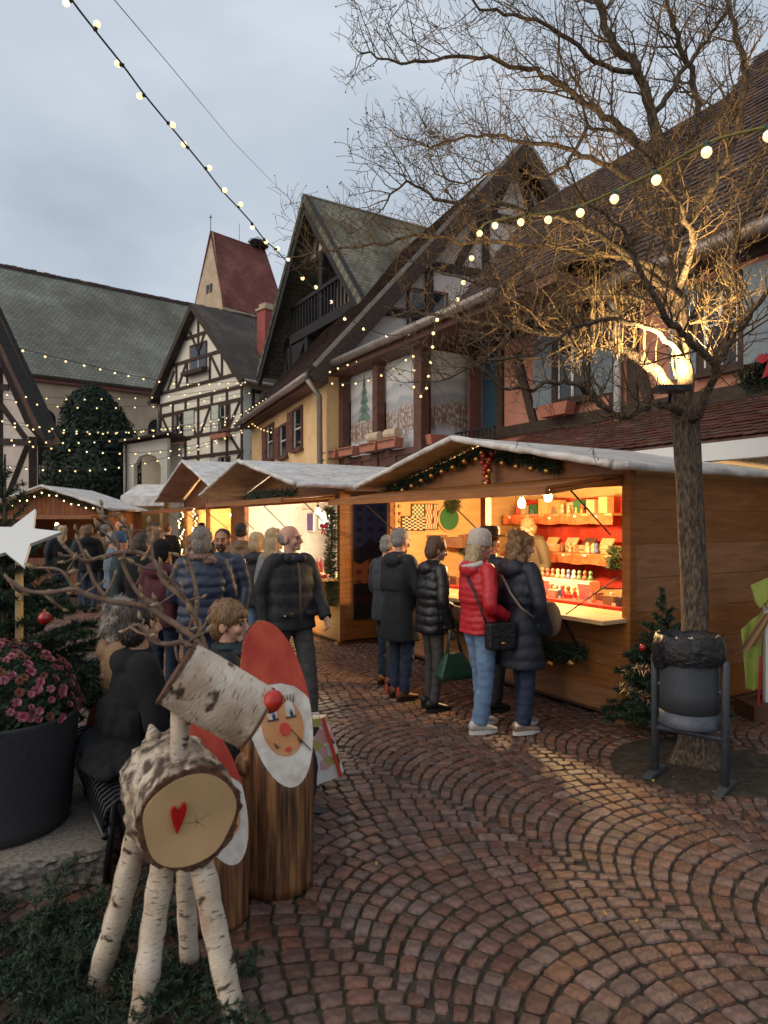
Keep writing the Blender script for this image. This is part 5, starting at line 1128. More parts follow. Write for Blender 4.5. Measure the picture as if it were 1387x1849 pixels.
disc('cut_face', hb_, hax, ZZ, lambda t: (.108*math.cos(t), .108*math.sin(t)), 'cut_wood', T, .004); disc('bark_rim', hb_-hax*.008, hax, ZZ, lambda t: ((.1185+.002*math.sin(9*t))*math.cos(t), (.1185+.002*math.sin(13*t))*math.sin(t)), 'bark_edge', T, .007)
disc('bark_rim', ha+hax*.01, -hax, ZZ, lambda t: ((.119+.003*math.sin(9*t))*math.cos(t), (.119+.003*math.sin(13*t))*math.sin(t)), 'bark_edge', T, .012)
mat('nose_red', (.45, .018, .012), (.5, .03, .015), scale=10, rough=.35, bump=.004)
b = MB(); c = at(491, 1267, 2.37); X = (at(500, 1255, 2.31)-at(478, 1280, 2.31)).normalized(); b.ell(c, (.044, .036, .036), (X, V((0, 1, 0)), X.cross(V((0, 1, 0)))), 18, 12); b.build('nose', 'nose_red', T, smooth=True)
uvtube('neck', [at(326, 1392, 2.44), at(325, 1340, 2.43), at(325, 1285, 2.42)], [.034, .033, .032], 20, 'birch', T, .04, seed=5)
for i, (p, q, r_) in enumerate(((at(298, 1535, 2.44), gnd(252, 1868), .043), (at(360, 1535, 2.44), gnd(432, 1872), .042), (at(256, 1470, 2.60), gnd(176, 1775), .043), (at(334, 1520, 2.60), gnd(345, 1772), .036))):
    q.z = 0; m_ = p.lerp(q, .5)+V((rand_jit(.008), 0, rand_jit(.005)))
    uvtube('leg', smooth_path([p, m_, q], 9), [r_*(1.04-.08*j/18)*(1+.05*math.sin(j*1.7+i)) for j in range(19)], 22, 'birch', T, .05, seed=11+3*i)
uvtube('tail', [at(282, 1345, 2.62), at(276, 1325, 2.63), at(272, 1308, 2.64)], [.034, .028, .006], 14, 'birch_rough', T, .1, seed=30)
def antlers():
    rg = random.Random(8); S = lambda p, y: [at(a, c, y+dy) for a, c, dy in p]
    A = [([(366, 1182, 0), (360, 1165, 0), (337, 1141, .02), (295, 1114, .03), (263, 1095, .02), (198, 1086, 0), (152, 1072, -.03), (134, 1063, -.04), (90, 1070, -.05), (46, 1066, -.05), (14, 1045, -.06)], .0135),
         ([(372, 1178, .02), (365, 1155, .03), (352, 1118, .04), (337, 1086, .05), (295, 1049, .06), (277, 1012, .07), (240, 996, .06), (194, 1003, .04), (150, 1012, .02), (115, 985, 0)], .0125),
         ([(352, 1118, .04), (356, 1081, .06), (350, 1045, .08), (339, 1003, .1)], .0095),
         ([(350, 1168, 0), (330, 1160, -.02), (300, 1163, -.05), (272, 1156, -.06), (250, 1128, -.08), (225, 1140, -.08)], .0105),
         ([(295, 1114, .03), (277, 1090, .05), (249, 1070, .06), (224, 1024, .07), (210, 975, .07), (200, 945, .08), (182, 928, .08)], .009),
         ([(198, 1086, 0), (170, 1050, .02), (155, 1010, .03), (140, 975, .03)], .008), ([(240, 996, .06), (235, 965, .05), (225, 945, .05)], .007), ([(134, 1063, -.04), (110, 1030, -.05), (60, 1025, -.06)], .007),
         ([(277, 1012, .07), (272, 975, .08), (270, 945, .09)], .007), ([(337, 1086, .05), (320, 1060, .03), (300, 1040, 0)], .007)]
    tw = []
    for pl, r in A:
        p = smooth_path(S(pl, 2.42), 4); b = MB(); b.tube(p, [r*(1-.5*i/len(p))*(1+rg.uniform(-.1, .1)) for i in range(len(p))], 9); b.build('antler', 'antler', T, smooth=True)
        for j in range(3, len(p), 3):
            d = (V((rg.gauss(0, 1), rg.gauss(0, .6), rg.gauss(0, 1)+.5))).normalized(); l = rg.uniform(.03, .10); q = [p[j], p[j]+d*l*.5+V((rg.gauss(0, .006),)*3), p[j]+d*l]; b = MB(); b.tube(q, [r*.5, r*.42, r*.36], 6); b.build('antler_twig', 'antler', T, smooth=True); tw.append((q[-1], d))
        tw.append((p[-1], (p[-1]-p[-2]).normalized()))
    for p, d in tw:
        b = MB(); d = (d+ZZ*.5).normalized(); l = rg.uniform(.014, .028); w = l*.34; b.tube([p-d*.004, p+d*l*.3, p+d*l*.65, p+d*l, p+d*l*1.25], [w*.45, w, w*.9, w*.45, .0008], 8); b.build('bud', 'bud', T, smooth=True)
antlers()
# ---------------------------------------------------------------- painted santa logs
def logbark():
    m = mat('log_bark', (.022, .010, .005), (.36, .17, .062), scale=6, rough=.55, bump=.014, stretch=(4.5, 4.5, .3), c3=(.15, .06, .022), detail=9, ramp=(.36, .62))
logbark()
mat('santa_red', (.40, .032, .016), (.60, .085, .035), scale=6, detail=9, rough=.7, bump=.004, stretch=(1, 1, .4)); mat('santa_white', (.52, .44, .35), (.76, .70, .62), scale=9, detail=9, rough=.75, bump=.004); mat('santa_skin', (.52, .21, .07), (.60, .29, .12), scale=12, rough=.7); mat('paint_black', (.02, .016, .014), rough=.7); mat('paint_red', (.55, .05, .025), rough=.6); mat('paint_blue', (.16, .22, .33), rough=.6)
def santa(c, r, zlo, zhi, dirv, label, face=True):
    T = thing('santa_log', label, 'decoration', c, group=None); d = V((dirv[0], dirv[1], 0)).normalized(); zc = (zlo+zhi)/2; sl = (zhi-zlo)/(2*r); n = 56
    def top(p): return zc-sl*((p-V(c)).dot(d))
    rings = []
    for lev in range(13):
        f = lev/12; rg_ = []
        for k in range(n):
            t = 2*math.pi*k/n; rr = r*(1+.012*math.sin(3*t)+.014*mnoise.noise(V((math.cos(t)*3, math.sin(t)*3, f*2)))); p = V(c)+V((math.cos(t), math.sin(t), 0))*rr; zt = top(p); p.z = zt*f; rg_.append(p)
        rings.append(rg_)
    b = MB(); b.loft(rings); o = b.build('log', 'log_bark', T, smooth=True); o.data.polygons[-1].use_smooth = False; o.data.polygons[-2].use_smooth = False
    nrm = (d*sl+ZZ).normalized(); S = (d-ZZ*sl); K = V((-d.y, d.x, 0))        # S: down the cut, K: to the viewer's right
    if K.x < 0: K = -K
    cc = V(c)+ZZ*zc
    def pos(s, q, h): return cc+S*r*s+K*r*q+nrm*h
    def patch(name, pts, h, m, par=None):
        b = MB(); b.prism([pos(s, q, h) for s, q in pts], -nrm*min(h, .006)*.9); return b.build(name, m, par or T, fix=True)
    def oval(s0, q0, a, bq, n=28, ph=0): return [(s0+a*math.cos(t), q0+bq*math.sin(t)) for t in [2*math.pi*i/n for i in range(n)]]
    hat = [(math.cos(t)*-.985, math.sin(t)*.985) for t in [-1.62+3.24*i/30 for i in range(31)]]+[(-.02, .9), (-.14, .6), (-.2, .2), (-.2, -.2), (-.12, -.6), (0, -.9)]
    patch('beard', [(math.cos(t)*.985, math.sin(t)*.985) for t in [2*math.pi*i/44 for i in range(44)]], .004, 'santa_white'); patch('hat', hat, .007, 'santa_red')
    fo = patch('face', oval(.30, .02, .34, .62), .008, 'santa_skin')
    if face:
        for q in (-.24, .3):
            patch('eye', [(.16+.15*math.cos(t)*(1 if math.cos(t) < 0 else .35), q+.15*math.sin(t)) for t in [2*math.pi*i/20 for i in range(20)]], .010, 'santa_white', fo)
            patch('iris', oval(.18, q+.03, .055, .06, 14), .012, 'paint_blue', fo); patch('pupil', oval(.185, q+.03, .03, .035, 12), .0135, 'paint_black', fo)
            for k in range(5): q2 = q-.16+.08*k; patch('lash', [(.02+.015*abs(k-2), q2-.010), (.02+.015*abs(k-2), q2+.010), (-.05, q2+(k-2)*.03)], .012, 'paint_black', fo)
            patch('eyelid', [(.21, q-.16), (.21, q+.16), (.225, q+.16), (.225, q-.16)], .0125, 'paint_black', fo)
        patch('nose', oval(.34, .05, .075, .16, 22), .014, 'paint_red', fo)
        for q in (-.3, .42): [patch('mouth', [(.47+.02*k, q-.05+.05*k), (.47+.02*k, q-.03+.05*k), (.54, q-.01+.035*k)], .012, 'paint_black', fo) for k in range(3)]
        patch('lip', oval(.57, .04, .025, .10, 14), .012, 'paint_red', fo)
        patch('crack', [(.30, .12), (.42, .33), (.62, .68), (.64, .69), (.43, .35), (.31, .14)], .0135, 'paint_black', fo)
    return T, pos
T2, _ = santa((-.515, 3.28, 0), .174, .50, 1.235, (.58, -.81), 'tall log santa with red hat and painted face')
b = MB(); kp_ = V((-.515, 3.28, 0))+V((-.80, -.60, 0))*.158; b.ell(kp_+ZZ*.60, (.055, .05, .06), n=16, m=10); b.ell(kp_+ZZ*.60+V((-.012, -.05, 0)), (.03, .012, .034), n=14, m=8); b.build('knot', 'log_bark', T2, smooth=True)
T2, _ = santa((-.735, 2.98, 0), .140, .27, .83, (.78, -.62), 'short log santa mostly hidden behind the birch reindeer', False)
# ---------------------------------------------------------------- stone slab, planter pot, flowers
mat('granite', (.16, .135, .11), (.30, .26, .22), scale=45, rough=.9, bump=.006, detail=6)
sc_ = V((-1.33, 3.29, 0)); fsb = Frame(sc_, -W, U)
def slab():
    T = thing('stone_slab', 'rough granite slab carrying the dark planter', 'slab', sc_); rg = random.Random(2); b = MB(); nx, ny = 44, 10
    # rough-hewn side faces, smooth top
    def side(fa, L):
        vs = [fa(L*i/nx, .175*j/ny, 0 if j == ny or i in (0, nx) else .022*mnoise.noise(V((L*i/nx*22, j*1.9, 3)))+.012*rg.random()) for j in range(ny+1) for i in range(nx+1)]
        b.add(vs, [(j*(nx+1)+i, j*(nx+1)+i+1, (j+1)*(nx+1)+i+1, (j+1)*(nx+1)+i) for j in range(ny) for i in range(nx)])
    side(lambda a, h, o: fsb.p(a, h, -o), 1.15); side(lambda a, h, o: fsb.p(-o, h, a), 1.05); side(lambda a, h, o: fsb.p(1.15, h, a), 1.05); side(lambda a, h, o: fsb.p(a, h, 1.05), 1.15)
    b.add([fsb.p(0, .175, 0), fsb.p(1.15, .175, 0), fsb.p(1.15, .175, 1.05), fsb.p(0, .175, 1.05)], [(0, 1, 2, 3)]); b.build('block', 'granite', T)
slab()
b = MB(); fk = Frame(sc_+U*1.08+W*.16, U, W); 
for i in range(5): b = MB(); b.fbox(fk, -.55+i*.33, -.55+i*.33+.32, 0, .06+rand_jit(.004), 0, .12); tag(b.build('kerb_stone', 'granite'), 'dark granite kerb stone beside the planter slab', 'kerb stone', 'kerb stones by the planter')
mat('pot_grey', (.030, .030, .034), (.042, .042, .047), scale=60, rough=.75, bump=.002)
pc = V((-1.98, 3.5, .176)); T = thing('planter_pot', 'large round charcoal planter pot on the granite slab', 'planter', pc)
b = MB(); b.lathe(pc, [(.30, 0), (.335, .012), (.345, .06), (.382, .55), (.387, .565), (.382, .575), (.362, .57), (.37, .5), (.001, .49)], 64); b.build('pot', 'pot_grey', T, smooth=True)
b = MB(); b.lathe(pc+ZZ*.491, [(.36, 0), (.3, .02), (.001, .03)], 24); b.build('potting_soil', 'soil', T)
mat('mum_leaf', (.012, .03, .012), (.03, .06, .022), scale=14, rough=.7, rnd=.35)
mat('petal_pink', (.30, .055, .09), (.46, .16, .19), scale=30, rough=.7, rnd=.35); mat('petal_brown', (.16, .05, .03), (.24, .09, .05), scale=30, rough=.8, rnd=.3)
def flowers():
    rg = random.Random(14); fc_ = pc+ZZ*.60; T = thing('chrysanthemum', 'dome of pink chrysanthemums growing in the charcoal pot', 'plant', pc+ZZ*.5); b = MB()
    def dome(t, ph, k=1.): return fc_+V((math.cos(t)*math.cos(ph)*.385*k, math.sin(t)*math.cos(ph)*.385*k, -.06+math.sin(ph)*.385*k))
    for i in range(7000):
        t = rg.uniform(0, 6.283); ph = math.asin(rg.uniform(-.15, 1)); p = dome(t, ph, rg.uniform(.62, .99)); n = V((rg.gauss(0, 1), rg.gauss(0, 1), rg.gauss(0, 1)+.6)).normalized(); x = n.orthogonal().normalized(); y = n.cross(x); s = rg.uniform(.009, .019)
        b.add([p-x*s, p+y*s*.5, p+x*s*1.2, p-y*s*.5], [(0, 1, 2, 3)])
    tag(b.build('foliage', 'mum_leaf', T), kind='stuff')
    b = MB(); b.ell(fc_-ZZ*.05, (.27, .27, .27), n=16, m=10); b.build('inner_foliage', 'mum_leaf', T)
    def fl_mesh(m_, seed):
        r2 = random.Random(seed); q = MB()
        for ring, (nn, el, l) in enumerate(((12, .15, .030), (10, .55, .026), (7, 1.0, .018))):
            for i in range(nn):
                a = 2*math.pi*(i+.5*ring)/nn+r2.uniform(-.1, .1); e_ = el+r2.uniform(-.15, .15); d = V((math.cos(a)*math.cos(e_), math.sin(a)*math.cos(e_), math.sin(e_))); s = V((-math.sin(a), math.cos(a), 0))*.0055
                q.add([d*.003-s*.5, d*.003+s*.5, d*l*.7+s, d*l, d*l*.7-s], [(0, 1, 2, 3, 4)])
        me = q.mesh('flower'); me.materials.append(MAT[m_]); return me
    ms = [fl_mesh('petal_pink', 1), fl_mesh('petal_pink', 2), fl_mesh('petal_brown', 3)]
    for i in range(290):
        t = rg.uniform(0, 6.283); ph = math.asin(rg.uniform(.02, 1)); p = dome(t, ph, rg.uniform(.97, 1.06)); d = (p-fc_).normalized()+V((rg.gauss(0, .25), rg.gauss(0, .25), .2)); d.normalize(); x = d.orthogonal().normalized(); y = d.cross(x); s = rg.uniform(.6, 1.0)
        inst('flower', ms[0 if rg.random() < .5 else 1] if rg.random() < .72 else ms[2], T, basis(p-T.location, x*s, y*s, d*s))
flowers()
# ---------------------------------------------------------------- fir trees and boughs
def bough(b, p, d, ln, rg, lev=0, nd=60, nl=.03, w=.0026, droop=-.12, stems=None):
    m = 6; pts = [V(p)]; q = V(p); dd = d.normalized()
    for i in range(m): dd = (dd+V((rg.gauss(0, .05), rg.gauss(0, .05), droop/m+rg.gauss(0, .04)))).normalized(); q = q+dd*ln/m; pts.append(q)
    needles(b, pts, .003, int(nd*ln/.1), nl, w, .1, rg)
    if stems is not None: stems.tube(pts, [.006*(1-.8*i/m)*(1 if lev == 0 else .5) for i in range(m+1)], 4, cap=False)
    if lev < 1:
        for j in range(int(ln/.055)):
            t = .15+.8*j/max(1, int(ln/.055)); i = min(m-1, int(t*m)); c = pts[i]; ax_ = (pts[i+1]-pts[i]).normalized(); sd_ = ax_.cross(ZZ); 
            if sd_.length < .1: sd_ = V((1, 0, 0))
            sd_.normalize(); bough(b, c, ax_*.75+sd_*(1 if j % 2 else -1)*.8, ln*(.45-.3*t), rg, 1, nd, nl, w, droop, stems)
def fir(name, base, h, r, label, seed, z0=.12, whorls=9, per=6, nd=34, nl=.034, w=.003, lead=.3, mn='needle', sparse=None):
    rg = random.Random(seed); T = thing(name, label, 'fir tree', base); b = MB(); b.tube([V(base), V(base)+ZZ*h*.5, V(base)+ZZ*h], [.028, .02, .006], 8); b.build('trunk', 'bark', T)
    f = MB(); st = MB()
    for k in range(whorls):
        t = k/(whorls-1); z = z0+(h-lead-z0)*t; L_ = r*(1-t)**.8+.1
        for j in range(per):
            a = 2*math.pi*(j+rg.random()*.6)/per+k; bough(f, V(base)+ZZ*z, V((math.cos(a), math.sin(a), .25+.5*t)), L_*rg.uniform(.8, 1.1), rg, 0, nd, nl, w, -.3, st)
    bough(f, V(base)+ZZ*(h-lead), V((0, 0, 1)), lead, rg, 0, nd, nl, w, 0, st)
    tag(f.build('needles', mn, T), kind='stuff'); tag(st.build('branches', 'timber_dark', T), kind='stuff'); return T
FT = fir('fir_tree', (-2.36, 4.25, 0), 2.15, .82, 'green fir with red bauble behind the flower pot', 3, z0=.5, whorls=9, per=8, lead=.55, nd=70, nl=.04, w=.0045)
b = MB(); c = at(81, 1116, 3.85); b.ell(c, .037, n=18, m=12); bl = b.build('bauble', 'red_ball', FT, smooth=True); b = MB(); b.tube([c+ZZ*.035, c+ZZ*.05], .009, 8); b.build('bauble_cap', 'gold_ball', bl)
T = fir('christmas_tree', (2.30, 5.60, 0), 1.2, .44, 'small fir with gold tinsel and red baubles beside the toy stall', 6, z0=.14, whorls=10, per=8, nd=80, nl=.036, w=.006)
mat('tinsel', (.55, .40, .22), rough=.25, metal=.9, rnd=.3)
def tinsel():
    rg = random.Random(9); b = MB()
    for lv, (z, rr) in enumerate(((.52, .30), (.33, .36))):
        pts = [V((2.30+rr*math.cos(t), 5.60+rr*math.sin(t), z+.05*math.sin(t*2+lv))) for t in [2*math.pi*i/30 for i in range(31)]]; needles(b, pts, .012, 1500, .055, .003, -.1, rg)
    tag(b.build('tinsel', 'tinsel', T), kind='stuff')
    for t, z in ((-1.9, .80), (-2.7, .72), (-1.2, .6)): q = MB(); q.ell(V((2.3+.24*math.cos(t), 5.60+.24*math.sin(t), z)), .03, n=12, m=8); q.build('bauble', 'red_ball', T, smooth=True)
tinsel()
def pile():
    rg = random.Random(17); f = MB(); st = MB()
    for i in range(105):
        Y = rg.uniform(2.05, 2.95); xr = -.42-.12*(Y-2.1)-.42*max(0, Y-2.35); x = rg.uniform(-1.75, xr)
        if Y > 2.62 and x > -.95: x -= .5
        a = rg.uniform(0, 6.28); bough(f, V((x, Y, rg.uniform(.01, .10))), V((math.cos(a), math.sin(a), rg.uniform(-.05, .45))), rg.uniform(.2, .42), rg, 0, 44, .028, .0036, -.25, st)
    T = f.build('fir_boughs', 'needle'); tag(T, 'dark green fir boughs heaped round the reindeer legs', 'fir boughs', kind='stuff'); tag(st.build('bough_stems', 'timber_dark', T, world=False), kind='stuff')
pile()
garland('fir_branch', [at(140, 1235, 4.0), at(165, 1220, 3.95), at(190, 1240, 3.95), at(170, 1270, 3.9)], .05, 1200, 'loose fir branch lying beside the flower pot', ln=.06, w=.003)
# white star
def star():
    c = at(22, 985, 4.0); pts = []
    tips = [(27, 927), (112, 960), (92, 1004), (47, 1017), (-25, 1010), (-60, 962)]; inn = [(57, 960), (82, 985), (68, 995), (20, 992), (-20, 985), (0, 957)]
    R_, r_ = .265, .115; ang = 1.48
    for i in range(5): pts += [(R_*math.cos(ang+i*1.2566), R_*math.sin(ang+i*1.2566)), (r_*math.cos(ang+.6283+i*1.2566), r_*math.sin(ang+.6283+i*1.2566))]
    c = at(30, 972, 4.05); T = thing('wooden_star', 'white wooden star on a stake in front of the fir', 'decoration', (c.x, c.y+.03, 0))
    b = MB(); b.prism([c+V((x, -.02+z*.72, z*.68)) for x, z in pts], V((0, .018, -.016))); b.build('star', 'white_paint', T, fix=True); b = MB(); b.box((c.x, c.y+.03, (c.z)/2), (.035, .03, c.z)); b.build('stake', 'pine', T)
star()
# ---------------------------------------------------------------- bench of bent steel bars
FBn = Frame(V((-1.92, 4.22, 0)), -U, W)
mat('bench_steel', (.018, .019, .022), rough=.35, metal=.4)
def bench(FBn, n, L_, label):
    T = thing('steel_bench', label, 'bench', FBn.o); prof = [(-.02, .30), (-.03, .36), (-.01, .42), (.04, .452), (.12, .46), (.3, .445), (.46, .45), (.53, .435), (.56, .40), (.55, .34)]
    for i in range(n):
        a = L_*i/(n-1); b = MB(); pts = [FBn.p(a, h, d) for d, h in prof]; b.tube(pts, [(.016, .006)]*len(pts), 6, flat=FBn.ex); b.build('bar', 'bench_steel', T, smooth=True)
    for d, h in ((-.02, .30), (.55, .34)): b = MB(); b.tube([FBn.p(-.03, h, d), FBn.p(L_+.03, h, d)], .016, 8); b.build('rail', 'bench_steel', T, smooth=True)
    for a in (.15, L_-.15):
        for d in (.05, .48): b = MB(); b.tube([FBn.p(a, .40, d), FBn.p(a, 0, d+(.04 if d > .2 else -.04))], .017, 8); b.build('leg', 'bench_steel', T, smooth=True)
bench(FBn, 25, 1.28, 'black bench of bent steel bars beside the planter')
bench(Frame(V((-.86, 3.80, 0))+U*.45-W*.24, -U, W), 14, .72, 'short steel bar bench under the short-haired woman')
# ---------------------------------------------------------------- litter bin
mat('bin_grey', (.065, .075, .092), (.085, .097, .118), scale=30, rough=.5, metal=.3); mat('bag_black', (.007, .007, .009), rough=.34, bump=.02, scale=24)
def bin_mesh_mat():
    m = mat('bin_mesh', (.05, .06, .078), rough=.5, metal=.3); t = m.node_tree; N = t.nodes.new; Lk = t.links.new; b = t.nodes['Principled BSDF']
    tc = N('ShaderNodeTexCoord'); mp = N('ShaderNodeMapping'); Lk(tc.outputs['UV'], mp.inputs[0]); vo = N('ShaderNodeTexVoronoi'); vo.inputs['Scale'].default_value = 90; vo.inputs['Randomness'].default_value = .0; Lk(mp.outputs[0], vo.inputs['Vector'])
    rp = N('ShaderNodeValToRGB'); rp.color_ramp.elements[0].position = .28; rp.color_ramp.elements[1].position = .36; rp.color_ramp.elements[0].color = (.006, .007, .009, 1); rp.color_ramp.elements[1].color = (.085, .097, .118, 1); Lk(vo.outputs['Distance'], rp.inputs[0]); Lk(rp.outputs[0], b.inputs['Base Color'])
bin_mesh_mat()
def litter_bin():
    rg = random.Random(6); P1, P2 = V((1.87, 4.71, 0)), V((2.21, 4.42, 0)); c = (P1+P2)/2; e = (P2-P1).normalized(); T = thing('litter_bin', 'grey perforated metal litter bin with black bag by the tree', 'litter bin', c)
    for p in (P1, P2): b = MB(); b.tube([p-ZZ*.0, p+ZZ*.80, p+ZZ*.825], [.026, .026, .018], 14); b.build('post', 'bin_grey', T, smooth=True); b = MB(); b.box(p+ZZ*.01, (.32, .06, .02), (V((-e.y, e.x, 0)), e, ZZ)); b.build('foot', 'bin_grey', T)
    b = MB(); b.tube([P1+ZZ*.32, P2+ZZ*.32], .02, 10); b.build('crossbar', 'bin_grey', T, smooth=True)
    r = .185; uvtube('basket', [c+ZZ*z for z in (.46, .6, .8, .93)], [r]*4, 40, 'bin_mesh', T)
    b = MB(); b.lathe(c, [(r+.004, .375), (r+.012, .39), (r+.005, .41), (r+.003, .475), (r-.01, .475), (r-.01, .375)], 40); b.build('bottom_band', 'bin_grey', T, smooth=True)
    for p in (P1, P2): b = MB(); b.tube([p+ZZ*.62, c+(p-c).normalized()*r*.95+ZZ*.62], .014, 8); b.build('pivot', 'bin_grey', T)
    n = 72; prof = [(.150, .78), (.165, .93), (.185, .975), (.200, .968), (.212, .935), (.216, .88), (.213, .83), (.202, .79)]
    rings = []
    for j, (rr, z) in enumerate(prof):
        ring = []
        for k_ in range(n):
            t = 2*math.pi*k_/n; f = .55-1.5*abs(mnoise.noise(V((math.cos(t)*2.6, math.sin(t)*2.6, z*5))))+.5*abs(mnoise.noise(V((math.cos(t)*7, math.sin(t)*7, z*14+3))))
            zz = z-(.05*max(0, math.sin(t*1.5+4.0)) if j > 3 else 0)*(j-3)/3
            ring.append(c+V((math.cos(t)*(rr+f*.022), math.sin(t)*(rr+f*.022), zz+f*.016)))
        rings.append(ring)
    b = MB(); b.loft(rings, cap=False); b.add([q for q in rings[0]], [tuple(range(n))]); b.build('bag', 'bag_black', T, smooth=True)
    for i in range(5): q = c+V((rg.uniform(-.09, .09), rg.uniform(-.09, .09), .90)); b = MB(); x = V((rg.gauss(0, 1), rg.gauss(0, 1), rg.gauss(0, 1))).normalized(); y = x.orthogonal().normalized(); b.prism([q-x*.05-y*.03, q+x*.05-y*.03, q+x*.04+y*.04, q-x*.05+y*.03], x.cross(y)*.004); tag(b.build('paper_scrap', 'paper', fix=True), 'crumpled pale paper scrap in the litter bin', 'paper', 'paper scraps in the bin')
litter_bin()
# ---------------------------------------------------------------- scarecrow-like figure at the right edge
mat('cape_green', (.30, .36, .05), (.38, .44, .08), scale=7, rough=.8, sheen=.3); mat('burlap', (.24, .15, .065), (.32, .20, .09), scale=90, rough=.95, bump=.002); mat('ribbon_red', (.5, .012, .03), rough=.4)
def figure():
    c = V((3.42, 6.02, 0)); T = thing('dressed_figure', 'wooden figure in yellow-green hood, burlap cape and red ribbon', 'decoration', c); q = lambda px, py, dy=0.: at(px, py, 5.95+dy)
    b = MB(); b.box((3.44, 6.05, .07), (.5, .34, .14)); b.build('base', 'stall_dark', T); b = MB(); b.box((3.50, 6.05, .6), (.26, .05, .95)); b.build('body_board', 'white_paint', T)
    b = MB(); b.tube([V((3.46, 6.1, .1)), V((3.46, 6.08, 1.15))], .03, 8); b.build('pole', 'timber_dark', T)
    b = MB(); b.ell((3.49, 6.0, 1.07), (.12, .11, .13), n=20, m=12); b.build('head', 'burlap', T, smooth=True)
    b = MB(); b.tube([V((3.41, 5.92, 1.0)), V((3.49, 5.885, .985)), V((3.57, 5.92, 1.0))], .014, 6); b.build('mouth', 'paint_red', T)
    def sheet(name, pts, m, t=.012): b = MB(); b.prism(pts, V((.0, t, 0))); return b.build(name, m, T, fix=True)
    b = MB(); rings = []
    for z, r_, dx in ((1.03, .17, 0), (1.1, .17, 0), (1.18, .14, .02), (1.25, .08, .05), (1.3, .02, .1)): rings.append([V((3.5+dx+r_*math.cos(t), 6.02+r_*.8*math.sin(t), z+(.05*math.sin(t*3) if z < 1.05 else 0))) for t in [2*math.pi*i/20 for i in range(20)]])
    b.loft(rings, cap=False); b.build('hood', 'cape_green', T, smooth=True)
    sheet('hood_flap', [q(1357, 1057), q(1387, 1044), q(1400, 1075, .04), q(1385, 1085), q(1373, 1098), q(1366, 1088)], 'cape_green', .02)
    def cloth(name, tl, tr, bl, br, m, n=14, amp=.025):
        b = MB(); vs = []
        for j in range(n+1):
            for i in range(n+1):
                u, v = i/n, j/n; p = tl.lerp(tr, u).lerp(bl.lerp(br, u), v); p = p+V((0, -amp*math.sin(u*11+v*2)*(.3+v), 0)); vs.append(p)
        b.add(vs, [(j*(n+1)+i, j*(n+1)+i+1, (j+1)*(n+1)+i+1, (j+1)*(n+1)+i) for j in range(n) for i in range(n)]); b.build(name, m, T, smooth=True)
    cloth('burlap_cape', q(1378, 1108), q(1400, 1105), q(1322, 1186), q(1368, 1165), 'burlap'); cloth('green_cape', q(1338, 1136, .06), q(1380, 1100, .08), q(1344, 1245, .08), q(1372, 1245, .1), 'cape_green')
    cloth('red_ribbon', q(1371, 1185, -.03), q(1376, 1185, -.03), q(1365, 1298, -.03), q(1371, 1298, -.03), 'ribbon_red', 6, .008)
figure()
# ---------------------------------------------------------------- paper carrier bag, leather bag, leaves
def bag_print():
    m = mat('bag_print', (.7, .66, .6), rough=.5); t = m.node_tree; N = t.nodes.new; Lk = t.links.new; b = t.nodes['Principled BSDF']; tc = N('ShaderNodeTexCoord'); vo = N('ShaderNodeTexVoronoi'); vo.inputs['Scale'].default_value = 15; Lk(tc.outputs['Object'], vo.inputs['Vector'])
    rp = N('ShaderNodeValToRGB'); rp.color_ramp.interpolation = 'CONSTANT'; c = rp.color_ramp; c.elements[0].color = (.72, .68, .64, 1); c.elements[1].position = .82; c.elements[1].color = (.03, .025, .03, 1)
    for p, q in ((.42, (.62, .36, .34)), (.55, (.72, .7, .66)), (.68, (.45, .40, .12)), (.75, (.5, .04, .05))): e = c.elements.new(p); e.color = (*q, 1)
    Lk(vo.outputs['Color'], rp.inputs[0]); Lk(rp.outputs[0], b.inputs['Base Color'])
bag_print()
T = thing('carrier_bag', 'red-edged printed paper carrier bag leaning behind the tall santa log', 'bag', (-.42, 4.42, 0))
q = lambda px, py, dy=0.: at(px, py, 4.42+dy)
pts = [q(553, 1300, .03), q(583, 1297, .03), q(614, 1402, 0), q(556, 1424, 0)]; b = MB(); b.prism(pts, V((.02, .10, 0))); b.build('bag', 'bag_print', T, fix=True)
b = MB(); b.beam(q(583, 1296, .0), q(616, 1403, -.012), .022, .014, V((0, 1, 0))); b.build('edge', 'paint_red', T); b = MB(); b.ell(q(560, 1362, -.02), (.035, .012, .06)); b.build('ornament_print', 'paint_red', T)
b = MB(); b.tube([q(560, 1300, .05), q(563, 1288, .05), q(575, 1287, .05), q(578, 1298, .05)], .005, 6); b.build('handle', 'white_paint', T)
mat('leather', (.20, .06, .022), (.28, .09, .035), scale=9, rough=.5)
T = thing('leather_bag', 'brown leather handbag on the bench beside the fir branch', 'bag', at(185, 1330, 4.1)); q = lambda px, py, dy=0.: at(px, py, 4.12+dy)
b = MB(); b.prism([q(150, 1330), q(215, 1300), q(232, 1235), q(205, 1232), q(160, 1290)], V((.03, .12, 0))); b.build('body', 'leather', T, fix=True); b = MB(); b.tube([q(162, 1290, .02), q(190, 1240, .02), q(225, 1205, .05), q(236, 1235, .05)], .008, 6); b.build('strap', 'leather', T); b = MB(); b.ell(q(205, 1290, -.01), .012); b.build('buckle', 'gold_ball', T)
mat('leaf_yellow', (.42, .26, .05), (.5, .34, .1), scale=30, rough=.7); rg = random.Random(31)
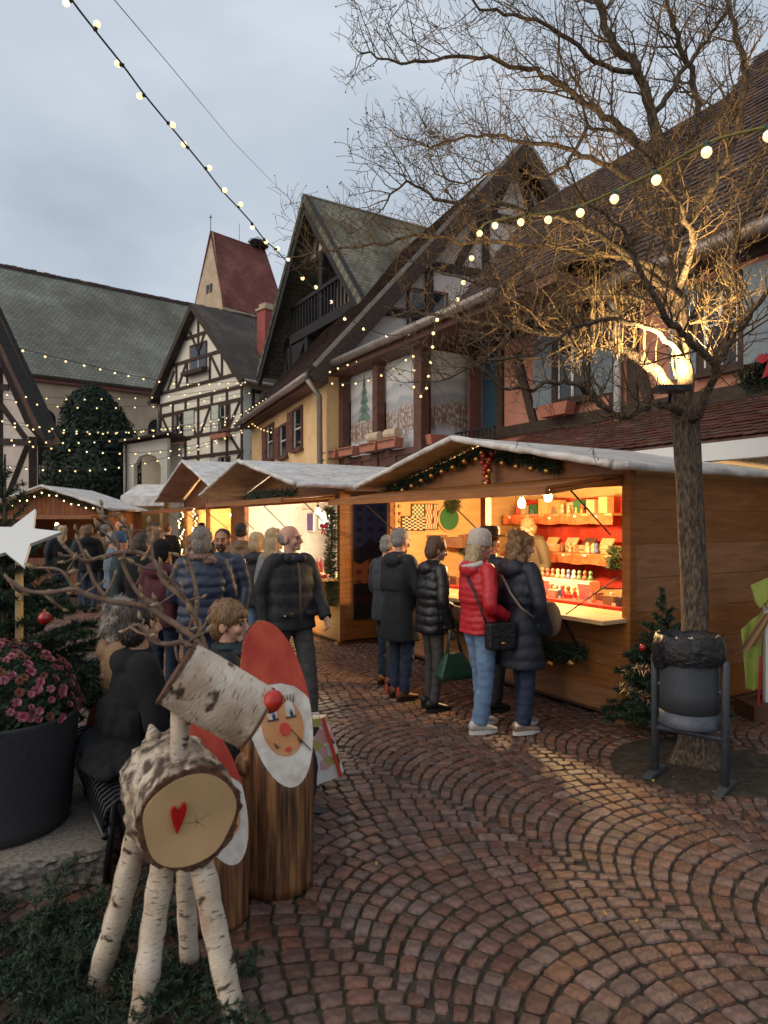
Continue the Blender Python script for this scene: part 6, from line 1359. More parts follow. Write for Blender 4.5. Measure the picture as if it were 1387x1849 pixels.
for px, py in ((806, 1385), (1092, 1650), (1150, 1663), (680, 1560), (1180, 1410), (1215, 1405), (1290, 1430)):
    p = gnd(px, py, .006); a = rg.uniform(0, 6.28); x = V((math.cos(a), math.sin(a), 0)); y = V((-math.sin(a), math.cos(a), 0)); s = rg.uniform(.010, .018); b = MB()
    b.add([-x*s, -x*s*.3-y*s*.55+ZZ*.006, x*s*.5-y*s*.4+ZZ*.01, x*s*1.1+ZZ*.004, x*s*.5+y*s*.4+ZZ*.012, -x*s*.3+y*s*.55+ZZ*.004], [(0, 1, 2, 3, 4, 5)]); o = b.build('fallen_leaf', 'leaf_yellow'); o.location = p; tag(o, 'small yellow fallen leaf on the cobbles', 'leaf', 'fallen leaves on the cobbles')
# ================================================================== people
mat('skin', (.50, .27, .18), (.56, .32, .22), scale=14, rough=.55, spec=.35); mat('skin_tan', (.36, .17, .10), (.42, .21, .13), scale=14, rough=.55)
mat('hair_grey', (.20, .19, .18), (.36, .34, .32), scale=40, stretch=(3, 3, .6), rough=.6, bump=.004); mat('hair_brown', (.07, .035, .018), (.15, .075, .036), scale=40, stretch=(3, 3, .6), rough=.55, bump=.004)
mat('hair_dark', (.014, .010, .008), (.035, .024, .018), scale=40, stretch=(3, 3, .6), rough=.5, bump=.004); mat('hair_blond', (.40, .28, .14), (.58, .44, .26), scale=40, stretch=(3, 3, .6), rough=.55, bump=.004)
mat('hair_light_brown', (.16, .085, .035), (.27, .15, .065), scale=40, stretch=(3, 3, .6), rough=.55, bump=.004); mat('hair_ashy', (.16, .13, .11), (.30, .26, .22), scale=40, stretch=(3, 3, .6), rough=.6, bump=.004)
def cloth(name, c, k=1.25, rough=.8, scale=30, bump=.003, **kw): return mat(name, c, tuple(min(1, x*k) for x in c), scale=scale, rough=rough, bump=bump, **kw)
cloth('puffer_dark', (.012, .012, .015), rough=.75); cloth('puffer_black', (.008, .008, .010), rough=.40, bump=.006, scale=22); cloth('puffer_red', (.42, .012, .020), rough=.5); cloth('puffer_navy', (.008, .012, .022), rough=.6); cloth('puffer_blue', (.022, .032, .062), rough=.5)
cloth('parka_black', (.008, .010, .012)); cloth('jacket_slate', (.03, .036, .045)); cloth('jeans', (.012, .022, .046), 1.7, scale=16); cloth('jeans_light', (.11, .18, .29), 1.5, scale=9); cloth('trouser_grey', (.05, .048, .046)); cloth('trouser_black', (.012, .012, .014)); cloth('trouser_taupe', (.055, .05, .045))
cloth('wool_black', (.004, .0045, .006), rough=.95); cloth('fleece_beige', (.26, .16, .09), 1.3, scale=60, bump=.01, rough=1); cloth('maroon', (.07, .012, .022)); cloth('leather_brown', (.10, .055, .02), rough=.5); cloth('coat_grey', (.20, .20, .21), rough=.95); cloth('coat_brown', (.17, .085, .035)); cloth('coat_teal', (.012, .03, .035)); cloth('coat_plaid', (.10, .14, .19)); cloth('knit_cream', (.48, .42, .36), 1.2, scale=60, bump=.006); cloth('knit_blue', (.02, .06, .13), scale=60, bump=.006); cloth('knit_grey', (.11, .11, .12), scale=60, bump=.006); cloth('fur_white', (.52, .50, .48), 1.2, scale=80, bump=.012); cloth('fur_tan', (.3, .2, .11), 1.4, scale=70, bump=.015); cloth('vendor_coat', (.05, .037, .02))
mat('shoe_white', (.62, .58, .53), (.5, .45, .4), scale=16, rough=.5); mat('shoe_glitter', (.42, .28, .19), (.75, .6, .45), scale=160, rough=.3, metal=.6, detail=2, ramp=(.45, .55)); mat('shoe_black', (.012, .012, .012), rough=.4); mat('shoe_brown', (.12, .05, .025), (.2, .08, .04), scale=20, rough=.6); mat('sole_white', (.66, .63, .58), rough=.6); mat('green_leather', (.012, .045, .028), (.02, .06, .04), scale=8, rough=.35); mat('strap_taupe', (.22, .17, .15), rough=.7); mat('eye', (.03, .02, .015), rough=.15)
def interp(tab, z):
    for i in range(len(tab)-1):
        if tab[i][0] <= z <= tab[i+1][0]:
            f = (z-tab[i][0])/(tab[i+1][0]-tab[i][0]); f = f*f*(3-2*f); return [a+(b-a)*f for a, b in zip(tab[i][1:], tab[i+1][1:])]
    return list((tab[0] if z < tab[0][0] else tab[-1])[1:])
def strands(o, n, seed, short, s):
    """loose locks lying on the hair"""
    me = o.data; rg = random.Random(seed); nv = len(me.vertices); vs = [v.co.copy() for v in me.vertices]; nn = [v.normal.copy() for v in me.vertices]; fs = [tuple(p.vertices) for p in me.polygons]
    zt = max(v.z for v in vs)
    for i in range(n):
        k = rg.randrange(nv); p, m = vs[k], nn[k]; d = V((rg.gauss(0, .35), rg.gauss(0, .35), -1+1.1*max(0, m.z))); d = d-m*d.dot(m)
        if d.length < .05: continue
        d.normalize(); l = (rg.uniform(.012, .03) if short else rg.uniform(.03, .07))*s; w = m.cross(d)*rg.uniform(.0015, .0035); b = len(vs); e1 = p+d*l*.5+m*rg.uniform(.002, .006); e2 = p+d*l+m*rg.uniform(-.002, .010)
        vs += [p-w, p+w, e1-w, e1+w, e2]; fs += [(b, b+1, b+3, b+2), (b+2, b+3, b+4)]
    m2 = bpy.data.meshes.new(me.name); m2.from_pydata([tuple(v) for v in vs], [], fs); m2.materials.append(me.materials[0]); m2.polygons.foreach_set('use_smooth', [True]*len(m2.polygons)); o.data = m2
def person(loc, rz, h, label, group=None, top='puffer_dark', puff=.075, amp=.10, hem=.80, flare=1., bulk=1., legs='jeans', legw=1., shoes='shoe_black', sole=None, skin='skin', hair='short', hm='hair_brown', lean=0., yaw=0., pitch=0., aL=None, aR=None, stance=((-.09, .02), (.09, -.02)), seated=False, hood=0., collar=.05, face=False, hat=None, vox=.011, hands=(True, True), knee=0., hoodm=None, beard=None, slim_leg=None):
    s = h/1.70; T = thing('person', label, 'person', loc, rz, group); dz = -.36 if seated else 0.; piv = V((0, 0, .90+dz)); Rl = Matrix.Rotation(-lean, 3, 'X')
    def Lp(p): p = V(p)+V((0, 0, dz)); return piv+Rl@(p-piv) if p.z > piv.z else p
    nk = V((0, .005, 1.46)); Rh = Matrix.Rotation(yaw, 3, 'Z')@Matrix.Rotation(pitch, 3, 'X')
    def Hp(p): return Lp(nk+Rh@(V(p)-nk)) if False else Lp(nk)+Rh@(V(p)-nk)
    hx = (Rh@V((1, 0, 0)), Rh@V((0, 1, 0)), Rh@ZZ)
    sc = lambda b: setattr(b, 'v', [(x*s, y*s, z*s) for x, y, z in b.v]) or b
    aL = aL or ((-.25, -.02, 1.12), (-.25, .07, .88)); aR = aR or ((.25, -.02, 1.12), (.25, .07, .88))
    far = vox > .016; hv = vox*.62 if not far else vox*.8
    # ---- body
    b = MB(); hd = Hp
    b.ell(hd((0, -.012, 1.612)), (.073, .093, .088), hx, 18, 12); b.ell(hd((0, .022, 1.565)), (.057, .068, .083), hx, 16, 10)
    b.ell(hd((0, .070, 1.507)), (.029, .026, .024), hx); b.tube([hd((0, .090, 1.603)), hd((0, .103, 1.575)), hd((0, .112, 1.556)), hd((0, .092, 1.548))], [.009, .012, .016, .010], 8)
    b.ell(hd((0, .080, 1.611)), (.050, .017, .012), hx); b.ell(hd((0, .086, 1.528)), (.022, .012, .010), hx)
    for e in (-1, 1): b.ell(hd((e*.075, -.008, 1.574)), (.010, .024, .034), hx, 10, 8); b.ell(hd((e*.036, .066, 1.558)), (.024, .024, .026), hx)
    b.tube([hd((0, -.008, 1.54)), Lp((0, -.01, 1.46)), Lp((0, -.015, 1.38))], [.052, .054, .075], 12)
    b.loft([[Lp((rx*math.cos(t), ry*math.sin(t), z)) for t in [2*math.pi*i/16 for i in range(16)]] for z, rx, ry in ((.86, .13, .09), (1.0, .13, .09), (1.25, .15, .095), (1.37, .12, .07), (1.41, .06, .05))])
    hip = [(-.085, 0, .89), (.085, 0, .89)]; leg = []
    for i, e in enumerate((-1, 1)):
        sx, sy = stance[i]
        if seated: pl = [V((e*.085, .02, .89+dz)), V((e*.11+sx*.3, .40, .50)), V((e*.11+sx*.6, .40+sy*2, .09))]
        else: pl = [V(hip[i]), V((e*.05+sx*.55, .03+sy*.5+knee*(1 if sy > 0 else .2), .48)), V((sx, sy, .085))]
        leg.append(pl); b.tube(pl, [.07, .045, .035], 10)
        if seated: b.ell(pl[0], .09)
    arms = []
    for e, a in ((-1, aL), (1, aR)):
        sh, el, wr = Lp((e*.165, -.01, 1.375)), Lp(a[0]), Lp(a[1]); arms.append((sh, el, wr)); b.tube([sh, el, wr], [.045, .036, .026], 10)
    for i, (sh, el, wr) in enumerate(arms):
        if not hands[i]: continue
        d = (wr-el).normalized(); e = -1 if i == 0 else 1; inward = V((-e, 0, 0)); nrm = (inward-d*inward.dot(d)).normalized(); sd_ = d.cross(nrm).normalized()
        if sd_.y < 0 and abs(d.z) > .5: sd_ = -sd_
        b.tube([wr-d*.03, wr+d*.03, wr+d*.075], [(.02, .028), (.018, .038), (.015, .040)], 10, flat=nrm)
        for k in range(4):
            o = (k-1.5)*.019; l = (.062, .07, .066, .05)[k]; p0 = wr+d*.07+sd_*-o; p1 = p0+d*l*.5+nrm*.010; p2 = p1+d*l*.32+nrm*.022; p3 = p2+d*l*.12+nrm*.026
            b.tube([p0, p1, p2, p3], [.0095, .009, .0085, .006], 7)
        p0 = wr+d*.02+sd_*.03; b.tube([p0, p0+d*.03+sd_*.022+nrm*.012, p0+d*.06+sd_*.026+nrm*.024], [.011, .010, .007], 7)
    sc(b).remesh('body', skin, T, hv*s, 1 if not far else 1)
    if face:
        for e in (-1, 1):
            q = MB(); q.ell(hd((e*.030, .0825, 1.586)), (.0135, .007, .0065), hx, 10, 6); sc(q).build('eye', 'eye', T, world=False, smooth=True)
            q = MB(); q.tube([hd((e*.014, .094, 1.608)), hd((e*.032, .092, 1.614)), hd((e*.050, .078, 1.608))], [.004, .0045, .003], 6); sc(q).build('eyebrow', hm, T, world=False, smooth=True)
        q = MB(); q.tube([hd((-.02, .0905, 1.527)), hd((0, .099, 1.5275)), hd((.02, .0905, 1.527))], [.0025, .004, .0025], 6); mat_l = 'terracotta'; sc(q).build('lips', mat_l, T, world=False, smooth=True)
    if beard: q = MB(); q.ell(hd((0, .045, 1.525)), (.055, .055, .05), hx); q.ell(hd((0, .085, 1.545)), (.025, .02, .008), hx); sc(q).remesh('beard', beard, T, .01, 1)
    # ---- hair
    q = MB()
    if hair == 'short': q.ell(hd((0, -.022, 1.632)), (.082, .092, .084), hx, 18, 12); q.ell(hd((0, -.05, 1.585)), (.075, .06, .07), hx)
    elif hair == 'crop': q.ell(hd((0, -.024, 1.626)), (.079, .09, .081), hx, 18, 12); q.ell(hd((0, -.045, 1.585)), (.074, .058, .062), hx)
    elif hair == 'bob': q.ell(hd((0, -.016, 1.634)), (.092, .102, .090), hx, 18, 12); q.ell(hd((0, -.045, 1.57)), (.092, .075, .10), hx); 
    elif hair == 'pixie': q.ell(hd((0, -.016, 1.636)), (.093, .108, .093), hx, 18, 12); q.ell(hd((0, -.055, 1.57)), (.080, .062, .085), hx); q.ell(hd((0, .07, 1.645)), (.06, .035, .03), hx)
    elif hair == 'long': q.ell(hd((0, -.018, 1.632)), (.088, .098, .088), hx, 18, 12); q.ell(hd((0, -.055, 1.53)), (.098, .065, .15), hx); q.ell(hd((0, -.075, 1.44)), (.095, .05, .11), hx)
    elif hair == 'balding': q.ell(hd((0, -.040, 1.588)), (.080, .072, .062), hx, 18, 12)
    elif hair == 'curly':
        rg = random.Random(int(h*1000)); q.ell(hd((0, -.03, 1.625)), (.088, .092, .088), hx); q.ell(hd((0, -.06, 1.52)), (.10, .065, .13), hx)
        for i in range(70):
            t = rg.uniform(0, 6.28); z = rg.uniform(1.42, 1.68); 
            if math.sin(t) > .35 and z < 1.64: continue
            q.ell(hd((.098*math.cos(t)*(1.1 if z < 1.55 else .85), -.03+.085*math.sin(t), z)), rg.uniform(.018, .034), hx, 7, 5)
    if q.v:
        def dsp(p): return .0045*mnoise.noise(V((p.x*55, p.y*55, p.z*9)))+.004*mnoise.noise(V((p.x*20, p.y*20, p.z*6)))
        ho = sc(q).remesh('hair', hm, T, max(.008, vox*.8), 2, disp=dsp); strands(ho, 900 if not far else 220, int(h*997), hair in ('short', 'crop', 'balding', 'pixie', 'bob'), s)
    # ---- trousers
    if not (hem < .2):
        q = MB(); q.ell((0, 0, .90+dz), (.155*bulk, .115*bulk, .12), None, 16, 10)
        for pl in leg:
            n_ = 18; sp = smooth_path(pl, n_//2); m = len(sp); lw = legw
            rs = []
            for i in range(m):
                f = i/(m-1); r = (.092+(.068-.092)*min(1, f*2) if f < .5 else .068+((slim_leg or .056)-.068)*(f-.5)*2)*lw; rs.append(r*(1+.03*math.sin(f*38)*(1 if f > .35 else .3)))
            q.tube(sp, rs, 14)
        sc(q).remesh('trousers', legs, T, max(.011, vox)*s, 2, disp=(lambda p: .0055*mnoise.noise(V((p.x*15+h*9, p.y*15, p.z*24)))+.006*mnoise.noise(V((p.x*7+h*9, p.y*7, p.z*6)))) if vox < .02 else None)
    # ---- shoes
    for i, pl in enumerate(leg):
        an = pl[-1]; ang = (-.10 if i == 0 else .10)*-1; cs, sn = math.cos(ang), math.sin(ang); z0 = an.z-.085
        def SP(x, y, z): return V((an.x+x*cs-y*sn, an.y+x*sn+y*cs, z0+z))
        q = MB(); prof = [(-.085, .030, .035, .095), (-.075, .036, .03, .115), (-.03, .038, .03, .118), (.02, .040, .03, .098), (.07, .046, .028, .078), (.12, .046, .026, .062), (.155, .036, .026, .05), (.172, .016, .026, .040)]
        q.loft([[SP(w*math.cos(t), y, lo+(hi-lo)*.5+(hi-lo)*.5*math.sin(t)) for t in [2*math.pi*k/14 for k in range(14)]] for y, w, lo, hi in prof])
        so = sc(q).build('shoe', shoes, T, world=False, smooth=True)
        q = MB(); q.loft([[SP(x*.044*(1.0 if abs(y) < .1 else .8)+0*y, y, z) for x, y in [(math.cos(t), .042+.135*math.sin(t)) for t in [2*math.pi*k/18 for k in range(18)]]] for z in (.002, .034)]); sc(q).build('sole', sole or 'shoe_black', so, world=False)
    # ---- jacket
    q = MB(); tab = [(-.2, .215*flare*bulk, .165*flare*bulk), (hem, (.198+.02*max(0, .9-hem))*flare*bulk, (.145+.02*max(0, .9-hem))*flare*bulk), (.92, .196*bulk, .14*bulk), (1.03, .182*bulk, .130*bulk), (1.20, .197*bulk, .132*bulk), (1.32, .190*bulk, .112*bulk), (1.385, .145, .090), (1.43, .080, .078), (1.43+collar, .074, .074)]
    z = hem; rings = []; st = .012 if not far else .03
    def band(v): return abs(math.sin(math.pi*v/puff))**.55 if puff else 1.
    while z < 1.43+collar:
        rx, ry = interp(tab, z); y0 = -.012 if z > 1.1 else 0
        ring = []
        for i in range(28):
            t = 2*math.pi*i/28; cx_, sy_ = math.cos(t), math.sin(t); ex_ = .86
            wob = puff*.22*mnoise.noise(V((cx_*2.2+h*7, sy_*2.2, z*3.5))) if puff else 0; k = 1+amp*(band(z+wob)-.75)*(1 if z < 1.37 else .3)*(1+.25*mnoise.noise(V((cx_*4+h*9, sy_*4, z*9))))
            ring.append(Lp((rx*k*math.copysign(abs(cx_)**ex_, cx_), y0+ry*k*math.copysign(abs(sy_)**ex_, sy_), z)))
        rings.append(ring); z += st
    q.loft(rings)
    for (sh, el, wr), e in zip(arms, (-1, 1)):
        sp = smooth_path([Lp((e*.10, -.01, 1.37)), sh, sh.lerp(el, .5)+V((e*.012, 0, 0)), el, el.lerp(wr, .5), wr+(wr-el).normalized()*.01], 9 if not far else 4); ln = 0; rs = []
        for i, p in enumerate(sp):
            ln += (p-sp[i-1]).length if i else 0; f = i/(len(sp)-1); r = (.074-.026*f)*bulk; rs.append(r*(1+amp*1.1*(band(ln)-.75)))
        q.tube(sp, rs, 14)
    if hood: q.ell(Lp((0, -.095, 1.395)), (.135*hood, .075*hood, .085*hood), None, 16, 10); q.ell(Lp((0, -.05, 1.43)), (.115*hood, .085*hood, .05*hood), None, 16, 10)
    ph_ = h*31
    if puff: wr_ = lambda p: .0042*mnoise.noise(V((p.x*26+ph_, p.y*26, p.z*17)))+.0035*mnoise.noise(V((p.x*9, p.y*9+ph_, p.z*7)))
    else: wr_ = lambda p: .010*mnoise.noise(V((p.x*8+ph_, p.y*8, p.z*3.2)))+.006*mnoise.noise(V((p.x*17+ph_, p.y*17, p.z*9)))
    sc(q).remesh('jacket', top, T, vox*s, 1, disp=wr_ if vox < .02 else None)
    if hoodm:
        q = MB(); q.tube([Lp((.125*math.cos(t), -.055+.085*math.sin(t), 1.445+.03*math.sin(t))) for t in [math.pi*(.95+1.1*i/12) for i in range(13)]], .026, 8); sc(q).remesh('hood_trim', hoodm, T, .012, 1)
    if hat == 'beanie' or hat == 'knit':
        m_ = {'beanie': 'knit_cream', 'knit': 'knit_blue'}[hat]; q = MB(); n = 72
        def rb(r, z, k): return [Hp((r*1.0*(1+.022*math.cos(24*t))*math.cos(t)*.93, -.014+r*(1+.022*math.cos(24*t))*math.sin(t), z)) for t in [2*math.pi*i/n for i in range(n)]]
        q.loft([rb(r, z, 0) for r, z in ((.098, 1.585), (.106, 1.595), (.107, 1.64), (.101, 1.652), (.099, 1.68), (.086, 1.715), (.055, 1.738), (.012, 1.746))]); sc(q).build('beanie', m_, T, world=False, smooth=True)
    if hat == 'fedora':
        q = MB(); n = 36; rg = lambda r, z, k=1: [Hp((r*math.cos(t)*.93, -.012+r*math.sin(t), z+(.02*abs(math.cos(t)) if r > .13 else 0))) for t in [2*math.pi*i/n for i in range(n)]]
        q.loft([rg(.09, 1.63), rg(.175, 1.628), rg(.178, 1.636), rg(.104, 1.64), rg(.100, 1.70), (rg(.088, 1.735)), rg(.04, 1.742), rg(.01, 1.735)]); sc(q).build('hat', 'black', T, world=False, smooth=True)
    if hat in ('grey_beanie',):
        q = MB(); q.ell(Hp((0, -.014, 1.64)), (.098, .108, .095), hx, 18, 12); sc(q).build('beanie', 'knit_grey', T, world=False, smooth=True)
    T['_s'] = s
    return T
def acc(T, name, m, fn, remesh=None, disp=None):
    q = MB(); fn(q); s = T['_s']; q.v = [(x*s, y*s, z*s) for x, y, z in q.v]
    return q.remesh(name, m, T, remesh, 1, disp=disp) if remesh else q.build(name, m, T, world=False, smooth=True, fix=True)
AV = -R(58.9)         # facing the stall counter
fwd = lambda e, z=1.0, y=.27: ((e*.25, .03, 1.10), (e*.13, y, z))
# shoppers at the toy stall
P = person((.155, 6.69, 0), AV+.15, 1.66, 'man with short grey hair in a long black parka at the toy stall', top='parka_black', puff=0, amp=0, hem=.60, flare=1.08, legs='jeans', shoes='shoe_brown', hair='short', hm='hair_grey', hood=.9, aL=fwd(-1), aR=fwd(1), face=False, vox=.011, pitch=-.15, hands=(False, False))
for e in (-1, 1): acc(P, 'boot_lace_panel', 'paint_red', lambda q: q.ell((e*.09, -.10, .10), (.022, .012, .05)))
P = person((.035, 7.25, 0), AV+.25, 1.58, 'grey-haired person in slate jacket half hidden behind the parka', top='jacket_slate', puff=0, amp=0, hem=.75, legs='jeans', shoes='shoe_brown', hair='short', hm='hair_grey', aL=fwd(-1), aR=fwd(1), vox=.012, pitch=-.15, hands=(False, False))
P = person((.44, 6.33, 0), AV-.1, 1.585, 'short-haired woman in shiny black quilted puffer with green handbag', top='puffer_black', puff=.085, amp=.095, hem=.76, legs='trouser_grey', legw=.85, hair='bob', hm='hair_brown', hood=.85, collar=.06, aL=fwd(-1, 1.0, .3), aR=((.26, -.03, 1.10), (.24, .08, .84)), face=True, yaw=-.25, pitch=-.2, lean=.06)
def hbag(q):
    q.loft([[V((.27+x*.05*k, .10+y*w, z)) for x, y in ((-1, -1), (1, -1), (1, 1), (-1, 1))] for z, w, k in ((.34, .17, 1.3), (.38, .19, 1.5), (.50, .14, 1.1), (.60, .09, .5))])
hb2 = acc(P, 'handbag', 'green_leather', hbag, .012)
acc(P, 'handbag_handle', 'green_leather', lambda q: (q.tube([(.25, .02, .58), (.245, .06, .78), (.245, .09, .82), (.25, .13, .78), (.26, .18, .58)], .008, 6), q.tube([(.29, .02, .58), (.26, .06, .78), (.26, .1, .81), (.27, .13, .78), (.29, .18, .58)], .008, 6)))
P = person((.98, 6.30, 0), AV+.05, 1.66, 'person in black hat and dark jacket with a walking cane at the counter', top='puffer_navy', puff=.07, amp=.1, hem=.8, legs='trouser_black', hair='short', hm='hair_dark', hat='fedora', aL=fwd(-1), aR=((.26, .0, 1.1), (.22, .2, .92)), vox=.013, hands=(False, True))
acc(P, 'cane', 'black', lambda q: q.tube([(.22, .28, .0), (.22, .28, .90), (.22, .25, .93), (.22, .18, .93)], .011, 8))
P = person((.79, 5.69, 0), AV-.12, 1.64, 'woman in bright red puffer and cream beanie with black shoulder bag', top='puffer_red', puff=.055, amp=.06, hem=.84, legs='jeans_light', legw=1.08, slim_leg=.066, shoes='shoe_white', sole='sole_white', hair='long', hm='hair_blond', hat='beanie', hood=.95, hoodm='fur_white', aL=((-.25, .02, 1.10), (-.14, .2, .98)), aR=((.26, -.05, 1.10), (.20, .14, 1.0)), stance=((-.10, .10), (.10, -.06)), yaw=-.12, pitch=-.12, vox=.0095, hands=(False, False))
acc(P, 'shoulder_bag', 'bag_black', lambda q: q.loft([[V((.285+x*.05, .03+y*.125*w, z)) for x, y in ((-1, -1), (-.4, -1.06), (.4, -1.06), (1, -1), (1, 1), (.4, 1.06), (-.4, 1.06), (-1, 1))] for z, w in ((.74, .85), (.755, .97), (.85, 1.0), (.95, 1.0), (.965, .95))]), .010)
acc(P, 'bag_clasp', 'gold_ball', lambda q: q.box((.343, .03, .80), (.008, .05, .018)))
acc(P, 'bag_strap', 'bag_black', lambda q: q.tube([(.27, -.09, .95), (.24, -.12, 1.05), (.17, -.145, 1.2), (.05, -.155, 1.33), (-.07, -.11, 1.42), (-.12, -.02, 1.44)], [(.010, .005)]*6, 6))
P = person((1.12, 5.66, 0), AV-.05, 1.65, 'woman in long navy puffer coat with taupe strap and glitter sneakers', top='puffer_navy', puff=.105, amp=.05, hem=.56, flare=1.12, bulk=1.04, legs='jeans', legw=.95, slim_leg=.075, shoes='shoe_glitter', sole='sole_white', hair='curly', hm='hair_light_brown', hood=1.1, aL=((-.26, .03, 1.10), (-.15, .24, 1.0)), aR=((.27, .0, 1.10), (.22, .12, .86)), stance=((-.10, .14), (.09, -.04)), yaw=-.2, pitch=-.25, vox=.010, hands=(False, False))
acc(P, 'bag_strap', 'strap_taupe', lambda q: q.tube([(-.10, -.13, 1.37), (.0, -.165, 1.3), (.10, -.172, 1.19), (.19, -.14, 1.08), (.235, -.05, 1.0)], [(.004, .016)]*5, 6, flat=V((0, 1, 0))))
acc(P, 'tote_bag', 'fleece_beige', lambda q: q.ell((.10, .26, .95), (.12, .07, .16)), .02)
# vendor inside the stall
person((1.94, 8.64, .10), R(118), 1.70, 'blond stallholder in olive coat leaning over the toy stall goods', top='vendor_coat', puff=0, amp=0, hair='bob', hm='hair_light_brown', face=True, lean=.22, pitch=-.3, hood=.8, aL=fwd(-1, 1.05, .3), aR=fwd(1, 1.05, .3), vox=.013)
# man walking past
P = person((-.82, 6.0, 0), R(-143), 1.70, 'balding man in dark padded jacket walking past the birch reindeer', top='puffer_dark', puff=.125, amp=.05, hem=.80, bulk=1.12, legs='trouser_grey', legw=1.12, shoes='shoe_white', sole='sole_white', hair='balding', hm='hair_grey', yaw=.58, face=True, aL=((-.245, .03, 1.12), (-.235, .20, .90)), aR=((.255, -.07, 1.12), (.25, -.02, .87)), stance=((-.09, .20), (.10, -.20)), vox=.0095, skin='skin', collar=.04)
for e in (-1, 1): acc(P, 'pocket_flap', 'puffer_dark', lambda q: q.box((e*.12, .168, .94), (.12, .012, .05)))
acc(P, 'pocket_snap', 'shoe_white', lambda q: q.ell((.155, .178, .935), .008))
acc(P, 'zip', 'trouser_taupe', lambda q: q.tube([(0, .135, 1.38), (0, .155, 1.25), (0, .170, 1.05), (0, .172, .82)], .008, 6))
for e in (-1, 1): acc(P, 'collar_flap', 'puffer_dark', lambda q: q.ell((e*.062, .085, 1.415), (.05, .035, .045)), .01)
acc(P, 'shirt', 'knit_blue', lambda q: q.ell((0, .045, 1.41), (.05, .05, .04)))
# people seated on the bench
seat = lambda a, d=.24: FBn.p(a, 0, d)
P = person(seat(.30)+V((0, .02, -.07)), AV-.35, 1.70, 'seated woman with ashy curly hair in beige fleece coat', top='fleece_beige', puff=0, amp=0, hem=.80, bulk=1.06, legs='trouser_taupe', hair='curly', hm='hair_ashy', seated=True, yaw=-.35, face=True, hood=.9, vox=.012, aL=((-.25, .05, 1.1), (-.12, .22, 1.0)), aR=((.25, .05, 1.1), (.12, .22, 1.0)))
P = person(seat(.78)+V((0, .0, -.055)), AV+.0, 1.70, 'seated person with dark hair in a wide black wool coat, back turned', top='wool_black', puff=0, amp=0, hem=.76, flare=1.55, bulk=1.12, legs='trouser_black', hair='bob', hm='hair_dark', seated=True, vox=.013, hood=.8, aL=fwd(-1), aR=fwd(1), hands=(False, False), yaw=.2)
acc(P, 'coat_skirt', 'wool_black', lambda q: (q.ell((-.02, -.10, .60), (.33, .22, .09)), q.ell((-.26, -.16, .565), (.20, .13, .06)), q.ell((.16, -.2, .56), (.2, .12, .05)), q.ell((0, -.05, .72), (.25, .18, .2))), .013, disp=lambda p: .022*mnoise.noise(V((p.x*11, p.y*11, p.z*5)))+.012*mnoise.noise(V((p.x*26, p.y*26, p.z*12))))
P = person(V((-.86, 3.80, -.05)), AV-.32, 1.68, 'seated woman with short brown hair and dark leather jacket, in profile', top='parka_black', puff=0, amp=0, hem=.80, legs='trouser_black', hair='pixie', hm='hair_light_brown', seated=True, face=True, vox=.010, yaw=-.42, hood=.7, aL=fwd(-1), aR=fwd(1), hands=(False, False), collar=.06)
acc(P, 'scarf', 'coat_teal', lambda q: (q.ell((0, -.01, 1.10), (.10, .095, .035)), q.ell((.05, .05, 1.07), (.06, .05, .03))), .012)
# group standing behind the bench
P = person((-1.60, 6.0, 0), R(8), 1.67, 'grey-haired person in shiny dark blue puffer with patterned scarf, back turned', top='puffer_blue', puff=.085, amp=.10, hem=.78, bulk=1.10, hair='bob', hm='hair_ashy', vox=.011, aL=fwd(-1), aR=fwd(1), hands=(False, False))
mat('scarf_print', (.10, .03, .03), (.25, .17, .13), scale=50, rough=.9, detail=2)
acc(P, 'scarf', 'scarf_print', lambda q: (q.ell((0, -.02, 1.45), (.125, .11, .045)), q.ell((.08, -.08, 1.42), (.07, .05, .04))), .012)
person((-1.60, 6.75, 0), R(172), 1.66, 'dark-bearded man in dark blue jacket facing the bench', top='puffer_blue', puff=.09, amp=.08, hair='crop', hm='hair_dark', skin='skin_tan', beard='hair_dark', face=True, vox=.012, yaw=.15)
person((-2.12, 6.55, 0), R(-20), 1.55, 'person in maroon jacket with black hood up', top='maroon', puff=0, amp=0, hair='bob', hm='wool_black', hood=1.1, vox=.014)
P = person((-2.28, 8.2, 0), R(-120), 1.57, 'woman with glasses and brown hair in a beige coat', top='fur_tan', puff=0, amp=0, hem=.6, hair='bob', hm='hair_light_brown', face=True, vox=.016, hands=(False, False))
acc(P, 'glasses', 'black', lambda q: [q.tube([(e*.034+.02*math.cos(t), .098, 1.583+.02*math.sin(t)) for t in [2*math.pi*i/10 for i in range(11)]], .002, 4) for e in (-1, 1)])
person((-1.87, 9.0, 0), R(-10), 1.72, 'dark-haired man in brown leather jacket and jeans, back turned', top='leather_brown', puff=0, amp=0, hem=.88, bulk=1.08, hair='crop', hm='hair_dark', vox=.015, hood=.5, collar=.06)
person((-1.48, 8.0, 0), R(-35), 1.60, 'person in black padded jacket and ripped light jeans by the lit stall', top='puffer_dark', puff=.1, amp=.07, legs='jeans_light', hair='bob', hm='hair_blond', vox=.016, hood=.9)
person((-1.15, 7.2, 0), R(-42), 1.655, 'blond long-haired woman in light grey wool coat facing the lit stall', top='coat_grey', puff=0, amp=0, hem=.62, hair='long', hm='hair_blond', vox=.013, legs='jeans_light')
person((-3.40, 8.8, 0), R(-70), 1.58, 'man in blue knitted cap and long dark coat', top='coat_teal', puff=0, amp=0, hem=.45, flare=1.05, hair='crop', hm='hair_grey', hat='knit', face=True, vox=.015, legs='trouser_black')
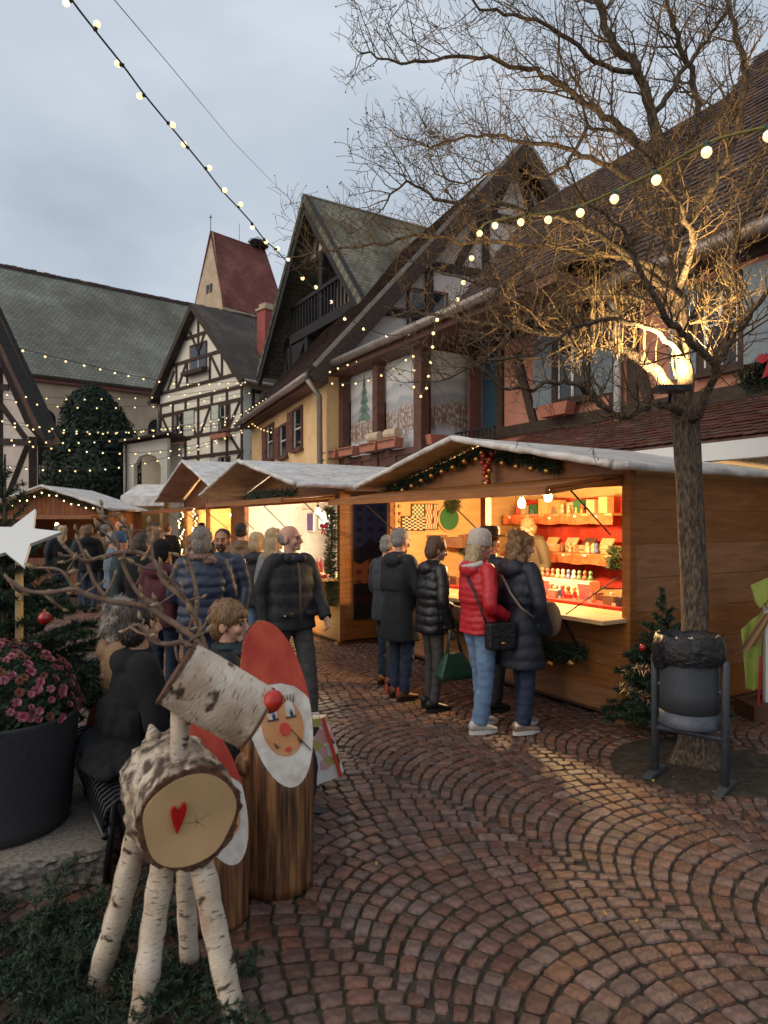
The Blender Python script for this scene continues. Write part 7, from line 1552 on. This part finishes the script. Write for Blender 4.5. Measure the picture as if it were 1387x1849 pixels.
# people farther down the lane: coarse figures, each its own
G = 'people farther down the lane'
far = [
 (-6.25, 15.0, R(15), 1.74, dict(top='coat_brown', hem=.75, hair='short', hm='hair_dark', legs='trouser_black', shoes='shoe_white'), 'person in brown coat, black trousers and white shoes down the lane'),
 (-4.05, 10.2, R(-60), 1.58, dict(top='coat_plaid', hair='short', hm='hair_grey'), 'grey-haired person in light blue plaid jacket down the lane'),
 (-5.70, 13.2, R(5), 1.68, dict(top='wool_black', hair='bob', hm='hair_brown', hood=1.1), 'person in black coat with dark rucksack down the lane'),
 (-6.95, 14.6, R(10), 1.66, dict(top='jacket_slate', hair='bob', hm='hair_dark', hat='grey_beanie'), 'person in grey cap before the reddish stall'),
 (-6.70, 14.2, R(30), 1.66, dict(top='wool_black', hair='long', hm='hair_blond'), 'blond person in black before the reddish stall'),
 (-6.45, 14.9, R(-10), 1.64, dict(top='puffer_blue', hair='bob', hm='hair_ashy'), 'ashy-haired person in blue before the reddish stall'),
 (-6.05, 13.8, R(0), 1.66, dict(top='coat_teal', hair='long', hm='hair_light_brown'), 'light-brown-haired person in dark teal coat before the reddish stall'),
 (-5.55, 13.6, R(-15), 1.67, dict(top='leather_brown', hair='bob', hm='hair_dark', hat='grey_beanie'), 'person in grey cap and leather jacket down the lane'),
 (-5.9, 15.2, R(170), 1.78, dict(top='jacket_slate', hair='crop', hm='hair_brown', face=True), 'tall man in slate jacket facing the square'),
 (-4.85, 12.8, R(20), 1.68, dict(top='wool_black', hair='curly', hm='hair_dark', hoodm='fur_tan', hood=1.1), 'person with dark curls and fur-trimmed black hood'),
 (-4.5, 13.5, R(-20), 1.72, dict(top='puffer_dark', hair='short', hm='hair_dark'), 'dark-haired person in dark padded jacket near the bottle stall'),
 (-4.15, 12.2, R(35), 1.66, dict(top='parka_black', hair='curly', hm='hair_light_brown', hoodm='fur_tan', hood=1.1), 'person with light curls and fur-trimmed parka'),
 (-3.75, 11.4, R(-30), 1.60, dict(top='coat_brown', hair='bob', hm='hair_brown'), 'brown-haired person in brown coat near the bottle stall'),
 (-5.0, 15.8, R(0), 1.70, dict(top='wool_black', hair='short', hm='hair_brown'), 'brown-haired person in black far down the lane'),
 (-4.0, 15.0, R(10), 1.72, dict(top='puffer_navy', hair='bob', hm='hair_dark'), 'person in navy padded jacket by the fairy-light post'),
 (-2.75, 10.6, R(-50), 1.62, dict(top='wool_black', hair='bob', hm='hair_blond'), 'blond person in black coat before the bottle stall'),
 (-2.62, 7.4, R(-10), 1.60, dict(top='wool_black', hem=.5, hair='bob', hm='hair_dark'), 'person in long black coat behind the curly-haired woman'),
 (-3.55, 6.3, R(20), 1.60, dict(top='puffer_navy', hem=.55, hair='short', hm='hair_dark'), 'person in long navy coat behind the fir tree'),
 (-3.1, 5.4, R(-30), 1.52, dict(top='puffer_blue', hem=.75, hair='short', hm='hair_dark'), 'person in dark blue jacket close behind the white star'),
]
for x, y, rz_, h_, kw, lab in far:
    k2 = dict(puff=.1 if 'puffer' in kw['top'] else 0, amp=.07 if 'puffer' in kw['top'] else 0, vox=.021, hands=(False, False)); k2.update(kw); person((x, y, 0), rz_, h_, lab, G, **k2)
# ================================================================== strings of festoon bulbs
mat('bulb_glow', (1, .9, .7), emit=(1, .66, .27), es=1.75); mat('bulb_dim', (.8, .75, .65), emit=(1, .8, .6), es=1.4); mat('socket_green', (.01, .085, .055), rough=.5); mat('cable_dark', (.012, .014, .014), rough=.6); mat('cable_green', (.015, .055, .04), rough=.6); mat('cable_lit', (.16, .15, .02), rough=.6)
def bulb_meshes(r, glow, sock):
    q = MB(); q.lathe((0, 0, 0), [(.001, -2.75*r), (r*.5, -2.63*r), (r*.86, -2.2*r), (r, -1.75*r), (r*.86, -1.2*r), (r*.5, -.85*r), (r*.42, -.7*r)], 12); a = q.mesh('bulb'); a.materials.append(MAT[glow]); a.polygons.foreach_set('use_smooth', [True]*len(a.polygons))
    q = MB(); q.lathe((0, 0, 0), [(r*.35, .25*r), (r*.6, .2*r), (r*.62, -.2*r), (r*.5, -.25*r), (r*.5, -.85*r), (r*.62, -.9*r), (r*.6, -1.05*r), (.001, -1.06*r)], 10); b = q.mesh('socket'); b.materials.append(MAT[sock]); return a, b
BM = {}
def festoon(label, nodes, r, spacing=None, sock='socket_green', cable='cable_green', cr=.006, twist=0., at_nodes=False, seed=1, sub=6, dim=.06, group=None):
    rg = random.Random(seed); ctrl = [at(*n) for n in nodes]; path = smooth_path(ctrl, sub); T = thing('string_lights', label, 'string lights', path[len(path)//2], group=group)
    b = MB(); b.tube(path, cr, 5, cap=False); b.build('cable', cable, T, smooth=True)
    pts = []
    if at_nodes: pts = ctrl[1:]
    else:
        acc_ = spacing*.5
        for i in range(len(path)-1):
            l = (path[i+1]-path[i]).length
            while acc_ < l: pts.append(path[i].lerp(path[i+1], acc_/l)); acc_ += spacing
            acc_ -= l
    for p in pts:
        glow = 'bulb_dim' if rg.random() < dim else 'bulb_glow'; key = (r, glow, sock)
        if key not in BM: BM[key] = bulb_meshes(*key)
        a, s_ = BM[key]; d = V((rg.gauss(0, 1), rg.gauss(0, .6), rg.gauss(0, .6)-.3)).normalized()*twist+V((rg.gauss(0, .12), rg.gauss(0, .12), 1))*(1-twist); d.normalize()
        if twist: d = -d
        x = d.orthogonal().normalized(); mt = basis(p-T.location, x, d.cross(x), d); o = inst('bulb', a, T, mt); inst('socket', s_, o, Matrix.Identity(4))
    return T
def kY(px): return -2.843/((px-693.5)/F-.2533)
festoon('black cable of round bulbs rising from the balcony corner over the square', [(x, y, kY(x)) for x, y in ((95, -60), (130, 0), (172, 55), (222, 118), (262, 172), (303, 222), (340, 267), (370, 304), (402, 345), (430, 375), (455, 403), (477, 432), (497, 450), (520, 474), (545, 497), (565, 520), (595, 545), (626, 572), (660, 592), (700, 605), (738, 603))], .0215, sock='black', cable='cable_dark', cr=.0065, twist=.8, at_nodes=True, seed=3, dim=.3)
b = MB(); b.tube([at(190, -20, 5.5), at(300, 110, 8), at(420, 255, 13), at(560, 398, 24)], .004, 4); tag(b.build('wire', 'cable_dark'), 'thin bare wire crossing the sky to the black house', 'wire')
yz = [(1450, 205, 2.7), (1387, 228, 2.8), (1277, 258, 2.95), (1185, 310, 3.2), (1110, 345, 3.5), (1047, 372, 3.8), (988, 385, 4.15), (940, 390, 4.5), (893, 398, 4.9), (868, 412, 5.3), (852, 458, 6.0), (836, 503, 6.8), (826, 535, 7.5), (790, 572, 8.6), (784, 597, 9.5), (781, 622, 10.4), (778, 650, 11.2), (774, 675, 11.8), (770, 697, 12.1), (760, 712, 12.3), (748, 695, 12.4), (748, 665, 12.5), (746, 640, 12.6), (744, 612, 12.7)]
festoon('yellow-lit cable of large bulbs in green sockets running through the bare tree', yz, .023, cable='cable_lit', cr=.0065, at_nodes=True, seed=5, dim=.0)  # light falling on this cable is put into its yellow colour
LN = 'string lights across the far lane'
for i, (lab, nd, sp) in enumerate((
 ('dark cable of bulbs passing in front of the church roof', [(-30, 612, 11), (80, 640, 12.5), (165, 660, 14), (250, 680, 16), (340, 692, 18), (455, 688, 22)], .62),
 ('topmost green string of bulbs before the church wall', [(-30, 700, 17), (30, 713, 18), (125, 719, 19), (205, 718, 20), (290, 715, 21), (380, 705, 22), (450, 690, 23)], .52),
 ('green string of bulbs crossing the top of the evergreen', [(-30, 715, 17), (55, 727, 18), (140, 734, 19), (230, 734, 20), (330, 728, 21), (450, 708, 22.5)], .55),
 ('densely bulbed string across the middle of the evergreen', [(-30, 752, 16), (60, 767, 17), (160, 778, 18), (260, 776, 19.5), (360, 763, 21), (455, 742, 22.5)], .30),
 ('string of bulbs just below the dense one', [(-30, 760, 15), (70, 774, 16), (160, 781, 17.5), (250, 778, 19), (340, 768, 20.5), (440, 756, 22)], .44),
 ('string of bulbs before the loggia roof', [(-30, 788, 16), (70, 796, 17), (160, 797, 18), (250, 789, 19), (340, 776, 20), (450, 758, 22)], .42),
 ('sagging string of bulbs before the loggia opening', [(-30, 797, 15), (80, 806, 16), (180, 815, 17), (270, 816, 18), (360, 802, 20), (450, 775, 22)], .42),
 ('lowest string of bulbs above the reddish stall', [(-30, 836, 15), (60, 845, 16), (150, 848, 17), (230, 840, 18), (300, 826, 19), (380, 802, 20.5), (450, 768, 22)], .40),
 ('looping bulbs along the yellow wing gutter', [(440, 752, 22.6), (470, 772, 21), (505, 778, 19.6), (525, 745, 18.6), (552, 705, 17.2), (590, 672, 15.2), (640, 652, 14.5), (700, 632, 13.6), (745, 606, 12.8)], .30),
 ('bulbs strung close under the yellow eave', [(442, 742, 22.4), (475, 722, 20.8), (510, 700, 19), (545, 680, 17), (580, 662, 15.4)], .33),
 ('bulbs hanging before the painted winter banners', [(560, 672, 15.6), (600, 690, 14.8), (640, 690, 14.2), (690, 674, 13.5), (742, 640, 12.7)], .42))):
    festoon(lab, nd, .021, sp, seed=20+i, group=LN, sock='black' if i == 0 else 'socket_green', cable='cable_dark' if i in (0, 8, 9) else 'cable_green', cr=.007, twist=0., dim=.05)
